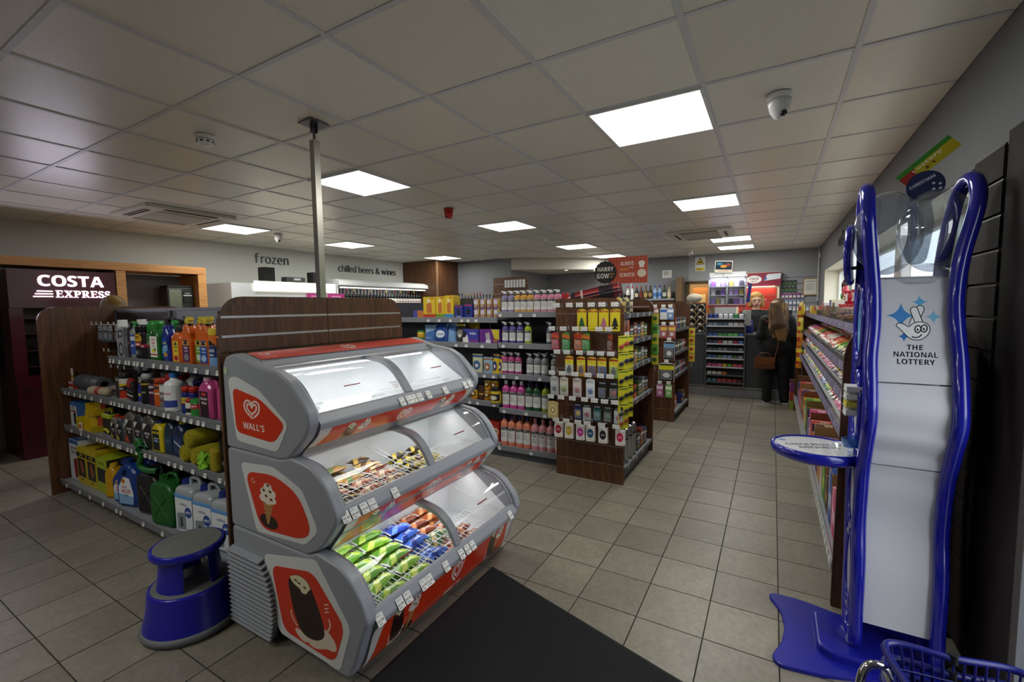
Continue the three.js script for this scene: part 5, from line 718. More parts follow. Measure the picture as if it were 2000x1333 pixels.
const ORD = ['first', 'second', 'third', 'fourth', 'fifth', 'sixth', 'seventh', 'eighth', 'ninth', 'tenth', 'eleventh', 'twelfth'];
{
  const cx = -3.2, cz = -4.18, t = thing('pet_and_spray_gondola', 'long grey gondola of pet food and spray bottles behind the freezer', 'shelving unit', [cx, 0, cz]);
  part(t, 'plinth', box(4.1, 0.1, 0.74), mat(0x4a4d52, 0.6), [-0.5, 0.05, 0]);
  for (let k = 0; k < 4; k++) part(t, 'back_panel', box(0.98, 1.48, 0.03), mat(0x3a3c42, 0.5), [-2.02 + k * 1.0 + 0.02, 0.84, 0]);
  const zf = -3.8 - cz, S = [1.455, 1.15, 0.845, 0.495, 0.11], P = [1.4, 1.14, 0.836, 0.546, 0.13], shelfLift = 0.0012;
  const sx0 = -2.36 - cx, sx1 = -1.675 - cx;
  const tg = [[-2.33, -2.1, -1.95], [-2.3, -2.1], [-2.3, -2.15, -1.9], [-2.3, -2.05, -1.85], [-2.36, -2.0]], pg = [[-3.25, -3.1, -2.95, -2.8, -2.72, -2.62], [-2.88, -2.75, -2.55], [-2.53, -2.42], [-2.72, -2.62, -2.42], [-2.45]];
  S.forEach((y, k) => gondolaShelf(t, sx0, sx1, y, 0.02, zf, tg[k].map((x) => x - cx), mat(0xa9abb0, 0.3, { metalness: 0.4 }), k < 2 ? mat(0xb4b6ba, 0.3, { metalness: 0.5 }) : mGrey));
  P.forEach((y, k) => gondolaShelf(t, -5.2 - cx, sx0 - 0.01, y, 0.02, zf, pg[k].map((x) => x - cx), mShelf, mGrey));
  for (const y of P) gondolaShelf(t, -5.2 - cx, sx1, y, -0.02, -zf, [], mShelf, mGrey);
  part(t, 'base_front', box(0.68, 0.09, 0.01), mGrey, [(sx0 + sx1) / 2, 0.055, zf - 0.03]); part(t, 'base_front', box(2.82, 0.09, 0.01), mGreyDark, [-2.0 + 1.41 - 0.0, 0.055, zf - 0.03]);
  for (const l of [S, P]) for (let k = 0; k < 5; k++) l[k] += shelfLift;   // goods stand on the shelf tops
  // ---- spray cleaner bottles
  const wl = lab('auto', { w: 70, h: 96, bg: '#e6e5e2', polys: [['#1c1c1e', [[0.06, 0.06], [0.94, 0.02], [0.94, 0.2], [0.06, 0.24]]]], text: [['CUSTOM', 0.13, 0.1, '#eee']], fine: ['#888', 0.34, 9] });
  const wp = lab('autop', { w: 70, h: 96, bg: '#e6e2e2', polys: [['#1c1c1e', [[0.06, 0.06], [0.94, 0.02], [0.94, 0.2], [0.06, 0.24]]]], text: [['CUSTOM', 0.13, 0.1, '#eee'], ['PINK', 0.36, 0.16, '#333']], fine: ['#888', 0.5, 7] });
  const prof = [[0, 0], [0.92, 0], [1, 0.02], [1, 0.68], [0.93, 0.74], [0.55, 0.8], [0.4, 0.82], [0.4, 0.86], [0, 0.86]];
  const bm = (c) => mat(c, 0.22), sp = (c, h, cap, cc, l = wl, r = 0.0355) => roundBottle(r, h, c, cc, l, { name: 'spray_bottle', cap, profile: prof, mat: bm(c), span: [0.14, 0.6], trig2: cap === 'trigger' ? 0xe4e4e4 : undefined });
  const trig = (c) => sp(c, 0.215, 'trigger', 0x242527);
  const cols = { purple: 0x8f83ad, orange: 0xd9a24c, pink: 0xd98ca4, violet: 0x5d4f96, lime: 0xa6b836, magenta: 0xb2477f, grey: 0x8f9294, 'dark green': 0x2f5a3e, 'bright pink': 0xc94f9c, coral: 0xe58a6c, 'pale pink': 0xe39aa2, 'olive green': 0x93a23a, slate: 0x4a5a72 };
  const rowOf = (n, y, l, mk, shelf) => { const cnt = {}; l.forEach(([c]) => cnt[c] = (cnt[c] ?? 0) + 1); const seen = {}; l.forEach(([c, x]) => { seen[c] = (seen[c] ?? 0) + 1; put(mk(cols[c], c), `${cnt[c] > 1 ? ORD[seen[c] - 1] + ' ' : ''}${c} cleaner bottle ${cnt[c] > 1 ? 'from the left ' : ''}on the ${shelf} spray shelf`, [x, y, -3.86], rr(-0.15, 0.15), c + ' cleaner bottles'); }); };
  rowOf(0, S[0], [['purple', -2.316], ['purple', -2.241], ['orange', -2.168], ['orange', -2.1], ['orange', -2.028], ['pink', -1.954], ['pink', -1.88], ['pink', -1.81], ['pink', -1.74]], trig, 'top');
  rowOf(1, S[1], [['violet', -2.314], ['violet', -2.231], ['violet', -2.146], ['lime', -2.058], ['slate', -1.821]], trig, 'second');
  rowOf(2, S[2], [['magenta', -2.325], ['magenta', -2.25], ['magenta', -2.171], ['grey', -2.04], ['grey', -1.96], ['grey', -1.88], ['grey', -1.777]], trig, 'third');
  rowOf(3, S[3], [['bright pink', -2.316], ['bright pink', -2.227], ['bright pink', -2.14], ['dark green', -2.051], ['dark green', -1.967], ['olive green', -1.872]], (c, n) => sp(c, 0.285, n === 'bright pink' ? 'screw' : 'flip', n === 'bright pink' ? 0xe8e8e8 : 0x23286a, wl, 0.041), 'fourth');
  rowOf(4, S[4], [['coral', -2.34], ['coral', -2.255], ['coral', -2.165], ['coral', -2.08], ['pale pink', -1.99], ['pale pink', -1.905], ['pale pink', -1.82], ['pale pink', -1.735]], (c, n) => sp(c, 0.318, n === 'coral' ? 'flip' : 'screw', n === 'coral' ? 0x23286a : 0xe09aa0, n === 'coral' ? wl : wp, 0.0415), 'bottom');
  [['bright pink', S[3], [-2.28, -2.19, -2.1]], ['coral', S[4], [-2.3, -2.2, -2.1]], ['grey', S[2], [-2.0, -1.92]]].forEach(([c, y, xs]) => xs.forEach((x, k) => put(sp(cols[c], y < 0.6 ? 0.29 : 0.22, 'screw', c === 'coral' ? 0xe09a80 : 0xe8e8e8), `${ORD[k]} ${c} cleaner bottle in the back row of the ${y > 0.6 ? 'third' : y > 0.3 ? 'fourth' : 'bottom'} spray shelf`, [x, y, -3.98], 0, c + ' cleaner bottles')));
  // ---- pet food
  const Z = -3.88, catL = (k, c) => lab('cat' + k, { w: 70, h: 100, bg: '#e3c22c', polys: [['#c8763a', [[0.25, 0.4], [0.45, 0.25], [0.7, 0.3], [0.72, 0.75], [0.3, 0.75]]], ['#f2e8d8', [[0.32, 0.14], [0.5, 0.1], [0.6, 0.22], [0.4, 0.3]]]], bands: [[c, 0.8, 1]], text: [['IAMS', 0.08, 0.1, '#a8281e', 0.74]] });
  put(carton(0.15, 0.09, 0.1, 0x3a4a9a, lab('bx', { bg: '#4a55a8', polys: [['#d07a3a', [[0.4, 0], [1, 0.1], [1, 1], [0.4, 1]]]] }), {}), 'low blue and orange carton at the left of the top pet shelf', [-3.43, P[0], Z]);
  [[-3.263, '#c0452a', 0.17], [-3.112, '#6f9a3a', 0.118], [-2.99, '#4a90c8', 0.118]].forEach(([x, c, w], k) => put(carton(w, 0.235, 0.12, 0xd9b828, catL(k, c), { name: 'cat_food_carton', side: lab('catS', { bg: '#e0bf2a', fine: ['#8a6a20', 0.3, 8] }), top: lab('catT', { bg: '#e6c632' }) }), ORD[k] + ' yellow cat food carton from the left on the top pet shelf', [x, P[0], Z]));
  put(carton(0.12, 0.25, 0.1, 0xd9b828, catL(3, '#c0452a'), { name: 'cat_food_carton', top: lab('catT', { bg: '#e6c632' }) }), 'yellow cat food carton in the back row of the top pet shelf', [-3.1, P[0], Z - 0.13]);
  put(carton(0.12, 0.14, 0.08, 0x22338c, lab('btr', { bg: '#24388f', bands: [['#a8283a', 0.08, 0.16]], ovals: [['#14141c', 0.5, 0.52, 0.22, 0.24]], text: [['Sheba', 0.88, 0.14, '#d8dcf4']] }), {}), 'left dark blue cat treat carton on the top pet shelf', [-2.85, P[0], Z + 0.03], -0.2); put(carton(0.11, 0.15, 0.08, 0x22338c, lab('btr2', { bg: '#24388f', bands: [['#b03048', 0.05, 0.14]], ovals: [['#14141c', 0.5, 0.52, 0.22, 0.24]] }), {}), 'right dark blue cat treat carton on the top pet shelf', [-2.735, P[0], Z + 0.02], -0.1);
  const wc = lab('whis', { w: 90, h: 60, bg: '#7d2f86', polys: [['#d8d4dc', [[0.3, 0.1], [0.7, 0.1], [0.72, 0.6], [0.28, 0.6]]], ['#d8b83a', [[0.7, 0], [1, 0], [1, 1], [0.8, 1]]]], ovals: [['#b89a70', 0.5, 0.75, 0.2, 0.2]] });
  const tin = roundBottle(0.038, 0.1, 0xa89aa8, 0xb8b8ba, wc, { name: 'cat_food_tin', cat: 'tin', profile: [[0, 0], [0.98, 0], [1, 0.03], [1, 0.97], [0.96, 1], [0.94, 0.98], [0, 0.98]], cap: 'none', span: [0.05, 0.95], ang: 3.1, mat: metal(0xb8b8ba, 0.35) });
  for (let r = 0; r < 2; r++) [-2.65, -2.57, -2.49, -2.41].forEach((x, k) => put(tin, `${ORD[k]} purple cat food tin from the left in the ${r ? 'upper' : 'lower'} row`, [x, P[0] + r * 0.102, Z + 0.02], 0, 'purple cat food tins'));
  put(roundBottle(0.045, 0.125, 0xd8b02a, 0x3a8a3a, lab('pj', { bg: '#d8a82a', bands: [['#3a7a34', 0.5, 0.9]] }), { name: 'treat_jar', cat: 'jar', profile: [[0, 0], [0.95, 0], [1, 0.04], [1, 0.82], [0, 0.82]], capR: 0.9, capR2: 0.92, capH: 0.18, capY: 0.9 }), 'yellow and green treat jar at the left of the second pet shelf', [-3.44, P[1], Z]);
  put(bag(0.16, 0.185, 0.08, lab('lb1', { bg: '#8fb4d8', polys: [['#4a78b8', [[0, 0.5], [1, 0.3], [1, 1], [0, 1]]]], fine: ['#dde', 0.7, 3] })), 'pale blue litter bag on the second pet shelf', [-3.3, P[1], Z]); put(bag(0.18, 0.2, 0.09, lab('lb2', { bg: '#22488f', ovals: [['#e8eef8', 0.5, 0.55, 0.36, 0.2]], text: [['CLEAN', 0.56, 0.12, '#22488f']] })), 'dark blue litter bag with a white oval on the second pet shelf', [-3.13, P[1], Z + 0.01]); put(bag(0.11, 0.21, 0.08, lab('lb3', { bg: '#7fa8d4', polys: [['#3f68a8', [[0, 0], [1, 0.2], [1, 0.45], [0, 0.3]]]] })), 'light blue litter bag right of the dark blue one', [-2.99, P[1], Z]);
  put(bag(0.12, 0.2, 0.07, lab('cb', { bg: '#3a3c3a', ovals: [['#8a8478', 0.5, 0.5, 0.34, 0.2], ['#e8e4dc', 0.5, 0.62, 0.16, 0.1]], bands: [['#d8c02a', 0, 0.12]] })), 'dark pet food bag printed with a tabby cat', [-2.877, P[1], Z]);
  put(bag(0.16, 0.22, 0.07, lab('yb9', { bg: '#d8bc2a', text: [['DOG', 0.3, 0.14, '#a82a20']] })), 'yellow pet food bag behind the cat print bag', [-2.8, P[1], Z - 0.12]);
  put(carton(0.2, 0.148, 0.1, 0x4a3a98, lab('felix', { w: 110, h: 80, bg: '#3f46a8', polys: [['#efece8', [[0, 0.5], [0.3, 0.4], [0.4, 1], [0, 1]]], ['#1a1a1e', [[0, 0.1], [0.24, 0.2], [0.2, 0.55], [0, 0.6]]], ['#7a3f9a', [[0.4, 0.7], [1, 0.7], [1, 1], [0.4, 1]]]], text: [['Felix', 0.3, 0.24, '#f0f0f8', 0.65]] }), { name: 'pouch_carton' }), 'blue pouch carton with a black and white cat', [-2.718, P[1], Z + 0.01]);
  put(carton(0.24, 0.15, 0.1, 0x6a2f86, lab('whc', { w: 110, h: 80, bg: '#6f2f8c', polys: [['#d8c83a', [[0.6, 0], [1, 0], [1, 0.7], [0.75, 0.6]]], ['#b8b0b8', [[0.3, 0.3], [0.5, 0.2], [0.56, 0.7], [0.34, 0.7]]]], ovals: [['#a8763a', 0.8, 0.75, 0.12, 0.12], ['#e8e4ec', 0.45, 0.82, 0.14, 0.14]] }), { name: 'pouch_carton' }), 'purple pouch carton with a grey cat', [-2.485, P[1], Z + 0.01]);
  [[-2.66, 0.13, 0.195, '#c8cca4', '#3f5f9a', 'pale green'], [-2.53, 0.115, 0.165, '#8fb0cc', '#9a6a44', 'pale blue'], [-2.43, 0.1, 0.2, '#d8b828', '#1d2f7a', 'left yellow and navy'], [-2.37, 0.08, 0.19, '#d8a828', '#1d2f7a', 'right yellow and navy']].forEach(([x, w, h, c1, c2, s], k) => put(bag(w, h, 0.05, lab('tb' + k, { bg: c1, ovals: [[c2, 0.5, 0.6, 0.34, 0.24], ['#e8e0d0', 0.5, 0.62, 0.16, 0.1]], bands: [[c2, 0.1, 0.2]] })), s + ' pet treat bag on the third pet shelf', [x, P[2], Z + 0.02], k > 1 ? -0.35 : 0));
  const ped = lab('ped', { w: 90, h: 80, bg: '#d2a51a', ovals: [['#7a4a1a', 0.5, 0.45, 0.28, 0.3], ['#e8d8b0', 0.5, 0.4, 0.14, 0.14]], bands: [['#b8301e', 0.86, 0.94]] }), pt = roundBottle(0.04, 0.108, 0xcaa01c, 0xb8b8ba, ped, { name: 'dog_food_tin', cat: 'tin', profile: [[0, 0], [0.98, 0], [1, 0.03], [1, 0.97], [0.96, 1], [0, 0.98]], cap: 'none', span: [0.05, 0.95], ang: 3.1, mat: metal(0xb8b8ba, 0.35) });
  [[-2.71, 0, 'leftmost'], [-2.54, 0, 'lower middle'], [-2.54, 0.11, 'upper middle'], [-2.455, 0, 'lower right'], [-2.455, 0.11, 'upper right']].forEach(([x, y, s]) => put(pt, s + ' yellow dog food tin on the fourth pet shelf', [x, P[3] + y, Z + 0.01], 0, 'yellow dog food tins'));
  put(roundBottle(0.036, 0.155, 0x4a2a1c, 0x3a2018, lab('bch', { bg: '#4a2c1e', bands: [['#c8a03a', 0.3, 0.5]] }), { name: 'dog_food_tin', cat: 'tin', profile: [[0, 0], [1, 0], [1, 1], [0, 1]], cap: 'none' }), 'tall brown dog food tin on the fourth pet shelf', [-2.625, P[3], Z]);
  put(roundBottle(0.056, 0.155, 0xd8b824, 0x1c1c1e, lab('jar', { bg: '#1d1d20', ovals: [['#e8e2c8', 0.5, 0.45, 0.26, 0.26]], bands: [['#d8b824', 0.8, 1]] }), { name: 'treat_jar', cat: 'jar', profile: [[0, 0], [0.95, 0], [1, 0.05], [1, 0.62], [0.86, 0.74], [0.84, 0.8], [0, 0.8]], capR: 0.86, capR2: 0.88, capH: 0.2, capY: 0.88, span: [0.05, 0.6] }), 'round yellow and black treat jar on the fourth pet shelf', [-2.415, P[3], Z + 0.06]);
  put(carton(0.2, 0.2, 0.1, 0xa8241e, lab('rdb', { bg: '#ac2a22', ovals: [['#e8c8a0', 0.75, 0.5, 0.2, 0.2], ['#1e1e1e', 0.75, 0.5, 0.08, 0.08]] }), {}), 'red carton on the bottom pet shelf', [-2.5, P[4], Z - 0.02]);
  // ---- air freshener end: walnut slat board with hooks
  const e = thing('air_freshener_stand', 'walnut slat end stand hung with rows of air fresheners', 'display stand', [-1.36, 0, -4.18]);
  slatEnd(e, -1.666, -1.054, -3.655, 1.58, 0.13);
  const sideM = mat(0x2a2c30, 0.5); part(e, 'spine_panel', box(0.02, 1.45, 1.0), sideM, [-0.14, 0.8, 0.0]);
  part(e, 'far_panel', endPanelGeo(0.62, 1.58, 0.13, 0.025).clone().rotateY(PI / 2), mWalnut, [0.0, 0, -0.52]);
  const yS = [1.44, 1.205, 0.975, 0.655, 0.13];
  yS.forEach((y, k) => { const s = part(e, 'side_shelf', box(0.4, 0.016, 0.985), mShelf, [0.1, y - 0.008, 0.0]); part(s, 'price_rail', box(0.01, 0.04, 0.985), mGreyDark, [0.205, -0.004, 0], [0, 0, -0.15]); for (const z of [0.38, 0.12, -0.1, -0.32]) part(s, 'price_tag', memo('stag', () => print(tagCell[1], 0.03, 0.036).clone().rotateY(PI / 2)), tagCell[1].a.mat(), [0.2115, -0.004, z], [0, 0, -0.15]); });
  part(e, 'side_plinth', box(0.55, 0.1, 0.98), mGreyDark, [0, 0.05, 0]);
  const treeG = memo('tree', () => extr(shape([[0, 0.05], [0.014, 0.03], [0.008, 0.03], [0.022, 0.008], [0.012, 0.008], [0.03, -0.02], [0.008, -0.02], [0.008, -0.034], [0.022, -0.034], [0.022, -0.042], [-0.022, -0.042], [-0.022, -0.034], [-0.008, -0.034], [-0.008, -0.02], [-0.03, -0.02], [-0.012, 0.008], [-0.022, 0.008], [-0.008, 0.03], [-0.014, 0.03]]), 0.003));
  const dropG = memo('drop', () => extr(roundPoly([[0, 0.04], [0.02, 0.0], [0.018, -0.026], [0, -0.036], [-0.018, -0.026], [-0.02, 0.0]], 0.012), 0.006)), blobG = memo('blob', () => new THREE.SphereGeometry(0.022, 12, 8).scale(1, 1, 0.4));
  const yl = (k, top, bg = '#e4cf2a') => lab('af' + k, { w: 60, h: 120, bg, bands: [[top, 0, 0.14], ['#c23a1e', 0.04, 0.1]], text: [['LITTLE', 0.07, 0.06, '#f4e8a0']] });
  const hang = (row, x, y, p, label, dz = 0.1, rot = 0) => { put(p, label, [x, y - 0.01, -3.655 + dz], rot, 'air fresheners on the walnut board'); };
  const RY = [1.5, 1.3, 1.1, 0.915, 0.705, 0.505], RX = [[-1.605, -1.487, -1.396, -1.293, -1.202, -1.096], [-1.65, -1.545, -1.433, -1.356, -1.227, -1.146], [-1.603, -1.512, -1.397, -1.302, -1.214, -1.128], [-1.653, -1.556, -1.438, -1.32, -1.214, -1.132], [-1.664, -1.567, -1.462, -1.352, -1.266, -1.179, -1.093], [-1.617, -1.52, -1.412, -1.329, -1.204, -1.08]];
  RX.forEach((l, r) => l.forEach((x) => hookOn(e, x, RY[r] + 0.012, -3.646, 0.115, 0.06)));
  [[-1.385, 0x1d5a2c, 'dark green'], [-1.288, 0xe4d52c, 'yellow'], [-1.195, 0xb86a8a, 'pink and blue'], [-1.1, 0x1c1c1e, 'black']].forEach(([x, c, s], k) => hang(0, x, RY[0], blister(0.082, 0.185, yl('t' + k, '#d8c020'), { card: 0xe2cc2a, bubble: false, inner: [treeG, mat(c, 0.6)], name: 'tree_air_freshener' }), s + ' tree air freshener in a yellow pack, top row'));
  [[-1.63, 0xc8405a, 'red', '#d05a3a'], [-1.53, 0x3aa04a, 'left green', '#d0742a'], [-1.42, 0xc8642a, 'orange', '#b83a20'], [-1.35, 0x3a9a3a, 'right green', '#d0742a'], [-1.14, 0x8a4a2a, 'brown', '#b84a20']].forEach(([x, c, s, b], k) => hang(1, x, RY[1], blister(0.07, 0.15, lab('rd' + k, { w: 60, h: 110, bg: '#' + new THREE.Color(c).getHexString(), polys: [[b, [[0, 0], [1, 0.1], [1, 0.36], [0, 0.26]]], ['#222', [[0, 0.26], [1, 0.36], [1, 0.42], [0, 0.32]]]], ovals: [['#e8e0d0', 0.5, 0.65, 0.16, 0.1]] }), { card: c, inner: [blobG, mat(c, 0.3)], name: 'oval_air_freshener' }), s + ' oval air freshener, second row', 0.1, k === 4 ? -0.7 : 0));
  [[-1.5, '#dfe4e6', 0xb8bcc0, 'white and yellow'], [-1.393, '#e4a42a', 0x8a5a1a, 'orange and yellow'], [-1.298, '#7a3a7a', 0x3a1a3a, 'purple and yellow'], [-1.21, '#2a5aa8', 0x1a2a5a, 'blue and yellow'], [-1.11, '#9ac83a', 0x4a6a1a, 'green and yellow']].forEach(([x, c, d, s], k) => hang(2, x, RY[2], blister(0.076, 0.17, lab('dp' + k, { w: 60, h: 120, bg: c, bands: [['#e8d43a', 0, 0.42], ['#c23a1e', 0.03, 0.12]], text: [['clip', 0.24, 0.08, '#555']] }), { card: 0xe0cc3a, inner: [dropG, mat(0x1c1c20, 0.25)], name: 'drop_air_freshener' }), s + ' teardrop air freshener, third row'));
  [[-1.64, '#c8c8c4', 0x6a6a6c, 'grey'], [-1.55, '#d8d0c0', 0x8aa02a, 'multicolour'], [-1.428, '#d8c8c4', 0xb02a34, 'red heart'], [-1.31, '#e8ecf2', 0x2a5ab0, 'white and blue'], [-1.205, '#1a1a1e', 0x1f3a8a, 'black and blue'], [-1.11, '#1c1a1c', 0xb02a3a, 'black and red']].forEach(([x, c, d, s], k) => hang(3, x, RY[3], blister(0.078, 0.165, lab('sc' + k, { w: 60, h: 110, bg: c, text: [['Scents', 0.12, 0.12, k > 3 ? '#e8e8e8' : '#555']] }), { card: k > 3 ? 0x1a1a1e : 0xd8d8d4, inner: [blobG, mat(d, 0.3)], bd: 0.02, name: 'vent_air_freshener' }), s + ' vent air freshener, fourth row'));
  put(blister(0.1, 0.15, lab('gold', { w: 70, h: 100, bg: '#cbb87a', ovals: [['#e8dcae', 0.5, 0.5, 0.36, 0.3], ['#b8a05a', 0.5, 0.5, 0.28, 0.22], ['#f4f0e0', 0.5, 0.5, 0.1, 0.1]] }), { card: 0xcbb87a, bubble: false, name: 'gold_card' }), 'gold patterned card hanging lowest left on the hooks', [-1.645, 0.69, -3.53]);
  [[-1.42, '#1f2a5a', 0xd8b82a, 'dark blue and yellow'], [-1.34, '#c8ccc8', 0xb02a2a, 'red fruit'], [-1.25, '#24585a', 0x3a8a8a, 'teal'], [-1.16, '#3a3a3a', 0x3a7a3a, 'green and red'], [-1.07, '#c8d0dc', 0xc8507a, 'pink flower']].forEach(([x, c, d, s], k) => hang(4, x, RY[4], blister(0.075, 0.15, lab('fr' + k, { w: 60, h: 110, bg: c, bands: [['#16161a', 0, 0.2]], text: [['Scents', 0.1, 0.12, '#e8e8e8']] }), { card: 0x18181c, inner: [blobG, mat(d, 0.35)], name: 'vent_air_freshener' }), s + ' air freshener, fifth row'));
  [[-1.61, '#a82030', 'red'], [-1.51, '#c8a82a', 'mustard'], [-1.405, '#c83a9a', 'magenta'], [-1.315, '#2a5a7a', 'petrol blue'], [-1.205, '#1c1c20', 'black'], [-1.06, '#d0285a', 'crimson']].forEach(([x, c, s], k) => { const bx = carton(0.075, 0.13, 0.045, 0xe8e4dc, lab('jb' + k, { w: 70, h: 110, bg: '#ece8e2', ovals: [[c, 0.5, 0.45, 0.36, 0.3], ...[...Array(14)].map((_, i) => [['#c8a82a', '#c83a5a', '#2a2a2e'][i % 3], (i * 0.37) % 1, i < 7 ? 0.04 + (i % 3) * 0.04 : 0.85 + (i % 3) * 0.05, 0.03, 0.02])], text: [['jelly', 0.45, 0.13, '#f0ece8']] }), { name: 'boxed_air_freshener', side: lab('jbs', { bg: '#ece8e2', bands: [['#d89aa8', 0.2, 0.24], ['#d89aa8', 0.4, 0.44], ['#d89aa8', 0.6, 0.64]] }) }); put(bx, s + ' disc boxed air freshener in the white carton row', [x, RY[5] - 0.14, -3.58], 0.12, 'boxed air fresheners'); });
  // sunglasses cards hung from the right edge
  const glassG = memo('lens', () => merge([moved(new THREE.SphereGeometry(0.022, 12, 8).scale(1, 0.8, 0.25), -0.026, 0, 0), moved(new THREE.SphereGeometry(0.022, 12, 8).scale(1, 0.8, 0.25), 0.026, 0, 0), bar([-0.01, 0.006, 0], [0.01, 0.006, 0], 0.003)]));
  const sgl = (c, k) => proto('sunglasses_clip_pack', 'pack', (g) => { part(g, 'card', memo('sgc', () => extr(roundPoly([[-0.045, -0.13], [0.045, -0.13], [0.045, 0], [-0.045, 0]], 0.004), 0.0016)), mat(0xd8d02a, 0.45)); part(g, 'header_print', print(lab('sgh', { w: 80, h: 20, bg: '#d8d02a', bands: [['#3a6a2a', 0.2, 0.6]] }), 0.08, 0.022), cells.get('Lsgh').a.mat(), [0, -0.016, 0.0022]); part(g, 'clip', moved(glassG, 0, -0.075, 0.014, 0, 0, 0.5), mat(c, 0.3)); });
  [[0xb03a34, 1.27], [0x2a2f4a, 1.13], [0x1e2024, 0.99], [0x232528, 0.85], [0x3a3c3a, 0.72], [0x9a4a2a, 0.64]].forEach(([c, y], k) => [0, 1].forEach((j) => { if (j && k === 5) return; put(sgl(j ? 0x202226 : c, k), `${['red', 'navy', 'black', 'charcoal', 'grey', 'amber'][k]} row ${j ? 'rear' : 'front'} clip pack on a yellow card at the stand edge`, [-1.035 + j * 0.012, y, -3.57 - j * 0.09], 0.7, 'yellow clip packs'); }));
  // goods on the side shelves of the stand
  [-3.74, -3.8, -3.87].forEach((z, k) => put(roundBottle(0.028, 0.2, [0xc8541e, 0x2a2624, 0xc8541e][k], 0x1c1c1e, lab('ot' + k, { bg: ['#cc5a20', '#2a2624', '#cc5a20'][k], bands: [['#e8e0d8', 0.4, 0.7]] }), { name: 'lubricant_tube', cat: 'tube', profile: [[0, 0], [1, 0], [1, 0.9], [0, 0.9]], capR: 0.9, capR2: 0.9, capH: 0.1, capY: 0.94 }), ORD[k] + ' orange and black tube on the upper side shelf of the stand', [-1.1, 1.206, z], PI / 2));
  [-3.76, -3.88].forEach((z, k) => put(bag(0.09, 0.15, 0.03, lab('sb' + k, { bg: '#2a4a8a', bands: [['#8fa8c8', 0.4, 0.6]] })), (k ? 'rear' : 'front') + ' blue packet on the middle side shelf of the stand', [-1.1, 0.976, z], PI / 2));
  [-3.85, -4.0, -4.15].forEach((z, k) => put(carton(0.1, 0.12, 0.06, 0x7a3a1e, lab('ob' + k, { bg: '#b8521e', bands: [['#222', 0.3, 0.6]] }), {}), ORD[k] + ' orange and black carton low on the stand side shelves', [-1.12, 0.656, z], PI / 2));
  const flask = proto('steel_flask', 'flask', (g) => { part(g, 'body', memo('flk', () => lathe([[0, 0], [0.032, 0], [0.034, 0.01], [0.034, 0.2], [0.03, 0.22], [0.03, 0.29], [0.026, 0.305], [0, 0.31]], 20)), metal(0xb8b8ba, 0.18)); part(g, 'collar', cyl(0.0335, 0.0335, 0.012, 20), mBlack, [0, 0.215, 0]); });
  [[-1.13, -3.74], [-1.1, -3.85], [-1.16, -3.92], [-1.1, -3.98], [-1.1, -4.1]].forEach(([x, z], k) => put(flask, ORD[k] + ' brushed steel flask on the bottom side shelf of the stand', [x, 0.131, z], 0, 'steel flasks', k === 0 ? 0.9 : 1));
  put(proto('steel_mug', 'mug', (g) => { part(g, 'cup', memo('mug', () => lathe([[0, 0], [0.036, 0], [0.045, 0.1], [0.043, 0.1], [0.034, 0.006], [0, 0.006]], 20)), metal(0xc0c0c2, 0.2)); part(g, 'handle', memo('mugh', () => tube([[0.04, 0.08, 0], [0.075, 0.07, 0], [0.07, 0.03, 0], [0.038, 0.025, 0]], 0.005, 14, 6)), mBlack); }), 'steel travel mug in front of the flasks', [-1.11, 0.131, -3.69], 1.2);
  const gk = ['#2a2c30', '#7a2a24', '#24406a', '#8a6a2a', '#3a5a34', '#6a6a70'];
  [[1.206, 0.13, -3.98], [0.976, 0.12, -4.0], [0.656, 0.14, -4.28], [0.131, 0.16, -4.25]].forEach(([y, h, z0], r) => { for (let k = 0; k < 5 && z0 - k * 0.125 > -4.62; k++) { const c = gk[(r * 2 + k) % 6]; put(carton(0.11, h + (k % 2) * 0.02, 0.1, new THREE.Color(c).getHex(), lab('gk' + (r * 2 + k) % 6, { bg: c, bands: [['#d8d4cc', 0.2, 0.36], ['#c8a43a', 0.7, 0.8]], text: [['AUTO', 0.54, 0.16, '#eee']] }), {}), `${ORD[k]} carton from the front on side shelf ${['one', 'two', 'three', 'four'][r]} below the stand top`, [-1.13, y, z0 - k * 0.125], PI / 2, 'cartons on the stand side shelves'); } });
  [-3.74, -3.84, -3.95, -4.06].forEach((z, k) => put(roundBottle(0.035, 0.17, [0xb89a4a, 0x2c2a28, 0xc8b87a, 0x3a3a2c][k], 0x1c1a18, lab('tj' + k, { bg: ['#d8c890', '#c8a84a', '#3a3428', '#d0c8a0'][k], fine: ['#555', 0.3, 5] }), { name: 'sweet_jar', cat: 'jar' }), `${ORD[k]} jar from the front on the top side shelf of the stand`, [-1.13, 1.441, z], PI / 2));
  for (let k = 0; k < 5; k++) put(bag(0.075, 0.1, 0.025, lab('strp' + k % 2, { bg: k % 2 ? '#5a9a2e' : '#b8b42a', ovals: [['#3a5a2a', 0.5, 0.5, 0.3, 0.2]] }), { name: 'strip_bag', seal: 0xa8b43a }), `${ORD[k]} green and yellow bag from the top of the strip on the stand`, [-1.03, 1.33 - k * 0.105, -4.662], 0, 'bags on the stand strip');
  part(e, 'hanging_strip', box(0.012, 0.62, 0.002), mClearSoft, [0.33, 1.16, -0.5]);
  // tartan blankets on top
  const tart = cell('tartan', 256, 128, (g, w, h) => { F(g, '#8e1a1e', 0, 0, w, h); for (let i = 0; i < 8; i++) { F(g, 'rgba(12,20,30,0.75)', i * 34, 0, 12, h); F(g, 'rgba(230,220,210,0.8)', i * 34 + 16, 0, 2, h); F(g, 'rgba(12,20,30,0.75)', 0, i * 34, w, 12); F(g, 'rgba(230,220,210,0.8)', 0, i * 34 + 17, w, 2); } });
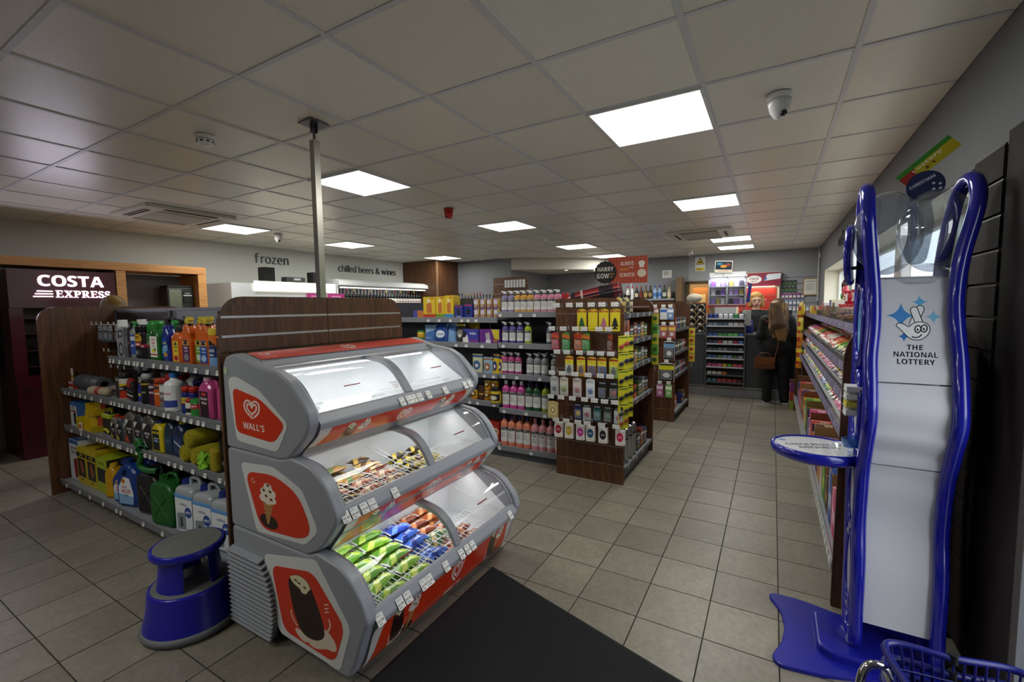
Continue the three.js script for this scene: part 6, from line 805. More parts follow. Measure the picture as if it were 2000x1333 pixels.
  const rug = proto('tartan_blanket', 'blanket', (g) => { part(g, 'roll', memo('rugr', () => toCell(lathe([[0, -0.21], [0.05, -0.21], [0.065, -0.19], [0.068, 0], [0.065, 0.19], [0.05, 0.21], [0, 0.21]], 22).rotateZ(PI / 2), tart)), tart.a.mat(0.95), [0, 0.068, 0]); part(g, 'strap', memo('rugs', () => new THREE.CylinderGeometry(0.07, 0.07, 0.03, 20, 1, true).rotateZ(PI / 2)), mat(0x141416, 0.6), [0.05, 0.068, 0]); part(g, 'plastic_end', memo('ruge', () => new THREE.ConeGeometry(0.05, 0.09, 12, 1, true).rotateZ(PI / 2)), mClearSoft, [-0.24, 0.068, 0]); });
  part(e, 'top_board', box(0.58, 0.016, 0.9), mWalnut, [-0.01, 1.5, 0]);
  put(rug, 'front red tartan blanket roll tilted on top of the air freshener stand', [-1.34, 1.535, -3.83], 0.2, undefined, 1.08, 0, 0.2); put(rug, 'rear red tartan blanket roll on top of the air freshener stand', [-1.4, 1.51, -4.03], 0.3, undefined, 1.0);
}
{ // ---- far gondola end
  const e = thing('far_slat_stand', 'walnut slat end stand with small hanging packs, farther down the aisle', 'display stand', [-1.36, 0, -6.5]);
  slatEnd(e, -1.666, -1.07, -6.0, 1.56, 0.13); part(e, 'far_panel', endPanelGeo(0.62, 1.57, 0.13, 0.025).clone().rotateY(PI / 2), mWalnut, [0.0, 0, -0.5]); part(e, 'spine_panel', box(0.02, 1.45, 0.96), mat(0x2a2c30, 0.5), [-0.14, 0.8, 0]);
  [1.2, 0.9, 0.6, 0.13].forEach((y) => { const s = part(e, 'side_shelf', box(0.4, 0.016, 0.96), mShelf, [0.1, y - 0.008, 0]); part(s, 'price_rail', box(0.01, 0.04, 0.96), mGreyDark, [0.205, -0.004, 0], [0, 0, -0.15]); });
  const bk = part(e, 'run_behind', box(3.2, 1.4, 0.03), mGrey, [-1.9, 0.8, 0]); part(e, 'plinth', box(3.7, 0.1, 0.8), mGreyDark, [-1.7, 0.05, 0]); part(e, 'far_run_shelf', box(3.2, 0.02, 0.8), mShelf, [-1.9, 1.15, 0]);
  const pk = (w, h, c, band, nm) => blister(w, h, lab('fp' + c + band, { bg: c, bands: [[band, 0.1, 0.35]], ovals: [['#e8e4e0', 0.5, 0.65, 0.24, 0.14]] }), { name: 'hanging_pack', card: 0xd8d8d8 });
  [[-1.31, 1.48, 0.085, 0.15, '#b02a34', '#e8d8d8', 'red'], [-1.205, 1.48, 0.085, 0.15, '#e2e2e0', '#3a6ab8', 'white'], [-1.12, 1.48, 0.075, 0.15, '#4a86c8', '#e8e8f0', 'light blue'], [-1.29, 1.26, 0.075, 0.16, '#c8c8c4', '#444', 'silver'], [-1.2, 1.26, 0.085, 0.17, '#a8281e', '#d8b84a', 'left dark red'], [-1.1, 1.26, 0.085, 0.17, '#a8281e', '#d8b84a', 'right dark red'], [-1.3, 1.06, 0.08, 0.2, '#1f2a5a', '#d86a7a', 'navy'], [-1.13, 1.06, 0.13, 0.24, '#1c1e22', '#6a94b8', 'black and blue'], [-1.16, 0.78, 0.19, 0.24, '#1c1e20', '#c8c42a', 'large black and yellow lamp'], [-1.24, 0.5, 0.08, 0.17, '#c83a9a', '#f0d8e8', 'pink'], [-1.13, 0.5, 0.08, 0.17, '#6ac82a', '#e8f0d8', 'lime green']].forEach(([x, y, w, h, c, b, s]) => { hookOn(e, x, y + 0.01, -5.992, 0.08, 0.05); put(pk(w, h, c, b, s), s + ' hanging pack on the farther slat stand', [x, y, -5.92], 0, 'packs on the farther slat stand'); });
  put(carton(0.12, 0.16, 0.1, 0xc8642a, lab('obx', { bg: '#d0702e', bands: [['#eee', 0.4, 0.6]] }), {}), 'orange and white carton low beside the farther slat stand', [-1.16, 0.131, -6.3], PI / 2); put(carton(0.14, 0.13, 0.1, 0x2a2a6a, lab('nbx', { bg: '#33307a', bands: [['#d8a82a', 0.5, 0.8]] }), {}), 'navy and yellow carton on the bottom side shelf of the farther stand', [-1.13, 0.131, -6.65], PI / 2);
  for (let k = 0; k < 4; k++) put(bag(0.09, 0.12, 0.03, lab('fstr' + k % 2, { bg: k % 2 ? '#c8a82a' : '#d8c43a', ovals: [['#a8442a', 0.5, 0.5, 0.3, 0.2]] }), { name: 'strip_bag', seal: 0xc8b43a }), `${ORD[k]} yellow bag from the top of the strip on the farther stand`, [-1.015, 1.06 - k * 0.125, -6.966], 0, 'bags on the farther strip');
  part(e, 'hanging_strip', box(0.012, 0.6, 0.002), mClearSoft, [0.345, 0.9, -0.487]);
  [[1.2, 0.14], [0.9, 0.13], [0.6, 0.15], [0.13, 0.16]].forEach(([y, h], r) => { for (let k = 0; k < 5; k++) { if (r === 3 && k < 4) continue; const c = ['#8a2a2a', '#2a3a6a', '#6a5a3a', '#2f4a34', '#7a7a80'][(r + k) % 5]; put(carton(0.12, h, 0.1, new THREE.Color(c).getHex(), lab('fk' + (r + k) % 5, { bg: c, bands: [['#e0dcd4', 0.3, 0.5]] }), {}), `${ORD[k]} carton from the front on side shelf ${['one', 'two', 'three', 'four'][r]} of the farther stand`, [-1.13, y + 0.001, -6.12 - k * 0.16], PI / 2, 'cartons on the farther side shelves'); } });
}
// ================================================================ lottery play stand
{
  const t = thing('lottery_stand', 'tall blue and white lottery play stand with clear globe top', 'display stand', [0.46, 0, -2.38]);
  const mB = mat(0x1a1f9e, 0.16, { clearcoat: 0.5 }), mW = mat(0xdadbe0, 0.25), ox = 0.46, oz = -2.38;
  const wave = [[0.15, -2.285], [0.4, -2.28], [0.63, -2.312], [0.8, -2.285], [0.9, -2.25], [1.0, -2.195], [1.1, -2.175], [1.2, -2.2], [1.35, -2.24], [1.5, -2.268], [1.6, -2.29]];
  const wc = new THREE.SplineCurve(wave.map((p) => new THREE.Vector2(...p))), zAt = (y) => { for (let i = 0; i < wave.length - 1; i++) if (y <= wave[i + 1][0]) { const f = (y - wave[i][0]) / (wave[i + 1][0] - wave[i][0]), g = f * f * (3 - 2 * f); return wave[i][1] + (wave[i + 1][1] - wave[i][1]) * g; } return wave.at(-1)[1]; };
  // white wavy face in three panels
  const faceStrip = (y0, y1, n) => { const P = [], U = [], I = []; for (let i = 0; i <= n; i++) { const y = y0 + (y1 - y0) * i / n; for (const [k, x] of [[0, 0.35], [1, 0.58]]) { const nar = y > 1.5 ? (y - 1.5) * 0.12 : 0; P.push(x + (k ? -nar : nar) - ox, y, zAt(y) - oz); U.push(k, i / n); } } for (let i = 0; i < n; i++) { const a = i * 2; I.push(a, a + 1, a + 2, a + 1, a + 3, a + 2); } const g = new THREE.BufferGeometry(); g.setAttribute('position', new THREE.Float32BufferAttribute(P, 3)); g.setAttribute('uv', new THREE.Float32BufferAttribute(U, 2)); g.setIndex(I); g.computeVertexNormals(); return g; };
  const logo = cell('lotto', 512, 768, (g, w, h) => {
    F(g, '#dadbe0', 0, 0, w, h); const star = (x, y, s, c) => { g.fillStyle = c; g.beginPath(); g.moveTo(x, y - s); g.quadraticCurveTo(x + s * 0.12, y - s * 0.12, x + s, y); g.quadraticCurveTo(x + s * 0.12, y + s * 0.12, x, y + s); g.quadraticCurveTo(x - s * 0.12, y + s * 0.12, x - s, y); g.quadraticCurveTo(x - s * 0.12, y - s * 0.12, x, y - s); g.fill(); };
    star(175, 275, 100, '#4a90d2'); star(295, 175, 52, '#62aede'); star(385, 285, 54, '#7ec0e6'); star(195, 430, 42, '#3a74bc');
    g.lineWidth = 11; g.strokeStyle = '#15171c'; g.fillStyle = '#f4f5f7'; g.lineJoin = 'round';
    const cap = (x0, y0, x1, y1, r) => { const a = Math.atan2(y1 - y0, x1 - x0); g.beginPath(); g.moveTo(x0 + r * Math.sin(a), y0 - r * Math.cos(a)); g.lineTo(x1 + r * Math.sin(a), y1 - r * Math.cos(a)); g.arc(x1, y1, r, a - PI / 2, a + PI / 2); g.lineTo(x0 - r * Math.sin(a), y0 + r * Math.cos(a)); g.stroke(); g.fill(); };
    cap(252, 350, 300, 228, 24); cap(300, 350, 262, 236, 22);
    g.beginPath(); g.moveTo(238, 352); g.bezierCurveTo(260, 325, 300, 318, 330, 330); g.bezierCurveTo(368, 345, 366, 395, 340, 420); g.bezierCurveTo(310, 458, 262, 462, 228, 436); g.bezierCurveTo(198, 410, 178, 376, 146, 352); g.bezierCurveTo(150, 322, 186, 332, 214, 356); g.bezierCurveTo(224, 362, 232, 360, 238, 352); g.stroke(); g.fill();
    for (const [x, y] of [[285, 375], [325, 370]]) { g.fillStyle = '#f4f5f7'; g.beginPath(); g.ellipse(x, y, 19, 26, 0.2, 0, 7); g.fill(); g.lineWidth = 8; g.stroke(); O(g, '#15171c', x - 2, y + 4, 6, 9); } g.beginPath(); g.arc(270, 395, 42, 0.4, 2.2); g.stroke();
    T(g, 'THE', 268, 510, 52, '#15171c', { sx: 1.15 }); T(g, 'NATIONAL', 268, 562, 52, '#15171c', { sx: 1.1 }); T(g, 'LOTTERY', 268, 614, 52, '#15171c', { sx: 1.15 });
  });
  part(t, 'front_panel', toCell(faceStrip(1.205, 1.6, 16), logo), logo.a.mat(0.25)); part(t, 'front_panel', faceStrip(0.862, 1.2, 18), mW); part(t, 'front_panel', faceStrip(0.17, 0.858, 24), mW);
  part(t, 'core', box(0.2, 1.42, 0.14), mW, [0.005, 0.88, -0.005]);
  // four rails: each side is one closed loop over the top
  for (const [s, x, lean] of [[-1, 0.335, 0.02], [1, 0.592, 0.035]]) {
    const pts = []; for (let y = 0.1; y <= 1.55; y += 0.12) pts.push([x - ox + (y > 1.4 ? -s * 0.008 : 0), y, zAt(Math.max(0.16, y)) + 0.01 - oz]);
    pts.push([x + s * 0.004 - ox, 1.68, -2.27 - oz], [x + s * lean - ox, 1.86, -2.27 - oz], [x + s * lean - ox, 1.95, -2.3 - oz], [x + s * lean * 0.8 - ox, 1.965, -2.37 - oz], [x + s * lean * 0.6 - ox, 1.9, -2.45 - oz], [x - ox, 1.7, -2.47 - oz]);
    for (let y = 1.55; y >= 0.1; y -= 0.2) pts.push([x - ox, y, -2.5 + 0.02 * Math.sin(y * 6) - oz]); pts.push([x - ox, 0.05, -2.42 - oz], [x - ox, 0.05, -2.33 - oz]);
    part(t, 'rail_loop', tube(pts, 0.025, 150, 12, true), mB);
    // side infill with ovals
    if (s < 0) [[1.42, 0.16, 0x6fa6cc, 'MILLIONAIRE MADE'], [1.06, 0.15, 0xc7cad2, ''], [0.7, 0.16, 0xd6d8de, ''], [0.35, 0.17, 0xd6d8de, '']].forEach(([y, ry, c, tx], k) => { const ring = part(t, 'oval_frame', memo('ovr' + ry, () => new THREE.TorusGeometry(1, 0.12, 10, 40).scale(0.085, ry, 0.1).rotateY(PI / 2)), mB, [x - 0.012 - ox, y, -2.385 - oz]); const pn = lab('ov' + k, { w: 80, h: 150, bg: '#' + new THREE.Color(c).getHexString(), text: tx ? [['MILLION', 0.3, 0.07, '#1c2a4a'], ['MADE', 0.4, 0.08, '#1c2a4a']] : [], bands: tx ? [['#8fc0dc', 0.6, 1]] : [] }); part(ring, 'oval_poster', memo('ovp' + k, () => { const g = new THREE.CircleGeometry(1, 32).scale(0.082, ry * 0.98, 1); return toCell(g.rotateY(-PI / 2), pn); }), pn.a.mat(0.25), [0, 0, 0]); });
    part(t, 'side_web', box(0.012, 1.45, 0.17), mB, [x + 0.012 - ox, 0.86, -2.385 - oz]);
  }
  const mGlobe = mat(0xdfe5ea, 0.04, { transmission: 0.9, thickness: 0, ior: 2.2 });
  // globe top
  part(t, 'globe_base', lathe([[0, 1.58], [0.1, 1.58], [0.12, 1.61], [0.1, 1.64], [0.06, 1.66]], 32), mClearSoft, [0.02, 0, 0]);
  part(t, 'clear_globe', new THREE.SphereGeometry(0.115, 36, 24).scale(1, 1.45, 0.95), mGlobe, [-0.065, 1.79, 0.0]); part(t, 'clear_globe', new THREE.SphereGeometry(0.108, 36, 24).scale(1.1, 1.5, 0.9), mGlobe, [0.085, 1.79, -0.01]);
  part(t, 'globe_insert', extr(roundPoly([[-0.03, 0], [0.03, 0], [0.05, 0.16], [0.03, 0.28], [-0.03, 0.28], [-0.05, 0.14]], 0.03), 0.003), mat(0xd8dde2, 0.15, { transmission: 0.7, thickness: 0 }), [0.03, 1.66, -0.01], [0, -0.2, 0]);
  part(t, 'top_plate', rbox(0.2, 0.02, 0.14, 0.005), mW, [0.005, 1.6, -0.01]);
  const xmas = lab('xmas', { w: 120, h: 120, bg: '#1c2c5c', text: [['CHRISTMAS', 0.34, 0.13, '#e8ecf4']], ovals: [['#dfe6f2', 0.7, 0.55, 0.04], ['#dfe6f2', 0.82, 0.66, 0.04], ['#dfe6f2', 0.62, 0.72, 0.04], ['#dfe6f2', 0.76, 0.8, 0.04]] });
  const s1 = part(t, 'round_topper', toCell(new THREE.CircleGeometry(0.058, 28), xmas), xmas.a.mat(), [0.045, 1.965, 0.0], [0, -0.25, 0.5]); s1.material = xmas.a.mat();
  const flag = lab('flag', { w: 140, h: 90, bg: '#d9c81e', polys: [['#3f9a2e', [[0, 0], [1, 0], [1, 0.3], [0, 0.3]]], ['#c23a2a', [[0, 0.3], [0.3, 0.3], [0.2, 1], [0, 1]]]], text: [['Lottery', 0.45, 0.24, '#fff'], ['£1', 0.75, 0.3, '#7a4a10']] });
  part(t, 'flag_topper', toCell(extr(shape([[0, 0], [1, 0], [1, 1], [0, 1]]), 0.01), flag).scale(0.2, 0.06, 0.3), flag.a.mat(), [0.0, 1.975, -0.045], [0, -0.25, 0.72]);
  part(t, 'topper_stem', cyl(0.004, 0.004, 0.2, 8), mat(0xb8bcc0, 0.3), [0.03, 1.9, -0.04]);
  // disc on the aisle side
  const d = part(t, 'side_disc', cyl(0.118, 0.118, 0.022, 36), mat(0x141a7a, 0.25), [0.285 - ox, 1.715, -2.44 - oz], [0, 0, 0]); d.rotation.set(PI / 2, 0, PI / 2 - 0.3, 'YXZ'); d.rotation.set(0, -0.22, PI / 2, 'YXZ');
  part(d, 'disc_rim', memo('drim', () => new THREE.TorusGeometry(0.118, 0.013, 10, 40).rotateX(PI / 2)), mB); part(d, 'disc_slot', box(0.02, 0.004, 0.02), mBlack, [0, 0.013, -0.02]);
  part(t, 'disc_arm', bar([0.285 - ox, 1.66, -2.44 - oz], [0.335 - ox, 1.66, -2.43 - oz], 0.008), mBlack);
  // writing tablet
  const tab = part(t, 'writing_tablet', memo('tabl', () => lathe([[0, -0.034], [0.86, -0.034], [0.97, -0.02], [1, 0.0], [0.985, 0.016], [0.93, 0.02], [0.9, 0.012]], 48).scale(0.185, 1, 0.165).rotateY(0.5)), mB, [0.185 - ox, 0.855, -2.4 - oz], [0, 0, -0.04]);
  const chk = lab('chk', { w: 160, h: 130, bg: '#dfe1e6', text: [['CHECK RESULTS', 0.42, 0.12, '#3a4048'], ['ANYWHERE', 0.56, 0.12, '#3a4048']], ovals: [['#7fa4d2', 0.2, 0.2, 0.05], ['#7fa4d2', 0.8, 0.75, 0.05]] });
  part(tab, 'tablet_print', memo('tabp', () => toCell(new THREE.CircleGeometry(1, 40), chk).rotateX(-PI / 2).scale(0.168, 1, 0.148).rotateY(0.5)), chk.a.mat(0.08), [0, 0.0125, 0]);
  part(t, 'tablet_arm', rbox(0.1, 0.025, 0.06, 0.008), mW, [0.34 - ox, 0.835, -2.37 - oz]); part(t, 'pen_cord', tube([[0.31 - ox, 0.86, -2.35 - oz], [0.315 - ox, 0.92, -2.34 - oz], [0.32 - ox, 0.95, -2.33 - oz]], 0.004, 10, 6), mAlu);
  part(t, 'pen_cup', memo('pcup', () => lathe([[0, 0], [0.03, 0], [0.034, 0.035], [0.032, 0.035], [0.028, 0.004], [0, 0.004]], 18)), mat(0x8fc0e6, 0.1, { transmission: 0.8, thickness: 0 }), [0.3 - ox, 0.9, -2.34 - oz]);
  // leaflet pockets
  for (let k = 0; k < 4; k++) { const p = part(t, 'leaflet_pocket', box(0.07, 0.004, 0.1), mClearSoft, [0.305 - ox, 1.04 + k * 0.033, -2.35 - oz]); part(p, 'leaflet_stack', box(0.06, 0.02, 0.09), mat([0xdadada, 0xd2c648, 0xe2e2dc, 0xd6d6d8][k], 0.5), [0, 0.012, 0]); }
  // foot
  const foot = roundPoly([[0.04, 2.6], [0.015, 2.57], [0.07, 2.46], [0.085, 2.34], [0.07, 2.22], [0.03, 2.11], [0.06, 2.07], [0.2, 2.09], [0.36, 2.15], [0.64, 2.17], [0.64, 2.56], [0.36, 2.55], [0.16, 2.6]], 0.03);
  part(t, 'foot_plate', extr(foot, 0.01, 0.005, 2).rotateX(-PI / 2), mat(0x1c2096, 0.32), [-ox, 0.001, -oz]);
  part(t, 'foot_plinth', extr(roundPoly([[0.2, 2.47], [0.2, 2.24], [0.25, 2.2], [0.62, 2.2], [0.62, 2.5], [0.25, 2.5]], 0.02), 0.03, 0.012, 3).rotateX(-PI / 2), mat(0x1c2096, 0.28), [-ox, 0.01, -oz]);
}
{ // shopping baskets at the lower right
  const mesh = (k) => proto('shopping_basket', 'basket', (g) => {
    const m = mat(0x14186a, 0.35), P = []; const w = 0.17, d = 0.2;
    part(g, 'rim', memo('brim', () => tube([[-w, 0.2, -d], [0, 0.2, -d - 0.002], [w, 0.2, -d], [w + 0.002, 0.2, 0], [w, 0.2, d], [0, 0.2, d + 0.002], [-w, 0.2, d], [-w - 0.002, 0.2, 0]], 0.011, 90, 8, true)), m);
    for (let i = -6; i <= 6; i++) { P.push(bar([w * i / 6.5, 0.2, -d], [w * 0.85 * i / 6.5, 0, -d * 0.88], 0.0035, 5), bar([w * i / 6.5, 0.2, d], [w * 0.85 * i / 6.5, 0, d * 0.88], 0.0035, 5), bar([-w, 0.2, d * i / 6.5], [-w * 0.86, 0, d * 0.88 * i / 6.5], 0.0035, 5), bar([w, 0.2, d * i / 6.5], [w * 0.86, 0, d * 0.88 * i / 6.5], 0.0035, 5), bar([-w * 0.86, 0, d * 0.88 * i / 6.5], [w * 0.86, 0, d * 0.88 * i / 6.5], 0.003, 5)); }
    for (const y of [0.06, 0.13]) { const f = 0.86 + 0.14 * y / 0.2; P.push(bar([-w * f, y, -d * f], [w * f, y, -d * f], 0.004, 5), bar([-w * f, y, d * f], [w * f, y, d * f], 0.004, 5), bar([-w * f, y, -d * f], [-w * f, y, d * f], 0.004, 5), bar([w * f, y, -d * f], [w * f, y, d * f], 0.004, 5)); }
    part(g, 'lattice', memo('blat', () => merge(P)), m); part(g, 'handle_pivot', cyl(0.012, 0.012, 0.03, 10), mBlack, [0, 0.2, -d]);
  });
  const b = mesh(); for (let k = 0; k < 4; k++) put(b, ['lowest', 'second lowest', 'second highest', 'topmost'][k] + ' blue shopping basket in the stack at the lower right', [0.545, 0.02 + k * 0.055, -1.65], 0.12, 'stacked shopping baskets');
  const s = thing('basket_handle_frame', 'chrome looped frame of the basket stand at the lower right', 'basket stand', [0.31, 0, -1.72]);
  part(s, 'loop', tube([[-0.06, 0.01, 0.02], [-0.05, 0.2, 0.02], [-0.035, 0.34, 0.01], [0, 0.375, 0], [0.035, 0.34, -0.01], [0.05, 0.2, -0.02], [0.06, 0.01, -0.02]], 0.012, 60, 10), mChrome); part(s, 'foot_bar', bar([-0.06, 0.012, 0.02], [0.06, 0.012, -0.02], 0.012, 10), mChrome);
}
{ // ================================================================ confectionery wall unit
  const t = thing('confectionery_unit', 'long wall unit of sloping sweet shelves along the right aisle', 'shelving unit', [0.52, 0, -5.05]);
  const ox = 0.52, oz = -5.05, L = 4.78, z0 = -2.66, z1 = -7.44;
  part(t, 'back_panel', box(0.02, 1.4, L), mGreyDark, [0.2, 0.7, 0]);
  part(t, 'plinth', box(0.4, 0.12, L), mGreyDark, [0, 0.06, 0]);
  const SH = [[1.36, 0.40, 0.02], [1.125, 0.375, 0.14], [0.975, 0.355, 0.14], [0.82, 0.33, 0.14], [0.2, 0.29, 0]];
  SH.forEach(([y, xf, dr], k) => {
    const w = 0.7 - xf, ang = Math.atan2(dr, w);
    const s = part(t, 'shelf', box(w / Math.cos(ang), 0.012, L), mShelf, [(xf + 0.7) / 2 - ox, y + dr / 2, 0], [0, 0, ang]);
    part(t, 'price_rail', box(0.006, 0.05, L), k === 4 ? mat(0xa9acb0, 0.35) : mat(0x8d84a6, 0.4), [xf - 0.004 - ox, y + 0.005, 0], [0, 0, -0.12]);
    for (let i = 0; i < (k === 4 ? 40 : 46); i++) { const c = k === 4 ? tagCell[i % 3] : lab('rtag' + i % 3, { w: 48, h: 40, bg: ['#8a86a0', '#a39fb0', '#7a7690'][i % 3], fine: ['#e4e2ea', 0.3, 3] }); part(t, 'price_tag', memo('rgt' + i % 3 + (k === 4), () => print(c, 0.045, 0.036).clone().rotateY(-PI / 2)), c.a.mat(), [xf - 0.0085 - ox, y + 0.005, L / 2 - 0.06 - i * (L - 0.1) / 46 + rr(-0.01, 0.01)], [0, 0, -0.12]); }
    if (k < 4) part(t, 'clear_lip', box(0.003, k ? 0.035 : 0.1, L), mClear, [xf - 0.002 - ox, y + (k ? 0.045 : 0.075), 0]);
  });
  const pan = roundPoly([[0.285, 0], [0.3, 1.3], [0.36, 1.41], [0.73, 1.41], [0.73, 0]], [0.01, 0.08, 0.08, 0.01, 0.01]);
  for (const [z, lb] of [[z0, 'near'], [z1 - 0.022, 'far']]) part(t, 'end_panel', extr(pan, 0.022), mWalnut, [-ox, 0, z - oz]);
  // rows of sweets
  const kinds = [['#5a2a86', '#e8d24a', 'purple', 'dairy'], ['#c8281e', '#f4f0ea', 'red', 'kit'], ['#1d1d22', '#d8b03a', 'black and gold', 'rolo'], ['#e0a01c', '#a8281e', 'yellow', 'peanut'], ['#d8621c', '#f4e8d0', 'orange', 'crunch'], ['#2a4a9a', '#e8e8f0', 'blue', 'bounty'], ['#e2dcd4', '#b02a2a', 'white and red', 'milky'], ['#6a3a20', '#e8d8b0', 'brown', 'choc'], ['#c83a7a', '#f8e0ec', 'pink', 'chew'], ['#3a8a3a', '#e8e43a', 'green', 'mint']].map(([a, b, n, s]) => ({ c: cell('sw' + n, 96, 40, (g, w, h) => { F(g, a, 0, 0, w, h); poly(g, b, [[10, 40], [30, 0], [40, 0], [20, 40]]); T(g, s, 56, 20, 20, b); }), n }));
  const backBars = [];
  const per = [[0, 56, 0.062], [1, 82, 0.055], [2, 82, 0.055], [3, 74, 0.06]];
  for (const [k, cnt, step] of per) {
    const [y, xf, dr] = SH[k], ang = Math.atan2(dr, 0.7 - xf); let kd = pick(kinds), left = 0;
    for (let i = 0; i < cnt; i++) {
      if (left-- <= 0) { kd = pick(kinds); left = 2 + Math.floor(R() * 4); }
      const z = z0 - 0.1 - i * (L - 0.3) / cnt, g = printed(pillow(0.13, step * 0.92, 0.022), kd.c), hs = 0.02 + (i % 3) * 0.006;
      single('wrapped_bar', g, kd.c.a.mat(0.3), `${kd.n} wrapped bar, ${ord(i + 1)} from the near end on the ${['top', 'second', 'third', 'fourth'][k]} sweet shelf`, 'sweet', [xf + 0.085, y + 0.022 + hs + 0.085 * Math.tan(ang), z], [rr(-0.08, 0.08), rr(-0.12, 0.12), ang + rr(-0.1, 0.1)], `${kd.n} bars on the ${['top', 'second', 'third', 'fourth'][k]} sweet shelf`);
if (k && i % 2 === 0) backBars.push([xf + 0.22, y + 0.034 + 0.22 * Math.tan(ang), z - 0.02, ang, kinds.indexOf(kd)]);
    }
  }
  kinds.forEach((kd, q) => { const l = backBars.filter((b) => b[4] === q); if (!l.length) return; const o = single('wrapped_bars_behind', merge(l.map(([x, y, z, a]) => moved(printed(pillow(0.13, 0.05, 0.022), kd.c), 0, 0, 0, 0, 0, a).translate(x, y, z))), kd.c.a.mat(0.3), kd.n + ' wrapped bars lying in the back rows of the sweet shelves', 'sweets'); o.userData.kind = 'stuff'; });
  // multipack boxes on the base shelf, one after the other
  for (let i = 0; i < 24; i++) { const kd = kinds[(i * 7 + 1) % 10], c = i % 4 === 0 || i < 3 ? 0x9a7448 : undefined; const p = carton(0.17, [0.2, 0.26, 0.32][i % 3], 0.2, c ?? new THREE.Color(['#6a241e', '#43285c', '#8a6c38', '#6a3c26', '#2a3054', '#7c4426'][i % 6]).getHex(), kd.c, { name: 'multipack_carton', top: kd.c }); put(p, `${c ? 'brown cardboard' : kd.n} multipack carton on the base shelf, ${i < 12 ? ORD[i] + ' from the near end' : ORD[23 - i] + ' from the far end'}`, [0.42, 0.2075, -2.8 - i * 0.19], -PI / 2, 'multipack cartons'); }
  for (let i = 0; i < 8; i++) put(bag(0.13, 0.17, 0.05, lab('crs' + i % 3, { bg: ['#d8b41e', '#c8781e', '#d8c83a'][i % 3], ovals: [['#a8281e', 0.5, 0.5, 0.3, 0.2]] }), { name: 'sweet_bag' }), `${ORD[i]} yellow sweet bag down the hanging strip at the far end of the unit`, [0.33, 1.36 - i * 0.105, -7.2 - (i % 2) * 0.12], -PI / 2 + 0.4, 'yellow sweet bags on the strip');
  part(t, 'hanging_strip', box(0.004, 1.0, 0.03), mClearSoft, [0.36 - ox, 1.0, -7.26 - oz]);
  // low crate stack at the far foot of the unit
  [[0, '#8a9a2e', 'olive green'], [0.13, '#a83024', 'red'], [0.26, '#7a2f7a', 'purple']].forEach(([y, c, s], k) => put(carton(0.4, 0.125, 0.18, new THREE.Color(c).getHex(), lab('crt' + k, { bg: c, bands: [['#e8d8c0', 0.3, 0.6]] }), { name: 'display_tray', top: kinds[(k * 3 + 1) % 10].c }), s + ' display tray stacked at the far foot of the sweet unit', [0.33, y + 0.001 * k, -7.67], -PI / 2));
  // tubs and boxes along the top
  const bucket = proto('sweet_bucket', 'tub', (g) => { part(g, 'tub', memo('bkt', () => lathe([[0, 0], [0.06, 0], [0.072, 0.1], [0, 0.1]], 22)), mat(0xb8283a, 0.3)); part(g, 'lid', cyl(0.076, 0.076, 0.014, 22), mat(0xc83a48, 0.3), [0, 0.107, 0]); const l = lab('bkl', { bg: '#e8e2da', ovals: [['#b8283a', 0.5, 0.5, 0.3, 0.3]], text: [['LUCKY', 0.5, 0.2, '#fff']] }); part(g, 'label', wrap(l, 0.0695, 0.06, 1.6), l.a.mat(), [0, 0.055, 0], [0, -PI / 2, 0]); });
  [-4.1, -4.3, -4.5, -4.75, -4.95, -5.15].forEach((z, k) => put(bucket, `${ORD[k]} red sweet bucket from the near end along the top shelf`, [0.6, 1.385, z], 0, 'red sweet buckets')); [-4.4, -4.85].forEach((z, k) => put(bucket, (k ? 'far' : 'near') + ' red sweet bucket stacked on the others', [0.6, 1.5, z], 0, 'red sweet buckets'));
  [[-3.2, 0xb8a24a, 'mustard'], [-3.42, 0xc83a8a, 'pink and white'], [-3.65, 0xd8d2c4, 'cream'], [-3.85, 0xc89a2a, 'amber'], [-5.5, 0xd8d4cc, 'white'], [-5.8, 0xd6cab0, 'beige'], [-6.2, 0xb84a3a, 'brick red'], [-6.6, 0xcfcfcf, 'grey']].forEach(([z, c, s], k) => put(carton(0.18, 0.1 + (k % 3) * 0.03, 0.16, c, kinds[(k * 3) % 10].c, { name: 'sweet_box' }), s + ' sweet box along the top of the confectionery unit', [0.6, 1.385, z], -PI / 2));
  put(proto('lollipop_display', 'display', (g) => { part(g, 'post', cyl(0.02, 0.03, 0.2, 12), mat(0x3a2a20, 0.5), [0, 0.1, 0]); for (const [x, y, c, r] of [[0, 0.32, 0x4a2a20, 0.06], [0.07, 0.25, 0xd8485a, 0.06], [-0.06, 0.2, 0x55a03a, 0.055], [0.05, 0.15, 0x8ac83a, 0.05], [-0.03, 0.27, 0x2a2a2a, 0.05]]) part(g, 'disc', memo('ld' + r, () => new THREE.SphereGeometry(r, 16, 12).scale(0.5, 1, 1)), mat(c, 0.3), [0, y, x]); }), 'colourful lollipop display by the window', [0.66, 1.385, -6.0]);
  // lettering on the lintel above
  const w = thing('confectionery_lettering', 'dark raised confectionery lettering on the wall above the window', 'sign', [0.735, 2.25, -6.5]);
  'confectionery'.split('').reduce((z, ch) => { const g = text3(ch, 0.16, 0.012, fontR), b = g.boundingBox; part(w, 'letter', memo('cl' + ch, () => g.clone().rotateY(-PI / 2)), mat(0x232428, 0.4), [0, 0, z]); return z + (b.max.x - b.min.x) + 0.022; }, -0.9);
}
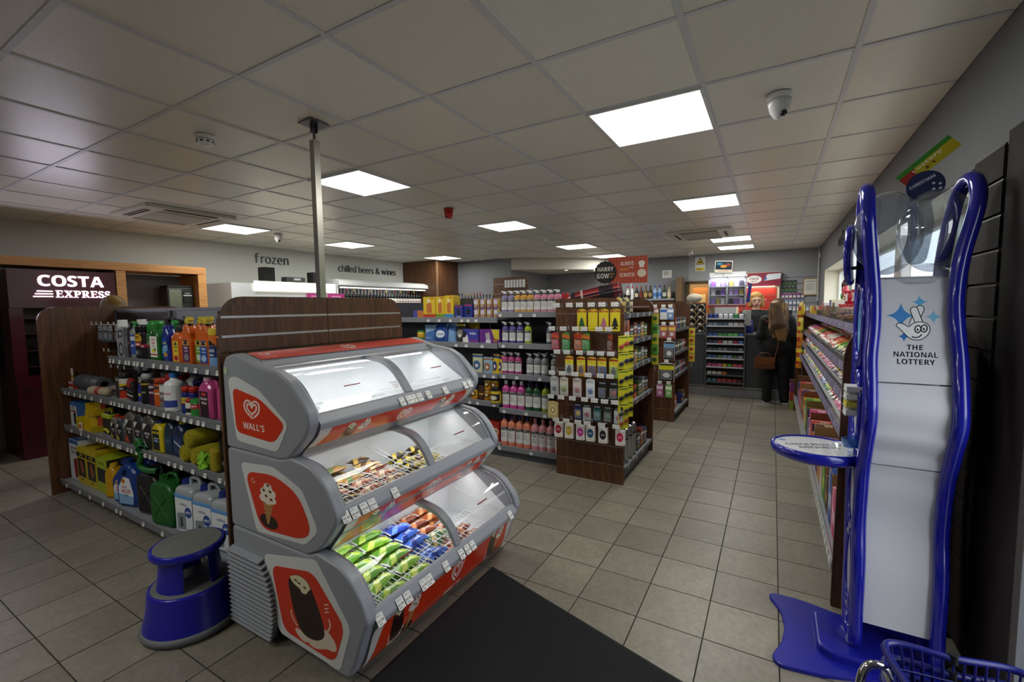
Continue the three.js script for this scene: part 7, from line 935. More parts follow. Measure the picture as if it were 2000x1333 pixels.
// ================================================================ people
// tapered capsules joined with a smooth minimum, meshed by marching cubes; bones: [a, b, ra, rb, colour index]
function bodyGeo(bones, res, k, palette) {
  const lo = V3(9, 9, 9), hi = V3(-9, -9, -9); for (const [a, b, ra, rb] of bones) for (const [p, r] of [[a, ra], [b, rb]]) { lo.min(V3(p[0] - r, p[1] - r, p[2] - r)); hi.max(V3(p[0] + r, p[1] + r, p[2] + r)); }
  const c = lo.clone().add(hi).multiplyScalar(0.5), h = Math.max(hi.x - lo.x, hi.y - lo.y, hi.z - lo.z) / 2 * 1.08;
  const mc = new MarchingCubes(res, new THREE.MeshStandardMaterial(), false, false, 90000), n = res, f = mc.field;
  const dist = (x, y, z, B) => { const [a, b, ra, rb] = B, dx = b[0] - a[0], dy = b[1] - a[1], dz = b[2] - a[2], l = dx * dx + dy * dy + dz * dz || 1e-9; let t = ((x - a[0]) * dx + (y - a[1]) * dy + (z - a[2]) * dz) / l; t = t < 0 ? 0 : t > 1 ? 1 : t; return Math.hypot(x - a[0] - dx * t, y - a[1] - dy * t, z - a[2] - dz * t) - (ra + (rb - ra) * t); };
  for (let iz = 0; iz < n; iz++) for (let iy = 0; iy < n; iy++) for (let ix = 0; ix < n; ix++) {
    const x = c.x + (ix - n / 2) / (n / 2) * h, y = c.y + (iy - n / 2) / (n / 2) * h, z = c.z + (iz - n / 2) / (n / 2) * h; let d = 9;
    for (const B of bones) { const e = dist(x, y, z, B); if (e > d + k) continue; const q = Math.max(0, k - Math.abs(d - e)) / k; d = Math.min(d, e) - q * q * k / 4; }
    f[ix + iy * n + iz * n * n] = -d;
  }
  mc.isolation = 0; mc.update();
  const m = mc.count, P = new Float32Array(m * 3), N = new Float32Array(m * 3), C = new Float32Array(m * 3), col = new THREE.Color();
  for (let i = 0; i < m; i++) { const x = mc.positionArray[i * 3] * h + c.x, y = mc.positionArray[i * 3 + 1] * h + c.y, z = mc.positionArray[i * 3 + 2] * h + c.z; P.set([x, y, z], i * 3); N.set([mc.normalArray[i * 3], mc.normalArray[i * 3 + 1], mc.normalArray[i * 3 + 2]], i * 3); let best = 9, bi = 0; for (const B of bones) { const e = dist(x, y, z, B); if (e < best) { best = e; bi = B[4]; } } col.set(palette[bi]); C.set([col.r, col.g, col.b], i * 3); }
  const g = new THREE.BufferGeometry(); g.setAttribute('position', new THREE.BufferAttribute(P, 3)); g.setAttribute('color', new THREE.BufferAttribute(C, 3)); g.computeVertexNormals(); g.setAttribute('normal', new THREE.BufferAttribute(N, 3)); return g;
}
const join = (l) => { const out = new THREE.BufferGeometry(); for (const k of ['position', 'normal', 'color']) { const a = []; l.forEach((g) => { for (const v of g.attributes[k].array) a.push(v); }); out.setAttribute(k, new THREE.Float32BufferAttribute(a, 3)); } return out; };
// hand: palm and five bent fingers, palm at p, fingers along direction yaw/pitch (built along +z then turned)
function handGeo(p, ry, rx, s, skin) {
  const B = [[[0, 0, 0], [0.012 * s, 0, 0.05], 0.022, 0.02, 0], [[0, 0, 0], [-0.014 * s, 0, 0.05], 0.022, 0.019, 0]];
  [[0.028, 0.058, 0.008], [0.01, 0.066, 0.0085], [-0.008, 0.062, 0.008], [-0.025, 0.05, 0.0075]].forEach(([x, l, r]) => { B.push([[x * s, 0, 0.055], [x * 1.1 * s, -0.006, 0.055 + l * 0.6], r, r, 0], [[x * 1.1 * s, -0.006, 0.055 + l * 0.6], [x * 1.12 * s, -0.03, 0.055 + l * 0.85], r, r * 0.85, 0]); });
  B.push([[0.02 * s, 0, 0.008], [0.05 * s, -0.008, 0.035], 0.011, 0.0095, 0], [[0.05 * s, -0.008, 0.035], [0.055 * s, -0.018, 0.06], 0.0095, 0.008, 0]);
  const g = bodyGeo(B, 48, 0.01, [skin]); g.rotateX(rx); g.rotateY(ry); g.translate(...p); return g;
}
const bodyMat = new THREE.MeshStandardMaterial({ vertexColors: true, roughness: 0.8 });
function head(p, s, skin) { // y up, face along +z, then turned by caller
  return bodyGeo([[[0, 0.02, 0], [0, 0.05, -0.02], 0.085, 0.09, 0], [[0, -0.05, 0.025], [0, -0.02, 0.02], 0.06, 0.072, 0], [[0, -0.01, 0.09], [0, -0.028, 0.105], 0.01, 0.014, 0], [[-0.02, -0.062, 0.078], [0.02, -0.062, 0.078], 0.009, 0.009, 1], [[-0.084, 0, -0.005], [-0.086, -0.03, 0], 0.014, 0.011, 0], [[0.084, 0, -0.005], [0.086, -0.03, 0], 0.014, 0.011, 0], [[-0.031, 0.01, 0.083], [-0.03, 0.01, 0.083], 0.0065, 0.0065, 2], [[0.031, 0.01, 0.083], [0.03, 0.01, 0.083], 0.0065, 0.0065, 2]], 64, 0.02, [skin, '#a85a52', '#3a2c28']);
}
{ // customer seen from behind, facing the counter (-z)
  const t = thing('person', 'person in black jacket and trousers with long light-brown hair, seen from behind at the counter', 'person', [0.06, 0, -7.86], 0.12);
  const bl = 0, sk = 1, tr = 2, sh = 3, pal = ['#0b0b0d', '#c79a80', '#09090b', '#101012'];
  const bones = [[[0, 0.86, 0], [0, 1.08, 0.01], 0.155, 0.15, bl], [[0, 1.08, 0.01], [0, 1.24, 0], 0.15, 0.135, bl], [[-0.13, 1.27, 0], [0.13, 1.27, 0], 0.07, 0.07, bl], [[0, 1.28, 0], [0, 1.38, -0.01], 0.055, 0.05, sk],
    [[-0.17, 1.26, 0], [-0.22, 1.03, 0.02], 0.068, 0.055, bl], [[-0.22, 1.03, 0.02], [-0.16, 1.1, -0.22], 0.055, 0.042, bl], [[0.17, 1.26, 0], [0.22, 1.02, 0.02], 0.068, 0.055, bl], [[0.22, 1.02, 0.02], [0.14, 1.1, -0.2], 0.055, 0.042, bl],
    [[-0.09, 0.86, 0], [-0.11, 0.48, 0.01], 0.115, 0.08, tr], [[-0.11, 0.48, 0.01], [-0.12, 0.09, 0.04], 0.08, 0.06, tr], [[0.09, 0.86, 0], [0.1, 0.48, -0.01], 0.115, 0.08, tr], [[0.1, 0.48, -0.01], [0.11, 0.09, 0.02], 0.08, 0.06, tr],
    [[-0.12, 0.045, 0.05], [-0.14, 0.04, -0.12], 0.042, 0.036, sh], [[0.11, 0.045, 0.03], [0.14, 0.04, -0.14], 0.042, 0.036, sh]];
  const hd = head([0, 0, 0], 1, '#c79a80'); hd.rotateY(PI - 0.3); hd.translate(0, 1.44, -0.02);
  part(t, 'body', join([bodyGeo(bones, 110, 0.05, pal), hd, handGeo([-0.155, 1.095, -0.24], PI, 0.1, -1, '#c79a80'), handGeo([0.135, 1.095, -0.22], PI, -0.1, 1, '#c79a80')]), bodyMat);
  const hair = [[[0, 1.46, -0.01], [0, 1.5, -0.02], 0.098, 0.096, 0], [[0, 1.44, 0.05], [0, 1.2, 0.13], 0.09, 0.1, 0], [[0.01, 1.2, 0.13], [0.03, 1.0, 0.15], 0.09, 0.045, 1], [[-0.06, 1.4, 0.03], [-0.08, 1.16, 0.11], 0.06, 0.05, 1], [[0.06, 1.4, 0.03], [0.09, 1.12, 0.12], 0.06, 0.05, 0], [[0.07, 1.12, 0.13], [0.08, 0.97, 0.15], 0.045, 0.02, 1], [[-0.06, 1.16, 0.13], [-0.04, 1.02, 0.15], 0.045, 0.02, 0]];
  part(t, 'hair', bodyGeo(hair, 70, 0.04, ['#4a3423', '#84633e']), bodyMat);
  for (let m = 0; m < 2; m++) { const l = []; for (let i = 0; i < 34; i++) { const a = rr(-1.25, 1.25), x0 = 0.1 * Math.sin(a), z0 = 0.02 + 0.085 * Math.cos(a), ln = rr(0.36, 0.52), wv = rr(0.006, 0.016), ph = rr(0, 6), pts = []; for (let q = 0; q <= 6; q++) { const f = q / 6; pts.push([x0 * (1 + 0.25 * Math.sin(f * 3)) + wv * Math.sin(f * 7 + ph), 1.52 - f * ln, z0 + 0.07 * Math.sin(f * 1.6) + wv * Math.cos(f * 6 + ph)]); } l.push(tube(pts, rr(0.006, 0.011), 10, 5)); } part(t, 'hair_strands', merge(l), mat(m ? 0x8a6a44 : 0x5a4029, 0.7)); }
  for (const s of [-1, 1]) part(t, 'shoe_sole', rbox(0.085, 0.018, 0.25, 0.008), mat(0xc8c8c8, 0.6), [s * 0.125, 0.01, -0.04]);
  const b = thing('handbag', 'brown leather shoulder bag hanging at the hip of the customer', 'handbag', [-0.09, 0.54, -7.66], 0.15), ml = mat(0x6a3a1e, 0.4);
  part(b, 'bag_body', rbox(0.27, 0.18, 0.08, 0.025, 3), ml, [0, 0.09, 0]); part(b, 'flap', extr(roundPoly([[-0.135, 0.18], [0.135, 0.18], [0.13, 0.09], [0.06, 0.07], [-0.06, 0.07], [-0.13, 0.09]], 0.02), 0.006), mat(0x74421f, 0.4), [0, 0.005, 0.042]); part(b, 'clasp', cyl(0.01, 0.01, 0.008, 12), metal(0xc8a85a, 0.3), [0, 0.085, 0.053], [PI / 2, 0, 0]); part(b, 'handle', tube([[-0.08, 0.18, 0], [-0.05, 0.235, 0], [0.05, 0.235, 0], [0.08, 0.18, 0]], 0.007, 20, 6), ml); part(b, 'strap', tube([[0.13, 0.17, 0], [0.17, 0.4, -0.01], [0.1, 0.62, -0.06], [-0.02, 0.75, -0.1]], 0.008, 24, 6), ml);
}
{ // clerk behind the counter facing the aisle (+z)
  const t = thing('person', 'person with a blonde bob and glasses in a dark polo shirt behind the counter', 'person', [-0.26, 0, -8.92], 0.15);
  const pal = ['#121216', '#d2a288', '#101014'];
  const bones = [[[0, 0.85, 0], [0, 1.1, 0], 0.15, 0.14, 0], [[0, 1.1, 0], [0, 1.28, 0], 0.145, 0.14, 0], [[-0.15, 1.33, 0], [0.15, 1.33, 0], 0.07, 0.07, 0], [[0, 1.36, 0], [0, 1.48, 0.01], 0.055, 0.05, 1], [[-0.19, 1.32, 0], [-0.23, 1.13, 0.02], 0.07, 0.058, 0], [[-0.23, 1.13, 0.02], [-0.16, 1.08, 0.2], 0.045, 0.035, 1], [[0.19, 1.32, 0], [0.24, 1.13, 0.02], 0.07, 0.058, 0], [[0.24, 1.13, 0.02], [0.2, 1.1, 0.26], 0.045, 0.035, 1], [[-0.09, 0.86, 0], [-0.1, 0.1, 0.0], 0.11, 0.06, 2], [[0.09, 0.86, 0], [0.1, 0.1, 0], 0.11, 0.06, 2], [[-0.1, 0.05, 0], [-0.1, 0.045, 0.14], 0.045, 0.04, 2], [[0.1, 0.05, 0], [0.1, 0.045, 0.14], 0.045, 0.04, 2]];
  const hd = head([0, 0, 0], 1, '#d8aa92'); hd.translate(0, 1.565, 0.025);
  part(t, 'body', join([bodyGeo(bones, 100, 0.045, pal), hd, handGeo([-0.155, 1.08, 0.22], 0.2, 0.15, 1, '#d2a288'), handGeo([0.2, 1.1, 0.28], -0.2, 0.15, -1, '#d2a288')]), bodyMat);
  part(t, 'hair', bodyGeo([[[0, 1.61, -0.02], [0, 1.625, -0.015], 0.108, 0.106, 0], [[-0.085, 1.6, 0.0], [-0.095, 1.49, 0.005], 0.045, 0.035, 1], [[0.085, 1.6, 0.0], [0.095, 1.49, 0.005], 0.045, 0.035, 0], [[0, 1.55, -0.06], [0, 1.49, -0.06], 0.09, 0.075, 1], [[-0.06, 1.655, 0.06], [0.05, 1.66, 0.065], 0.03, 0.03, 0]], 60, 0.03, ['#b98f4e', '#a87c40']), bodyMat);
  const gl = []; for (const s of [-1, 1]) gl.push(new THREE.TorusGeometry(0.024, 0.003, 6, 20).translate(s * 0.034, 1.573, 0.122)); gl.push(bar([-0.012, 1.576, 0.124], [0.012, 1.576, 0.124], 0.003), bar([-0.058, 1.578, 0.118], [-0.09, 1.576, 0.02], 0.003), bar([0.058, 1.578, 0.118], [0.09, 1.576, 0.02], 0.003)); part(t, 'glasses', merge(gl), mat(0x4a3a34, 0.3));
  part(t, 'shirt_logo', box(0.06, 0.012, 0.002), mat(0xb84a5a, 0.5), [0.07, 1.25, 0.142]);
}
{ // person bending at the coffee machine: only the bun shows over the gondola
  const t = thing('person', 'person with blonde hair in a bun behind the car care gondola', 'person', [-5.78, 0, -1.93], -PI / 2 - 0.3);
  const pal = ['#3a4048', '#cda088', '#23262c'];
  const bones = [[[0, 0.85, 0], [0, 1.12, 0.02], 0.145, 0.14, 0], [[0, 1.12, 0.02], [0, 1.27, 0.04], 0.14, 0.13, 0], [[-0.14, 1.29, 0.04], [0.14, 1.29, 0.04], 0.065, 0.065, 0], [[0, 1.3, 0.04], [0, 1.42, 0.07], 0.052, 0.05, 1], [[-0.18, 1.28, 0.04], [-0.22, 1.05, 0.08], 0.065, 0.05, 0], [[-0.22, 1.05, 0.08], [-0.12, 1.1, 0.3], 0.05, 0.035, 0], [[0.18, 1.28, 0.04], [0.22, 1.05, 0.08], 0.065, 0.05, 0], [[0.22, 1.05, 0.08], [0.12, 1.1, 0.3], 0.05, 0.035, 0], [[-0.09, 0.85, 0], [-0.1, 0.1, 0], 0.11, 0.06, 2], [[0.09, 0.85, 0], [0.1, 0.1, 0], 0.11, 0.06, 2], [[-0.1, 0.05, 0], [-0.1, 0.04, 0.14], 0.045, 0.04, 2], [[0.1, 0.05, 0], [0.1, 0.04, 0.14], 0.045, 0.04, 2]];
  const hd = head([0, 0, 0], 1, '#cda088'); hd.rotateX(0.35); hd.translate(0, 1.53, 0.09);
  part(t, 'body', join([bodyGeo(bones, 90, 0.045, pal), hd, handGeo([-0.11, 1.1, 0.31], 0.2, 0, 1, '#cda088'), handGeo([0.11, 1.1, 0.31], -0.2, 0, -1, '#cda088')]), bodyMat);
  part(t, 'hair', bodyGeo([[[0, 1.575, 0.06], [0, 1.585, 0.07], 0.108, 0.104, 0], [[0, 1.53, 0.0], [0, 1.47, -0.01], 0.085, 0.07, 0], [[0, 1.63, -0.03], [0.01, 1.64, -0.045], 0.048, 0.045, 1], [[-0.03, 1.62, -0.02], [0.03, 1.655, -0.035], 0.025, 0.025, 1]], 60, 0.025, ['#7a6448', '#94743c']), bodyMat);
}
// ================================================================ counter
{
  const t = thing('shop_counter', 'dark grey shop counter across the end of the aisle', 'counter', [-0.72, 0, -8.38]);
  const mC = mat(0x43464b, 0.5);
  for (const [x, w] of [[-0.62, 0.72], [0.05, 0.58], [0.66, 0.6]]) part(t, 'front_panel', box(w - 0.006, 0.84, 0.02), mC, [x, 0.58, 0.27]);
  part(t, 'plinth', box(1.94, 0.15, 0.5), mat(0x8d9096, 0.4), [-0.01, 0.075, 0]); part(t, 'trim_strip', box(1.94, 0.012, 0.008), mAlu, [-0.01, 0.158, 0.283]);
  part(t, 'body', box(1.92, 0.84, 0.5), mC, [-0.01, 0.58, 0.0]); part(t, 'worktop', rbox(2.0, 0.035, 0.6, 0.008), mat(0x5d6066, 0.35), [0, 1.02, 0.01]); part(t, 'upstand', box(1.94, 0.05, 0.012), mC, [-0.01, 0.98, 0.285]);
  // gum and mint rack built in front
  const r = thing('mint_rack', 'tall grey rack of gum and mint packs in front of the counter', 'rack', [-0.66, 0, -8.04]);
  for (const s of [-1, 1]) part(r, 'side_post', box(0.02, 1.02, 0.1), mat(0x6d7076, 0.35, { metalness: 0.5 }), [s * 0.285, 0.68, 0]); part(r, 'back', box(0.56, 0.9, 0.01), mat(0x1f2124, 0.6), [0, 0.62, -0.04]);
  const ys = [0.24, 0.36, 0.49, 0.63, 0.75, 0.87, 0.99, 1.16, 1.28]; ys.forEach((y, k) => { part(r, 'shelf', box(0.55, 0.008, 0.1), mGreyDark, [0, y, 0]); part(r, 'price_rail', box(0.55, 0.024, 0.004), k > 1 ? mat(0xc8ccd2, 0.3) : mGreyDark, [0, y + 0.002, 0.053]); });
  part(r, 'upper_back', box(0.56, 0.32, 0.008), mat(0x3a3d42, 0.5), [0, 1.2, -0.045]); part(r, 'upper_sides', merge([moved(box(0.01, 0.34, 0.1), -0.28, 1.2, 0), moved(box(0.01, 0.34, 0.1), 0.28, 1.2, 0)]), mat(0xb8bcc0, 0.3));
  const cl = [['#4a7a8a', '#b8444c', '#a83a44', '#6a2a30'], ['#c8c4b8', '#b86a3a', '#5a5a5c'], ['#c84a8a', '#d85aa0', '#c8b02a', '#6aa83a', '#c84a4a', '#c84a7a'], ['#4a6a9a', '#6a8a5a', '#8aa0c8', '#5a7a4a', '#9aa8b8'], ['#5a6a7a', '#7a8a9a', '#4a5a6a', '#8a9aaa'], ['#3a4a6a', '#b83a4a', '#c8ccd0', '#a8304a', '#5a8ac8'], ['#3a6ab8', '#4a9a5a', '#6ac86a', '#4a7ac8'], ['#8a9aa8', '#5a6a7a', '#c8ccd2', '#b8a8a0'], ['#2a3a8a', '#e2e4e6', '#dfe2e4', '#e2e4e6', '#3a8a4a', '#e2e4e6']];
  const cn = (c) => { const q = new THREE.Color(c), h = {}; q.getHSL(h); return h.s < 0.15 ? (h.l > 0.5 ? 'white' : 'grey') : ['red', 'orange', 'yellow', 'green', 'green', 'teal', 'blue', 'blue', 'violet', 'magenta', 'pink', 'red'][Math.floor(h.h * 11.99)]; };
  cl.forEach((l, k) => { const n = 7; for (let i = 0; i < n; i++) { const c = l[Math.floor(i * l.length / n)]; if (k === 1 && i > 3) continue; const g = k === 8 ? memo('gumtub', () => lathe([[0, 0], [0.03, 0], [0.032, 0.01], [0.032, 0.06], [0.026, 0.07], [0, 0.072]], 16)) : rbox(0.066, 0.05, 0.05, 0.006); single(k === 8 ? 'gum_tub' : 'mint_pack', g, mat(c, 0.35), `${ORD[i]} ${cn(c)} ${k === 8 ? 'gum tub' : 'mint pack'} from the left on rack level ${['one', 'two', 'three', 'four', 'five', 'six', 'seven', 'eight', 'nine'][k]} from the floor`, 'sweets', [-0.66 - 0.228 + i * 0.076, ys[k] + (k === 8 ? 0.005 : 0.03), -8.03], [0, 0, 0], 'mint and gum packs on the rack'); } });
  // acrylic cabinet above
  const a = thing('acrylic_cabinet', 'lit clear acrylic cabinet of small purple packs on the counter', 'display case', [-0.66, 1.33, -8.2]);
  part(a, 'base', box(0.56, 0.03, 0.16), mat(0x8a2a30, 0.4), [0, 0.155, 0]); part(a, 'back_light', box(0.5, 0.01, 0.02), mat(0xffffff, 0.5, { emissive: 0xf4f0ff, emissiveIntensity: 2 }), [0, 0.612, 0.03]); areaLight(-0.66, 1.925, -8.12, 0.5, 0.05, 26, 0xf4f0ff, [-0.66, 1.5, -8.2]); part(a, 'back', box(0.54, 0.44, 0.01), mat(0xe4e4ec, 0.4), [0, 0.4, -0.06]); part(a, 'frame', merge([-0.27, 0, 0.27].map((x) => moved(box(0.02, 0.46, 0.12), x, 0.4, 0)).concat([0.18, 0.33, 0.47, 0.62].map((y) => moved(box(0.54, 0.012, 0.12), 0, y, 0)))), mat(0xa9acb2, 0.35)); part(a, 'header', box(0.54, 0.08, 0.02), mat(0xe8e8ea, 0.4), [0, 0.67, 0]);
  part(a, 'legs', merge([-0.25, 0.25].map((x) => moved(box(0.02, 0.46, 0.02), x, -0.08, -0.05))), mat(0xa9acb2, 0.35));
  for (let j = 0; j < 3; j++) for (let i = 0; i < 6; i++) { const c = ['#8a78b8', '#9a944a', '#c8c8d0', '#3a3a44', '#7a52a8', '#a896c8'][(i + j * 2) % 6]; single('small_pack', rbox(0.06, 0.09, 0.03, 0.004), mat(c, 0.4), `${ORD[i]} small ${cn(c)} pack on the ${['bottom', 'middle', 'top'][j]} level of the acrylic cabinet`, 'pack', [-0.66 - 0.21 + i * 0.075 + (i > 2 ? 0.045 : 0), 1.33 + 0.2335 + j * 0.145, -8.19], [0, 0, 0], 'packs in the acrylic cabinet'); }
  const po = cell('poster', 160, 110, (g, w, h) => { F(g, '#e6dcc8', 0, 0, w, h); F(g, '#1a2a3a', 6, 6, w - 12, 76); O(g, '#c88a3a', 80, 52, 30, 14); O(g, '#3a7a9a', 40, 30, 26, 12); O(g, '#8a3a2a', 120, 38, 20, 14); T(g, 'SCRATCHCARDS', 80, 94, 13, '#9a3a1a'); });
  part(a, 'poster', print(po, 0.26, 0.19), po.a.mat(), [-0.06, 0.8, 0.02], [0, 0, -0.06]); part(a, 'poster_stand', box(0.02, 0.12, 0.006), mat(0xc8c8c8, 0.4), [-0.06, 0.7, 0.014]);
  part(a, 'side_lettering', print(lab('game', { w: 40, h: 120, bg: '#20308a', fine: ['#e8ecf8', 0.1, 1] }), 0.05, 0.3), cells.get('Lgame').a.mat(), [0.32, 0.36, 0.03], [0, 0, -0.1]);
  // round pack stand on the left of the counter
  const s = thing('round_pack_stand', 'counter stand holding eight dark round packs with gold rims', 'display stand', [-1.11, 1.038, -8.16]); part(s, 'board', box(0.27, 0.5, 0.03), mat(0x24324a, 0.5), [0, 0.25, 0]); part(s, 'base', box(0.27, 0.02, 0.16), mat(0x24324a, 0.5), [0, 0.01, 0]);
  for (let j = 0; j < 4; j++) for (let i = 0; i < 2; i++) { const p = proto('round_pack', 'pack', (g) => { part(g, 'pack', memo('rpk', () => new THREE.CylinderGeometry(0.055, 0.055, 0.03, 22).rotateX(PI / 2)), mat(0x17181c, 0.3)); part(g, 'rim', memo('rpr', () => new THREE.TorusGeometry(0.055, 0.006, 8, 24)), metal(0xc8b48a, 0.3), [0, 0, 0.015]); part(g, 'price_tag', plane(0.04, 0.03), mat(0xe4e4e2, 0.5), [-0.01, -0.03, 0.018]); }); put(p, `${i ? 'right' : 'left'} round black pack in row ${['one', 'two', 'three', 'four'][j]} from the top of the counter stand`, [-1.175 + i * 0.13, 1.46 - j * 0.118, -8.128], 0, 'round packs on the stand'); }
  put(proto('cushion_hat', 'hat', (g) => { part(g, 'crown', memo('hat', () => new THREE.SphereGeometry(0.1, 20, 14).scale(1.25, 0.8, 1)), mat(0xc9bfae, 0.9), [0, 0.08, 0]); }), 'pale rounded soft item behind the round pack stand', [-1.18, 1.545, -8.3]); 
  const hm = thing('hat_stand', 'thin dark stand under the pale rounded item', 'stand', [-1.18, 1.038, -8.3]); part(hm, 'pole', cyl(0.01, 0.01, 0.505, 8), mBlack, [0, 0.2525, 0]); part(hm, 'base', cyl(0.06, 0.06, 0.01, 16), mBlack, [0, 0.005, 0]);
  put(proto('newspaper', 'paper', (g) => { part(g, 'sheet', rbox(0.12, 0.24, 0.01, 0.003), mat(0xb8b8b4, 0.6), [0, 0.12, 0]); }), 'grey folded leaflet standing at the right of the mint rack', [-0.36, 1.17, -8.1], 0.2);
  put(proto('charity_box', 'box', (g) => { part(g, 'box', memo('chb2', () => lathe([[0, 0], [0.06, 0], [0.062, 0.1], [0.05, 0.16], [0.05, 0.2], [0, 0.2]], 20)), mat(0x1d2a78, 0.35)); part(g, 'lid', cyl(0.045, 0.05, 0.02, 18), mat(0x2a3a98, 0.35), [0, 0.205, 0]); }), 'blue collection tin on the counter', [-0.33, 1.038, -8.3]);
  const mo = thing('till_monitor', 'black till screen seen from behind on the right of the counter', 'monitor', [0.12, 1.038, -8.5], 0.2); part(mo, 'screen', rbox(0.3, 0.26, 0.04, 0.01), mBlack, [0, 0.24, 0]); part(mo, 'stand', rbox(0.08, 0.14, 0.06, 0.01), mBlack, [0, 0.07, -0.01]); part(mo, 'base', rbox(0.2, 0.015, 0.16, 0.005), mBlack, [0, 0.008, 0]);
  part(t, 'lower_return', box(0.42, 0.95, 0.5), mC, [1.18, 0.48, 0]); part(t, 'return_top', box(0.42, 0.03, 0.6), mat(0x5d6066, 0.35), [1.18, 1.0, 0.01]);
}
{ // wall behind the counter
  const g = thing('tobacco_gantry', 'burgundy and red cigarette gantry on the wall behind the counter', 'gantry', [-0.28, 0.9, -10.33]);
  const hd = cell('gant', 256, 80, (c, w, h) => { F(c, '#8a1f3a', 0, 0, w, h); O(c, '#f0ece8', 108, 40, 42, 24); T(c, 'COLD', 108, 34, 20, '#5a2030'); T(c, 'SELLS!', 108, 52, 11, '#5a2030'); F(c, '#e8e8e8', 0, 4, 70, 72); poly(c, '#dfe6ee', [[160, 50], [180, 10], [256, 6], [250, 40]]); poly(c, '#3a5ab0', [[160, 50], [172, 22], [180, 40]]); });
  part(g, 'carcass', box(0.76, 1.24, 0.1), mat(0xd9cbb0, 0.5), [0, 0.62, 0]); part(g, 'header', box(0.8, 0.26, 0.14), mat(0x8a1f3a, 0.4), [0, 1.1, 0.02]); part(g, 'header_print', print(hd, 0.8, 0.25), hd.a.mat(), [0, 1.1, 0.0905]);
  for (let k = 0; k < 6; k++) part(g, 'shutter', box(0.66, 0.135, 0.012), mat(k % 2 ? 0xa82820 : 0xb22e24, 0.4), [0.0, 0.86 - k * 0.145, 0.056]); part(g, 'lettering', print(lab('here', { w: 100, h: 30, bg: '#a82820', text: [['here', 0.5, 0.7, '#f0e4e0']] }), 0.16, 0.05), cells.get('Lhere').a.mat(), [0.12, 0.7, 0.064]);
  areaLight(-0.28, 1.83, -10.2, 0.6, 0.04, 14, 0xffe6c0, [-0.28, 1.2, -10.25]); part(g, 'strip_lamp', box(0.6, 0.01, 0.03), mat(0xffffff, 0.5, { emissive: 0xffe6c0, emissiveIntensity: 2 }), [0, 0.955, 0.1]);
  const s = thing('grey_slat_wall', 'pale grey slat wall panel right of the cigarette gantry', 'slat wall', [0.42, 0.9, -10.385]); for (let k = 0; k < 10; k++) part(s, 'slat', box(0.62, 0.115, 0.014), mat(0x9da0a5, 0.5), [0, 0.06 + k * 0.125, 0]);
  for (let j = 0; j < 5; j++) for (let i = 0; i < 6; i++) { if (j > 2 && i > 3) continue; const c = j > 2 ? '#2a3a2a' : ['#b8bcc8', '#8aa0c8', '#9a4a8a'][j % 3]; put(blister(0.05, 0.11, lab('vp' + j, { bg: c, bands: [[j > 2 ? '#5a7a4a' : '#e4e6ea', 0.4, 0.8]] }), { bubble: false, card: j > 2 ? 0x1c241c : 0x2a2c34, name: 'vape_pack' }), `${ORD[i]} ${['white', 'light blue', 'purple', 'dark green', 'dark green'][j]} hanging pack in row ${['one', 'two', 'three', 'four', 'five'][j]} from below beside the gantry`, [0.16 + i * 0.065, 1.47 + j * 0.125, -10.36], 0, 'hanging packs beside the gantry'); }
  const c = thing('framed_certificate', 'white certificate in a thin wooden frame on the grey slat wall', 'picture', [0.605, 1.83, -10.36]); part(c, 'frame', box(0.24, 0.33, 0.015), mat(0xb08a5a, 0.5)); const cp = lab('cert', { w: 90, h: 120, bg: '#ebe9e2', text: [['CERTIFICATE', 0.15, 0.08, '#555']], fine: ['#999', 0.3, 10] }); part(c, 'paper', print(cp, 0.2, 0.29), cp.a.mat(), [0, 0, 0.0085]);
  const cs = cell('cctv', 80, 120, (k, w, h) => { F(k, '#e8e8e4', 0, 0, w, h); poly(k, '#222', [[40, 6], [72, 64], [8, 64]]); poly(k, '#e8c81c', [[40, 14], [66, 60], [14, 60]]); poly(k, '#222', [[26, 44], [50, 36], [56, 46], [30, 52]]); F(k, '#e8c81c', 6, 92, 68, 22); lines(k, '#444', 12, 97, 54, 3, 6, 2); });
  const sg = thing('warning_sign', 'white sign with a yellow camera warning triangle high on the back wall', 'sign', [-1.37, 2.38, -10.39]); part(sg, 'plate', box(0.2, 0.3, 0.006), mat(0xe8e8e4, 0.4)); part(sg, 'print', print(cs, 0.2, 0.3), cs.a.mat(), [0, 0, 0.0036]);
  const nt = lab('notice', { w: 60, h: 50, bg: '#e8e8e6', fine: ['#888', 0.15, 12] }); single('paper_notice', print(nt, 0.2, 0.17), nt.a.mat(), 'white paper notice pinned on the back wall left of the doorway', 'notice', [-2.05, 2.2, -10.395]);
  const p = thing('wooden_door_post', 'light wooden post beside the doorway behind the counter', 'post', [-1.74, 0, -10.2]); part(p, 'post', box(0.12, 2.1, 0.3), mat(0x7a6246, 0.5), [0, 1.05, 0]);
  const cu = thing('store_cupboard', 'tan cupboard with notices seen through the doorway', 'cupboard', [-1.3, 0, -11.2]); part(cu, 'body', box(0.6, 1.9, 0.3), mat(0xb07a4a, 0.5), [0, 0.95, 0]); part(cu, 'notice', plane(0.14, 0.18), mat(0xd8cba0, 0.6), [-0.1, 1.66, 0.152]); part(cu, 'notice', plane(0.12, 0.1), mat(0xd05a2a, 0.6), [0.06, 1.5, 0.152]); part(cu, 'handle', cyl(0.008, 0.008, 0.1, 8), mAlu, [0.22, 1.0, 0.165]);
  const sl = new THREE.PointLight(0xffe0b0, 2.4); sl.position.set(-1.5, 2.3, -10.9); sl.castShadow = true; scene.add(sl);
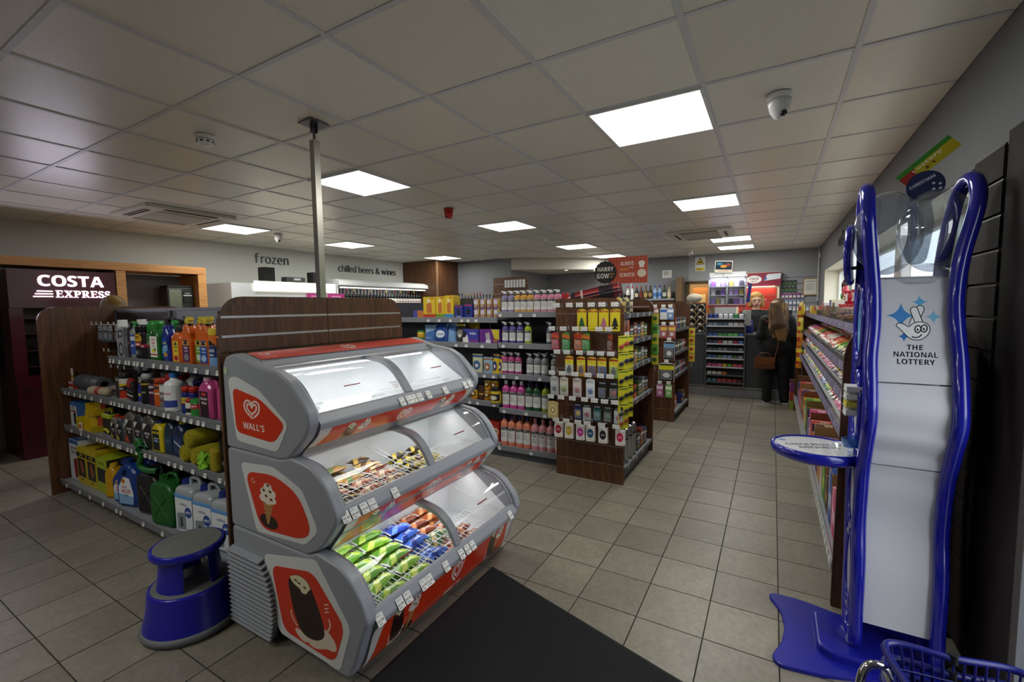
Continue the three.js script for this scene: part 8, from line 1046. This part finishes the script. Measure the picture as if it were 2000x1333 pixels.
  const bb = thing('store_lamp', 'small glowing bulb in the store room beyond the doorway', 'lamp', [-1.5, 2.3, -10.9]); part(bb, 'bulb', new THREE.SphereGeometry(0.05, 14, 10), mat(0xffffff, 0.5, { emissive: 0xffe0b0, emissiveIntensity: 3 })); part(bb, 'cord', cyl(0.006, 0.006, 0.3, 6), mBlack, [0, 0.195, 0]);
}
{ // spirits shelf, wine shelf, off-sales gondola
  const s = thing('spirits_shelf', 'grey wall shelf of spirit bottles left of the doorway', 'shelf', [-2.43, 0, -10.2]); [1.65, 1.25, 0.85, 0.45].forEach((y) => { part(s, 'shelf_board', box(1.2, 0.02, 0.3), mShelf, [0, y - 0.011, 0]); part(s, 'price_rail', box(1.2, 0.04, 0.006), mGrey, [0, y - 0.012, 0.153]); }); part(s, 'back', box(1.2, 1.8, 0.02), mGreyDark, [0, 0.9, -0.14]);
  [[0xd8d8d4, 0x9a1f24, '#e8e4da'], [0xe4e8ea, 0xb02a2a, '#eef0f2'], [0x1d1f22, 0xb83a2a, '#d8c8a0'], [0x4a2a1c, 0x8a3a24, '#7a2a22'], [0x6a5a3a, 0x5a3a1c, '#c8a85a'], [0x2a2a24, 0x3a2a20, '#b88a5a'], [0xa8c4e4, 0x3a5aa8, '#5a8ad0'], [0x9ab8e0, 0x2a4a98, '#4a78c4'], [0x3a4a3a, 0x20241f, '#d8d8d0'], [0xc8b48a, 0x9a7a3a, '#e8dcc0']].forEach(([c, cap, l], k) => put(glassBottle(0.04, 0.3, c, cap, lab('sp' + k, { bg: l, fine: ['#554', 0.4, 4] }), { name: 'spirit_bottle' }), `${ORD[k]} spirit bottle from the left on the wall shelf`, [-2.85 + k * 0.1, 1.651, -10.15], 0, 'spirit bottles'));
  const w = thing('wine_shelf', 'grey shelf unit of wine bottles by the walnut column', 'shelf', [-5.7, 0, -8.36]); [1.53, 1.1, 0.6, 0.15].forEach((y) => part(w, 'shelf_board', box(1.3, 0.02, 0.3), mShelf, [0, y - 0.011, 0])); part(w, 'back', box(1.3, 1.55, 0.02), mGrey, [0, 0.78, -0.16]); part(w, 'sides', merge([-0.64, 0.64].map((x) => moved(box(0.02, 1.5, 0.3), x, 0.75, 0))), mGrey);
  for (let i = 0; i < 15; i++) put(glassBottle(0.032, i > 8 ? 0.27 : 0.31, [0x1c1a18, 0x3a1c1a, 0x20261c][i % 3], [0x15151a, 0x9a8a2a, 0xa82a24][Math.floor(i / 3) % 3], null, { name: 'wine_bottle' }), `${i < 12 ? ORD[i] : ['thirteenth', 'fourteenth', 'fifteenth'][i - 12]} wine bottle from the left on the unit beside the column`, [-6.28 + i * 0.083, 1.532, -8.3], 0, 'wine bottles beside the column');
  const d = thing('off_sales_gondola', 'grey and walnut drinks gondola below the curved bulkhead', 'shelving unit', [-3.28, 0, -8.35]); part(d, 'body', box(2.1, 1.45, 0.5), mGreyDark, [0, 0.73, 0]); part(d, 'top', box(2.14, 0.03, 0.54), mWalnut, [0, 1.47, 0]);
  const sl = thing('drinks_slat_board', 'walnut slat board holding a row of small white packs below the bulkhead', 'display board', [-4.78, 0, -8.2]); slatEnd(sl, -5.2, -4.36, -8.2, 2.14, 0.12, 0, 0.2);
  for (let i = 0; i < 7; i++) single('white_pack', rbox(0.05, 0.16, 0.05, 0.004), mat(0xd8d8d8, 0.4), `${ORD[i]} small white pack from the left on the walnut drinks board`, 'pack', [-4.86 + i * 0.07, 2.0, -8.155], [0, 0, 0], 'white packs on the drinks board');
  [[0, 0], [1, 0], [2, 0], [3, 0], [0, 1], [1, 1]].forEach(([i, j], k) => single('red_can', memo('rcan', () => lathe([[0, 0], [0.03, 0], [0.036, 0.012], [0.036, 0.13], [0.028, 0.145], [0, 0.145]], 16)), mat(0x9a1a20, 0.25, { metalness: 0.4 }), `${ORD[k]} red drink can stacked on the off-sales gondola`, 'can', [-3.6 + i * 0.085, 1.487 + j * 0.146, -8.25], [0, 0, 0], 'red cans'));
  for (let i = 0; i < 7; i++) put(glassBottle(0.034, 0.28, 0xd8d4c4, [0xc8b06a, 0xe0e0e0][i % 2], null, { name: 'clear_bottle', mat: mat(0xd8d8cc, 0.1) }), `${ORD[i]} pale bottle with a foil top on the off-sales gondola`, [-3.2 + i * 0.085, 1.487, -8.25], 0, 'pale bottles');
  // hanging bakery sign above the stand
  const bs = cell('bakery', 420, 220, (g, w, h) => { F(g, '#b8452e', 0, 0, w, h); for (let i = 0; i < 12; i++) F(g, '#c25a3e', i * 36, 0, 18, h); T(g, 'ALWAYS', 205, 56, 44, '#f0e6d8', { sx: 0.85 }); T(g, 'BAKED', 178, 104, 34, '#d8a03a', { sx: 0.9 }); T(g, 'FROM', 250, 90, 16, '#f0e6d8'); T(g, 'SCRATCH', 205, 150, 44, '#f0e6d8', { sx: 0.85 }); O(g, '#f0ece0', 360, 60, 34, 22); F(g, '#f0ece0', 336, 60, 48, 34); O(g, '#ecdcc4', 360, 140, 46, 34); });
  const b = thing('bakery_sign', 'red striped bakery sign with a black scalloped roundel above the tartan blankets', 'sign', [-1.276, 1.735, -4.46]); part(b, 'board', box(0.39, 0.262, 0.008), mat(0xb8452e, 0.5), [0.02, 0.13, 0]); part(b, 'print', print(bs, 0.388, 0.26), bs.a.mat(), [0.02, 0.13, 0.0046]);
  const rd = cell('roundel', 150, 150, (g, w, h) => { F(g, '#1c1614', 0, 0, w, h); T(g, 'HARRY', 75, 54, 40, '#f2ece4', { sx: 0.85 }); T(g, 'GOW', 58, 98, 42, '#f2ece4', { sx: 0.85 }); T(g, '1979', 116, 88, 16, '#d8a03a'); T(g, '∞', 116, 106, 26, '#d8a03a'); });
  const sc = []; for (let i = 0; i < 32; i++) { const a = i / 32 * 2 * PI, r = i % 2 ? 0.108 : 0.118; sc.push([r * Math.cos(a), r * Math.sin(a)]); } part(b, 'roundel', printShape(roundPoly(sc, 0.01), 0.006, rd), rd.a.mat(), [-0.205, 0.115, 0.006]); part(b, 'stem', cyl(0.008, 0.008, 0.24, 8), mAlu, [0.05, -0.12, -0.01]);
}
{ // ================================================================ left wall: freezers, chillers, coffee machines
  const f = thing('upright_freezer', 'white upright freezer with a lit header under the frozen lettering', 'freezer', [-7.0, 0, -4.46]);
  part(f, 'cabinet', box(0.66, 1.9, 1.78), mat(0xcfd1d3, 0.4), [-0.02, 0.97, 0]); part(f, 'lit_header', box(0.03, 0.15, 1.42), mat(0xf4f0e2, 0.5, { emissive: 0xfff6dc, emissiveIntensity: 1.1 }), [0.335, 1.88, -0.14]); areaLight(-6.63, 1.88, -4.6, 1.4, 0.14, 3, 0xfff4d8, [-5, 1.7, -4.6]);
  for (const z of [0.28, -0.2, -0.64]) { const d = part(f, 'door', box(0.03, 1.55, 0.44), mat(0x9fa4a8, 0.3), [0.325, 0.95, z]); part(d, 'door_glass', box(0.006, 1.4, 0.36), mat(0x8d9498, 0.1), [0.017, 0, 0]); part(d, 'handle', cyl(0.01, 0.01, 0.5, 8), mAlu, [0.04, 0, 0.18]); }
  ['left', 'right'].forEach((s, k) => { const gc = lab('gcs' + k, { w: 120, h: 50, bg: '#a8347a', text: [['greeting', 0.35, 0.3, '#e8b8d4'], ['Cards', 0.7, 0.3, '#fff', 0.7]] }); part(f, 'card_sign', print(gc, 0.36, 0.14).clone().rotateY(PI / 2), gc.a.mat(), [0.36, 1.72, -0.45 - k * 0.4]); });
  const c = thing('drinks_chiller', 'long open white drinks chiller full of bottles under the beers and wines lettering', 'chiller', [-7.0, 0, -6.7]);
  part(c, 'cabinet', box(0.1, 1.95, 2.58), mWhite, [-0.3, 1.0, 0]); part(c, 'canopy', memo('canop', () => extr(shape([[-0.34, 1.92], [0.28, 1.92], [0.34, 1.95], [0.33, 2.02], [0.22, 2.06], [-0.34, 2.06]]), 2.6).translate(0, 0, -1.3)), mat(0xdddfe0, 0.35)); for (const s of [1, -1]) part(c, 'side', box(0.62, 1.95, 0.03), mWhite, [-0.03, 0.98, s * 1.29]); part(c, 'base', box(0.66, 0.35, 2.6), mat(0x9a9da2, 0.4), [0, 0.18, 0]);
  [0.55, 0.95, 1.3, 1.58].forEach((y) => part(c, 'shelf', box(0.45, 0.02, 2.54), mat(0xd4d6d8, 0.35), [0, y - 0.011, 0])); part(c, 'strip_lamp', box(0.03, 0.015, 2.4), mat(0xffffff, 0.5, { emissive: 0xffffff, emissiveIntensity: 2 }), [0.24, 1.91, 0]); areaLight(-6.76, 1.895, -6.7, 0.03, 2.4, 22, 0xfafcff, [-6.9, 1.2, -6.7]);
  const wl = lab('wnl', { bg: '#e6e4de', bands: [['#8a2a2a', 0.6, 0.75]] }), wp = [0x14181a, 0x1c2a1c, 0x2a1418].map((q, i) => glassBottle(0.036, 0.31, q, [0x101012, 0x9a2a24, 0xb8a04a][i], wl, { name: 'chilled_bottle' }));
  for (let i = 0; i < 27; i++) put(wp[[0, 0, 1, 0, 2][i % 5]], `${ord(i + 1)} chilled bottle from the near end on the top chiller shelf`, [-6.82, 1.582, -5.52 - i * 0.082], PI / 2, 'bottles on the top chiller shelf');
  const sp = proto('loudspeaker', 'speaker', (g) => { part(g, 'cabinet', rbox(0.17, 0.22, 0.17, 0.005), mat(0x121214, 0.6), [0, 0.11, 0]); part(g, 'grille', box(0.004, 0.2, 0.15), mat(0x0c0c0d, 0.9), [0.087, 0.11, 0]); });
  put(sp, 'black loudspeaker under the frozen lettering', [-6.82, 1.957, -4.18]); put(sp, 'black loudspeaker nearer the steel pole on top of the freezer', [-6.82, 1.957, -5.05], 0, undefined, [1, 0.86, 1.3]);
  const ra = thing('radio', 'dark grey radio with an aerial between two loudspeakers', 'radio', [-6.82, 1.957, -4.63]); part(ra, 'body', rbox(0.14, 0.09, 0.34, 0.01), mat(0x2a2b2e, 0.45), [0, 0.045, 0]); part(ra, 'display', box(0.002, 0.03, 0.12), mat(0xa8acb0, 0.3), [0.071, 0.055, -0.02]); part(ra, 'aerial', bar([0, 0.09, 0.13], [0, 0.24, 0.1], 0.002), mAlu);
  const let3 = (s, nm, label, y, z, size) => { const w = thing(nm, label, 'sign', [-7.398, y, z]); s.split('').reduce((q, ch) => { if (ch === ' ') return q - size * 0.35; const g = text3(ch, size, 0.012, fontR), b = g.boundingBox; part(w, 'letter', g.clone().rotateY(PI / 2), mat(0x1f2124, 0.4), [0, 0, q]); return q - (b.max.x - b.min.x) - size * 0.13; }, 0); };
  let3('frozen', 'frozen_lettering', 'dark raised frozen lettering on the left wall', 2.3, -4.34, 0.15); let3('chilled beers & wines', 'chilled_lettering', 'dark raised chilled beers and wines lettering on the left wall', 2.26, -5.98, 0.125);
  // pale oak surround with coffee machines
  const o = thing('oak_surround', 'pale oak frame built round the coffee machines', 'surround', [-6.9, 0, -1.9]); const ob = (y, h, z, d, w = 0.54) => part(o, 'board', box(w, h, d, true), mOak, [0, y, z + 1.9]);
  ob(2.05, 0.09, -1.65, 3.14); ob(1.0, 2.0, -2.3, 0.09); ob(1.0, 2.0, -3.17, 0.1); ob(1.0, 2.0, -0.12, 0.09); ob(1.3, 0.04, -2.74, 0.78); part(o, 'niche_back', box(0.02, 2.0, 0.8), mat(0x77797c, 0.6), [-0.25, 1.0, -0.84]); part(o, 'niche_base', box(0.5, 1.27, 0.78), mOak, [0, 0.64, -0.84]);
  const red = 0x4a0f1f;
  [[-1.815, 'right-hand'], [-0.74, 'left-hand']].forEach(([z, s], k) => {
    const m = thing('coffee_machine', `${s} burgundy self-service coffee machine with a lit white name`, 'coffee machine', [-6.92, 0, z]);
    part(m, 'lower_cabinet', box(0.6, 0.86, 0.86), mat(red, 0.3), [0, 0.43, 0]); part(m, 'upper_cabinet', box(0.56, 0.4, 0.86), mat(red, 0.3), [0, 1.77, 0]); part(m, 'rear_cabinet', box(0.25, 0.72, 0.86), mat(0x2a1418, 0.4), [-0.16, 1.22, 0]); for (const q of [1, -1]) part(m, 'cheek', box(0.5, 0.72, 0.1), mat(red, 0.3), [0, 1.22, q * 0.38]);
    const lt = lab('costal', { w: 240, h: 200, bg: '#3c0c1a', text: [['FRESH', 0.16, 0.2, '#c8a070'], ['BEANS', 0.4, 0.2, '#c8a070'], ['fresh', 0.62, 0.18, '#c8a070'], ['milk.', 0.82, 0.18, '#c8a070']] }); part(m, 'front_print', print(lt, 0.8, 0.66).clone().rotateY(PI / 2), lt.a.mat(0.35), [0.3015, 0.42, 0]);
    for (const y of [0.95, 1.12, 1.3, 1.46]) part(m, 'cup_shelf', box(0.26, 0.012, 0.64), mat(0x3a1a20, 0.35), [0.08, y, 0]); for (const [y, zz, c] of [[1.15, -0.2, 0xe0dcd4], [1.15, 0.05, 0xb8a060], [0.98, 0.1, 0xd8d4cc], [1.32, 0.0, 0xd0b060], [0.98, -0.2, 0xa8322e]]) part(m, 'cup_stack', cyl(0.04, 0.032, 0.09, 14), mat(c, 0.5), [0.14, y + 0.045, zz]);
    const lm = mat(0xffffff, 0.5, { emissive: 0xf2ecff, emissiveIntensity: 3 }), letters = (str, size, y, zc, fnt, sx = 1) => { const ws = []; let W = 0; for (const ch of str) { const g = text3(ch, size, 0.008, fnt), b = g.boundingBox, w = (b.max.x - b.min.x) * sx; ws.push([g, w, b.min.x]); W += w + size * 0.1; } let q = zc + W / 2; for (const [g, w, mx] of ws) { part(m, 'lit_letter', g.translate(-mx, 0, 0).scale(sx, 1, 1).rotateY(PI / 2), lm, [0.281, y, q]); q -= w + size * 0.1; } };
    letters('COSTA', 0.115, 1.8, -0.06, font, 1.1); letters('EXPRESS', 0.075, 1.68, -0.15, fontS, 0.95); for (let j = 0; j < 3; j++) part(m, 'lit_bar', box(0.008, 0.011, 0.12 + j * 0.015), lm, [0.284, 1.745 - j * 0.028, 0.165 + j * 0.007]);
    areaLight(-6.62, 1.8, z, 0.56, 0.2, 7, 0xf0e8ff, [-5, 1.8, z]);
  });
  const gr = thing('coffee_grinder', 'steel and black hot drinks dispenser standing in the oak niche', 'dispenser', [-6.86, 1.322, -2.95]); part(gr, 'body', rbox(0.24, 0.5, 0.3, 0.01), mat(0x2a2a2c, 0.4), [0, 0.25, 0]); part(gr, 'steel_front', box(0.01, 0.44, 0.14), metal(0xb8b4ac, 0.2), [0.122, 0.26, 0.06]); const gd = lab('grd', { bg: '#1a1a1c', bands: [['#d8d8d8', 0.3, 0.4]], text: [['TCHIBO', 0.15, 0.12, '#ddd']] }); part(gr, 'display', print(gd, 0.1, 0.14).clone().rotateY(PI / 2), gd.a.mat(), [0.1285, 0.38, -0.08]); part(gr, 'top_lid', rbox(0.22, 0.03, 0.28, 0.008), mBlack, [0, 0.515, 0]);
}
{ // ================================================================ ceiling fittings
  const ac = (x, z, turn, s) => { const t = thing('air_conditioner', s + ' cream ceiling cassette air conditioner', 'air conditioner', [x, CEIL, z], turn), m = mat(0xd9d4c2, 0.5); const sh = roundPoly([[-0.43, -0.43], [0.43, -0.43], [0.43, 0.43], [-0.43, 0.43]], 0.03); part(t, 'panel', extr(sh, 0.022, 0.006, 2).rotateX(PI / 2), m, [0, -0.002, 0]); part(t, 'return_grille', box(0.5, 0.008, 0.5), mat(0xbdb8aa, 0.6), [0, -0.034, 0]); for (let k = 0; k < 14; k++) part(t, 'grille_slat', box(0.48, 0.004, 0.01), mat(0xcfcabc, 0.5), [0, -0.0395, -0.22 + k * 0.034]); for (const [px, pz, w, d] of [[0, 0.345, 0.5, 0.06], [0, -0.345, 0.5, 0.06], [0.345, 0, 0.06, 0.5], [-0.345, 0, 0.06, 0.5]]) { part(t, 'outlet', box(w, 0.004, d), mat(0x1d1c1a, 0.7), [px, -0.0292, pz]); part(t, 'louvre_flap', box(w * (w > d ? 1 : 0.6), 0.004, d * (w > d ? 0.6 : 1)), m, [px * 1.06, -0.036, pz * 1.06], [w > d ? 0.4 * Math.sign(pz) : 0, 0, w > d ? 0 : -0.4 * Math.sign(px)]); } };
  ac(-5.69, -2.49, 0, 'near left'); ac(-0.95, -7.28, 0, 'far');
  const det = proto('smoke_detector', 'smoke detector', (g) => { part(g, 'base', cyl(0.055, 0.055, 0.02, 24), mat(0xf4f3ef, 0.4), [0, -0.011, 0]); part(g, 'body', memo('detb', () => lathe([[0, -0.058], [0.03, -0.056], [0.046, -0.038], [0.05, -0.022], [0, -0.02]], 24)), mat(0xf4f3ef, 0.4)); for (let k = 0; k < 9; k++) { const a = k / 9 * 2 * PI; part(g, 'vent_slot', box(0.014, 0.009, 0.003), mBlack, [0.0465 * Math.sin(a), -0.037, 0.0465 * Math.cos(a)], [0, a, 0]); } });
  put(det, 'white smoke detector nearest the camera on the ceiling', [-2.993, CEIL, -1.497]); put(det, 'white smoke detector farther back on the ceiling', [-2.993, CEIL, -6.226]);
  const rs = thing('fire_sounder', 'red fire alarm sounder on the ceiling', 'alarm', [-3.015, CEIL, -3.883]); part(rs, 'base', cyl(0.05, 0.05, 0.03, 24), mat(0xa81a16, 0.4), [0, -0.016, 0]); part(rs, 'horn', memo('horn', () => lathe([[0.0, -0.1], [0.034, -0.1], [0.042, -0.09], [0.046, -0.03], [0, -0.03]], 20)), mat(0xb01c18, 0.4)); part(rs, 'lens', box(0.03, 0.02, 0.006), mat(0x5a0f0c, 0.3), [0, -0.09, 0.04]);
  const dome = proto('security_camera', 'camera', (g) => { part(g, 'collar', cyl(0.055, 0.052, 0.025, 28), mWhite, [0, -0.0135, 0]); part(g, 'shell', memo('dsh', () => lathe([[0, -0.115], [0.02, -0.11], [0.04, -0.08], [0.05, -0.045], [0.051, -0.025], [0, -0.024]], 28)), mat(0xdcdcdc, 0.2)); part(g, 'eye', new THREE.SphereGeometry(0.016, 12, 8), mat(0x17181a, 0.1), [0.018, -0.094, 0.022]); });
  put(dome, 'large white security camera dome on the ceiling to the right', [0.0, CEIL, -2.727], 0, undefined, 1.05); put(dome, 'white security camera dome left of the steel pole', [-5.979, CEIL, -3.861], 0.6); put(dome, 'white security camera dome just beside the steel pole', [-5.823, CEIL, -4.363], 0.4, undefined, 0.9); put(dome, 'small white security camera above the counter', [-1.407, CEIL, -9.333], 0, undefined, 1);
}
for (const a of atlases) a.t.needsUpdate = true;
renderer.render(scene, camera);
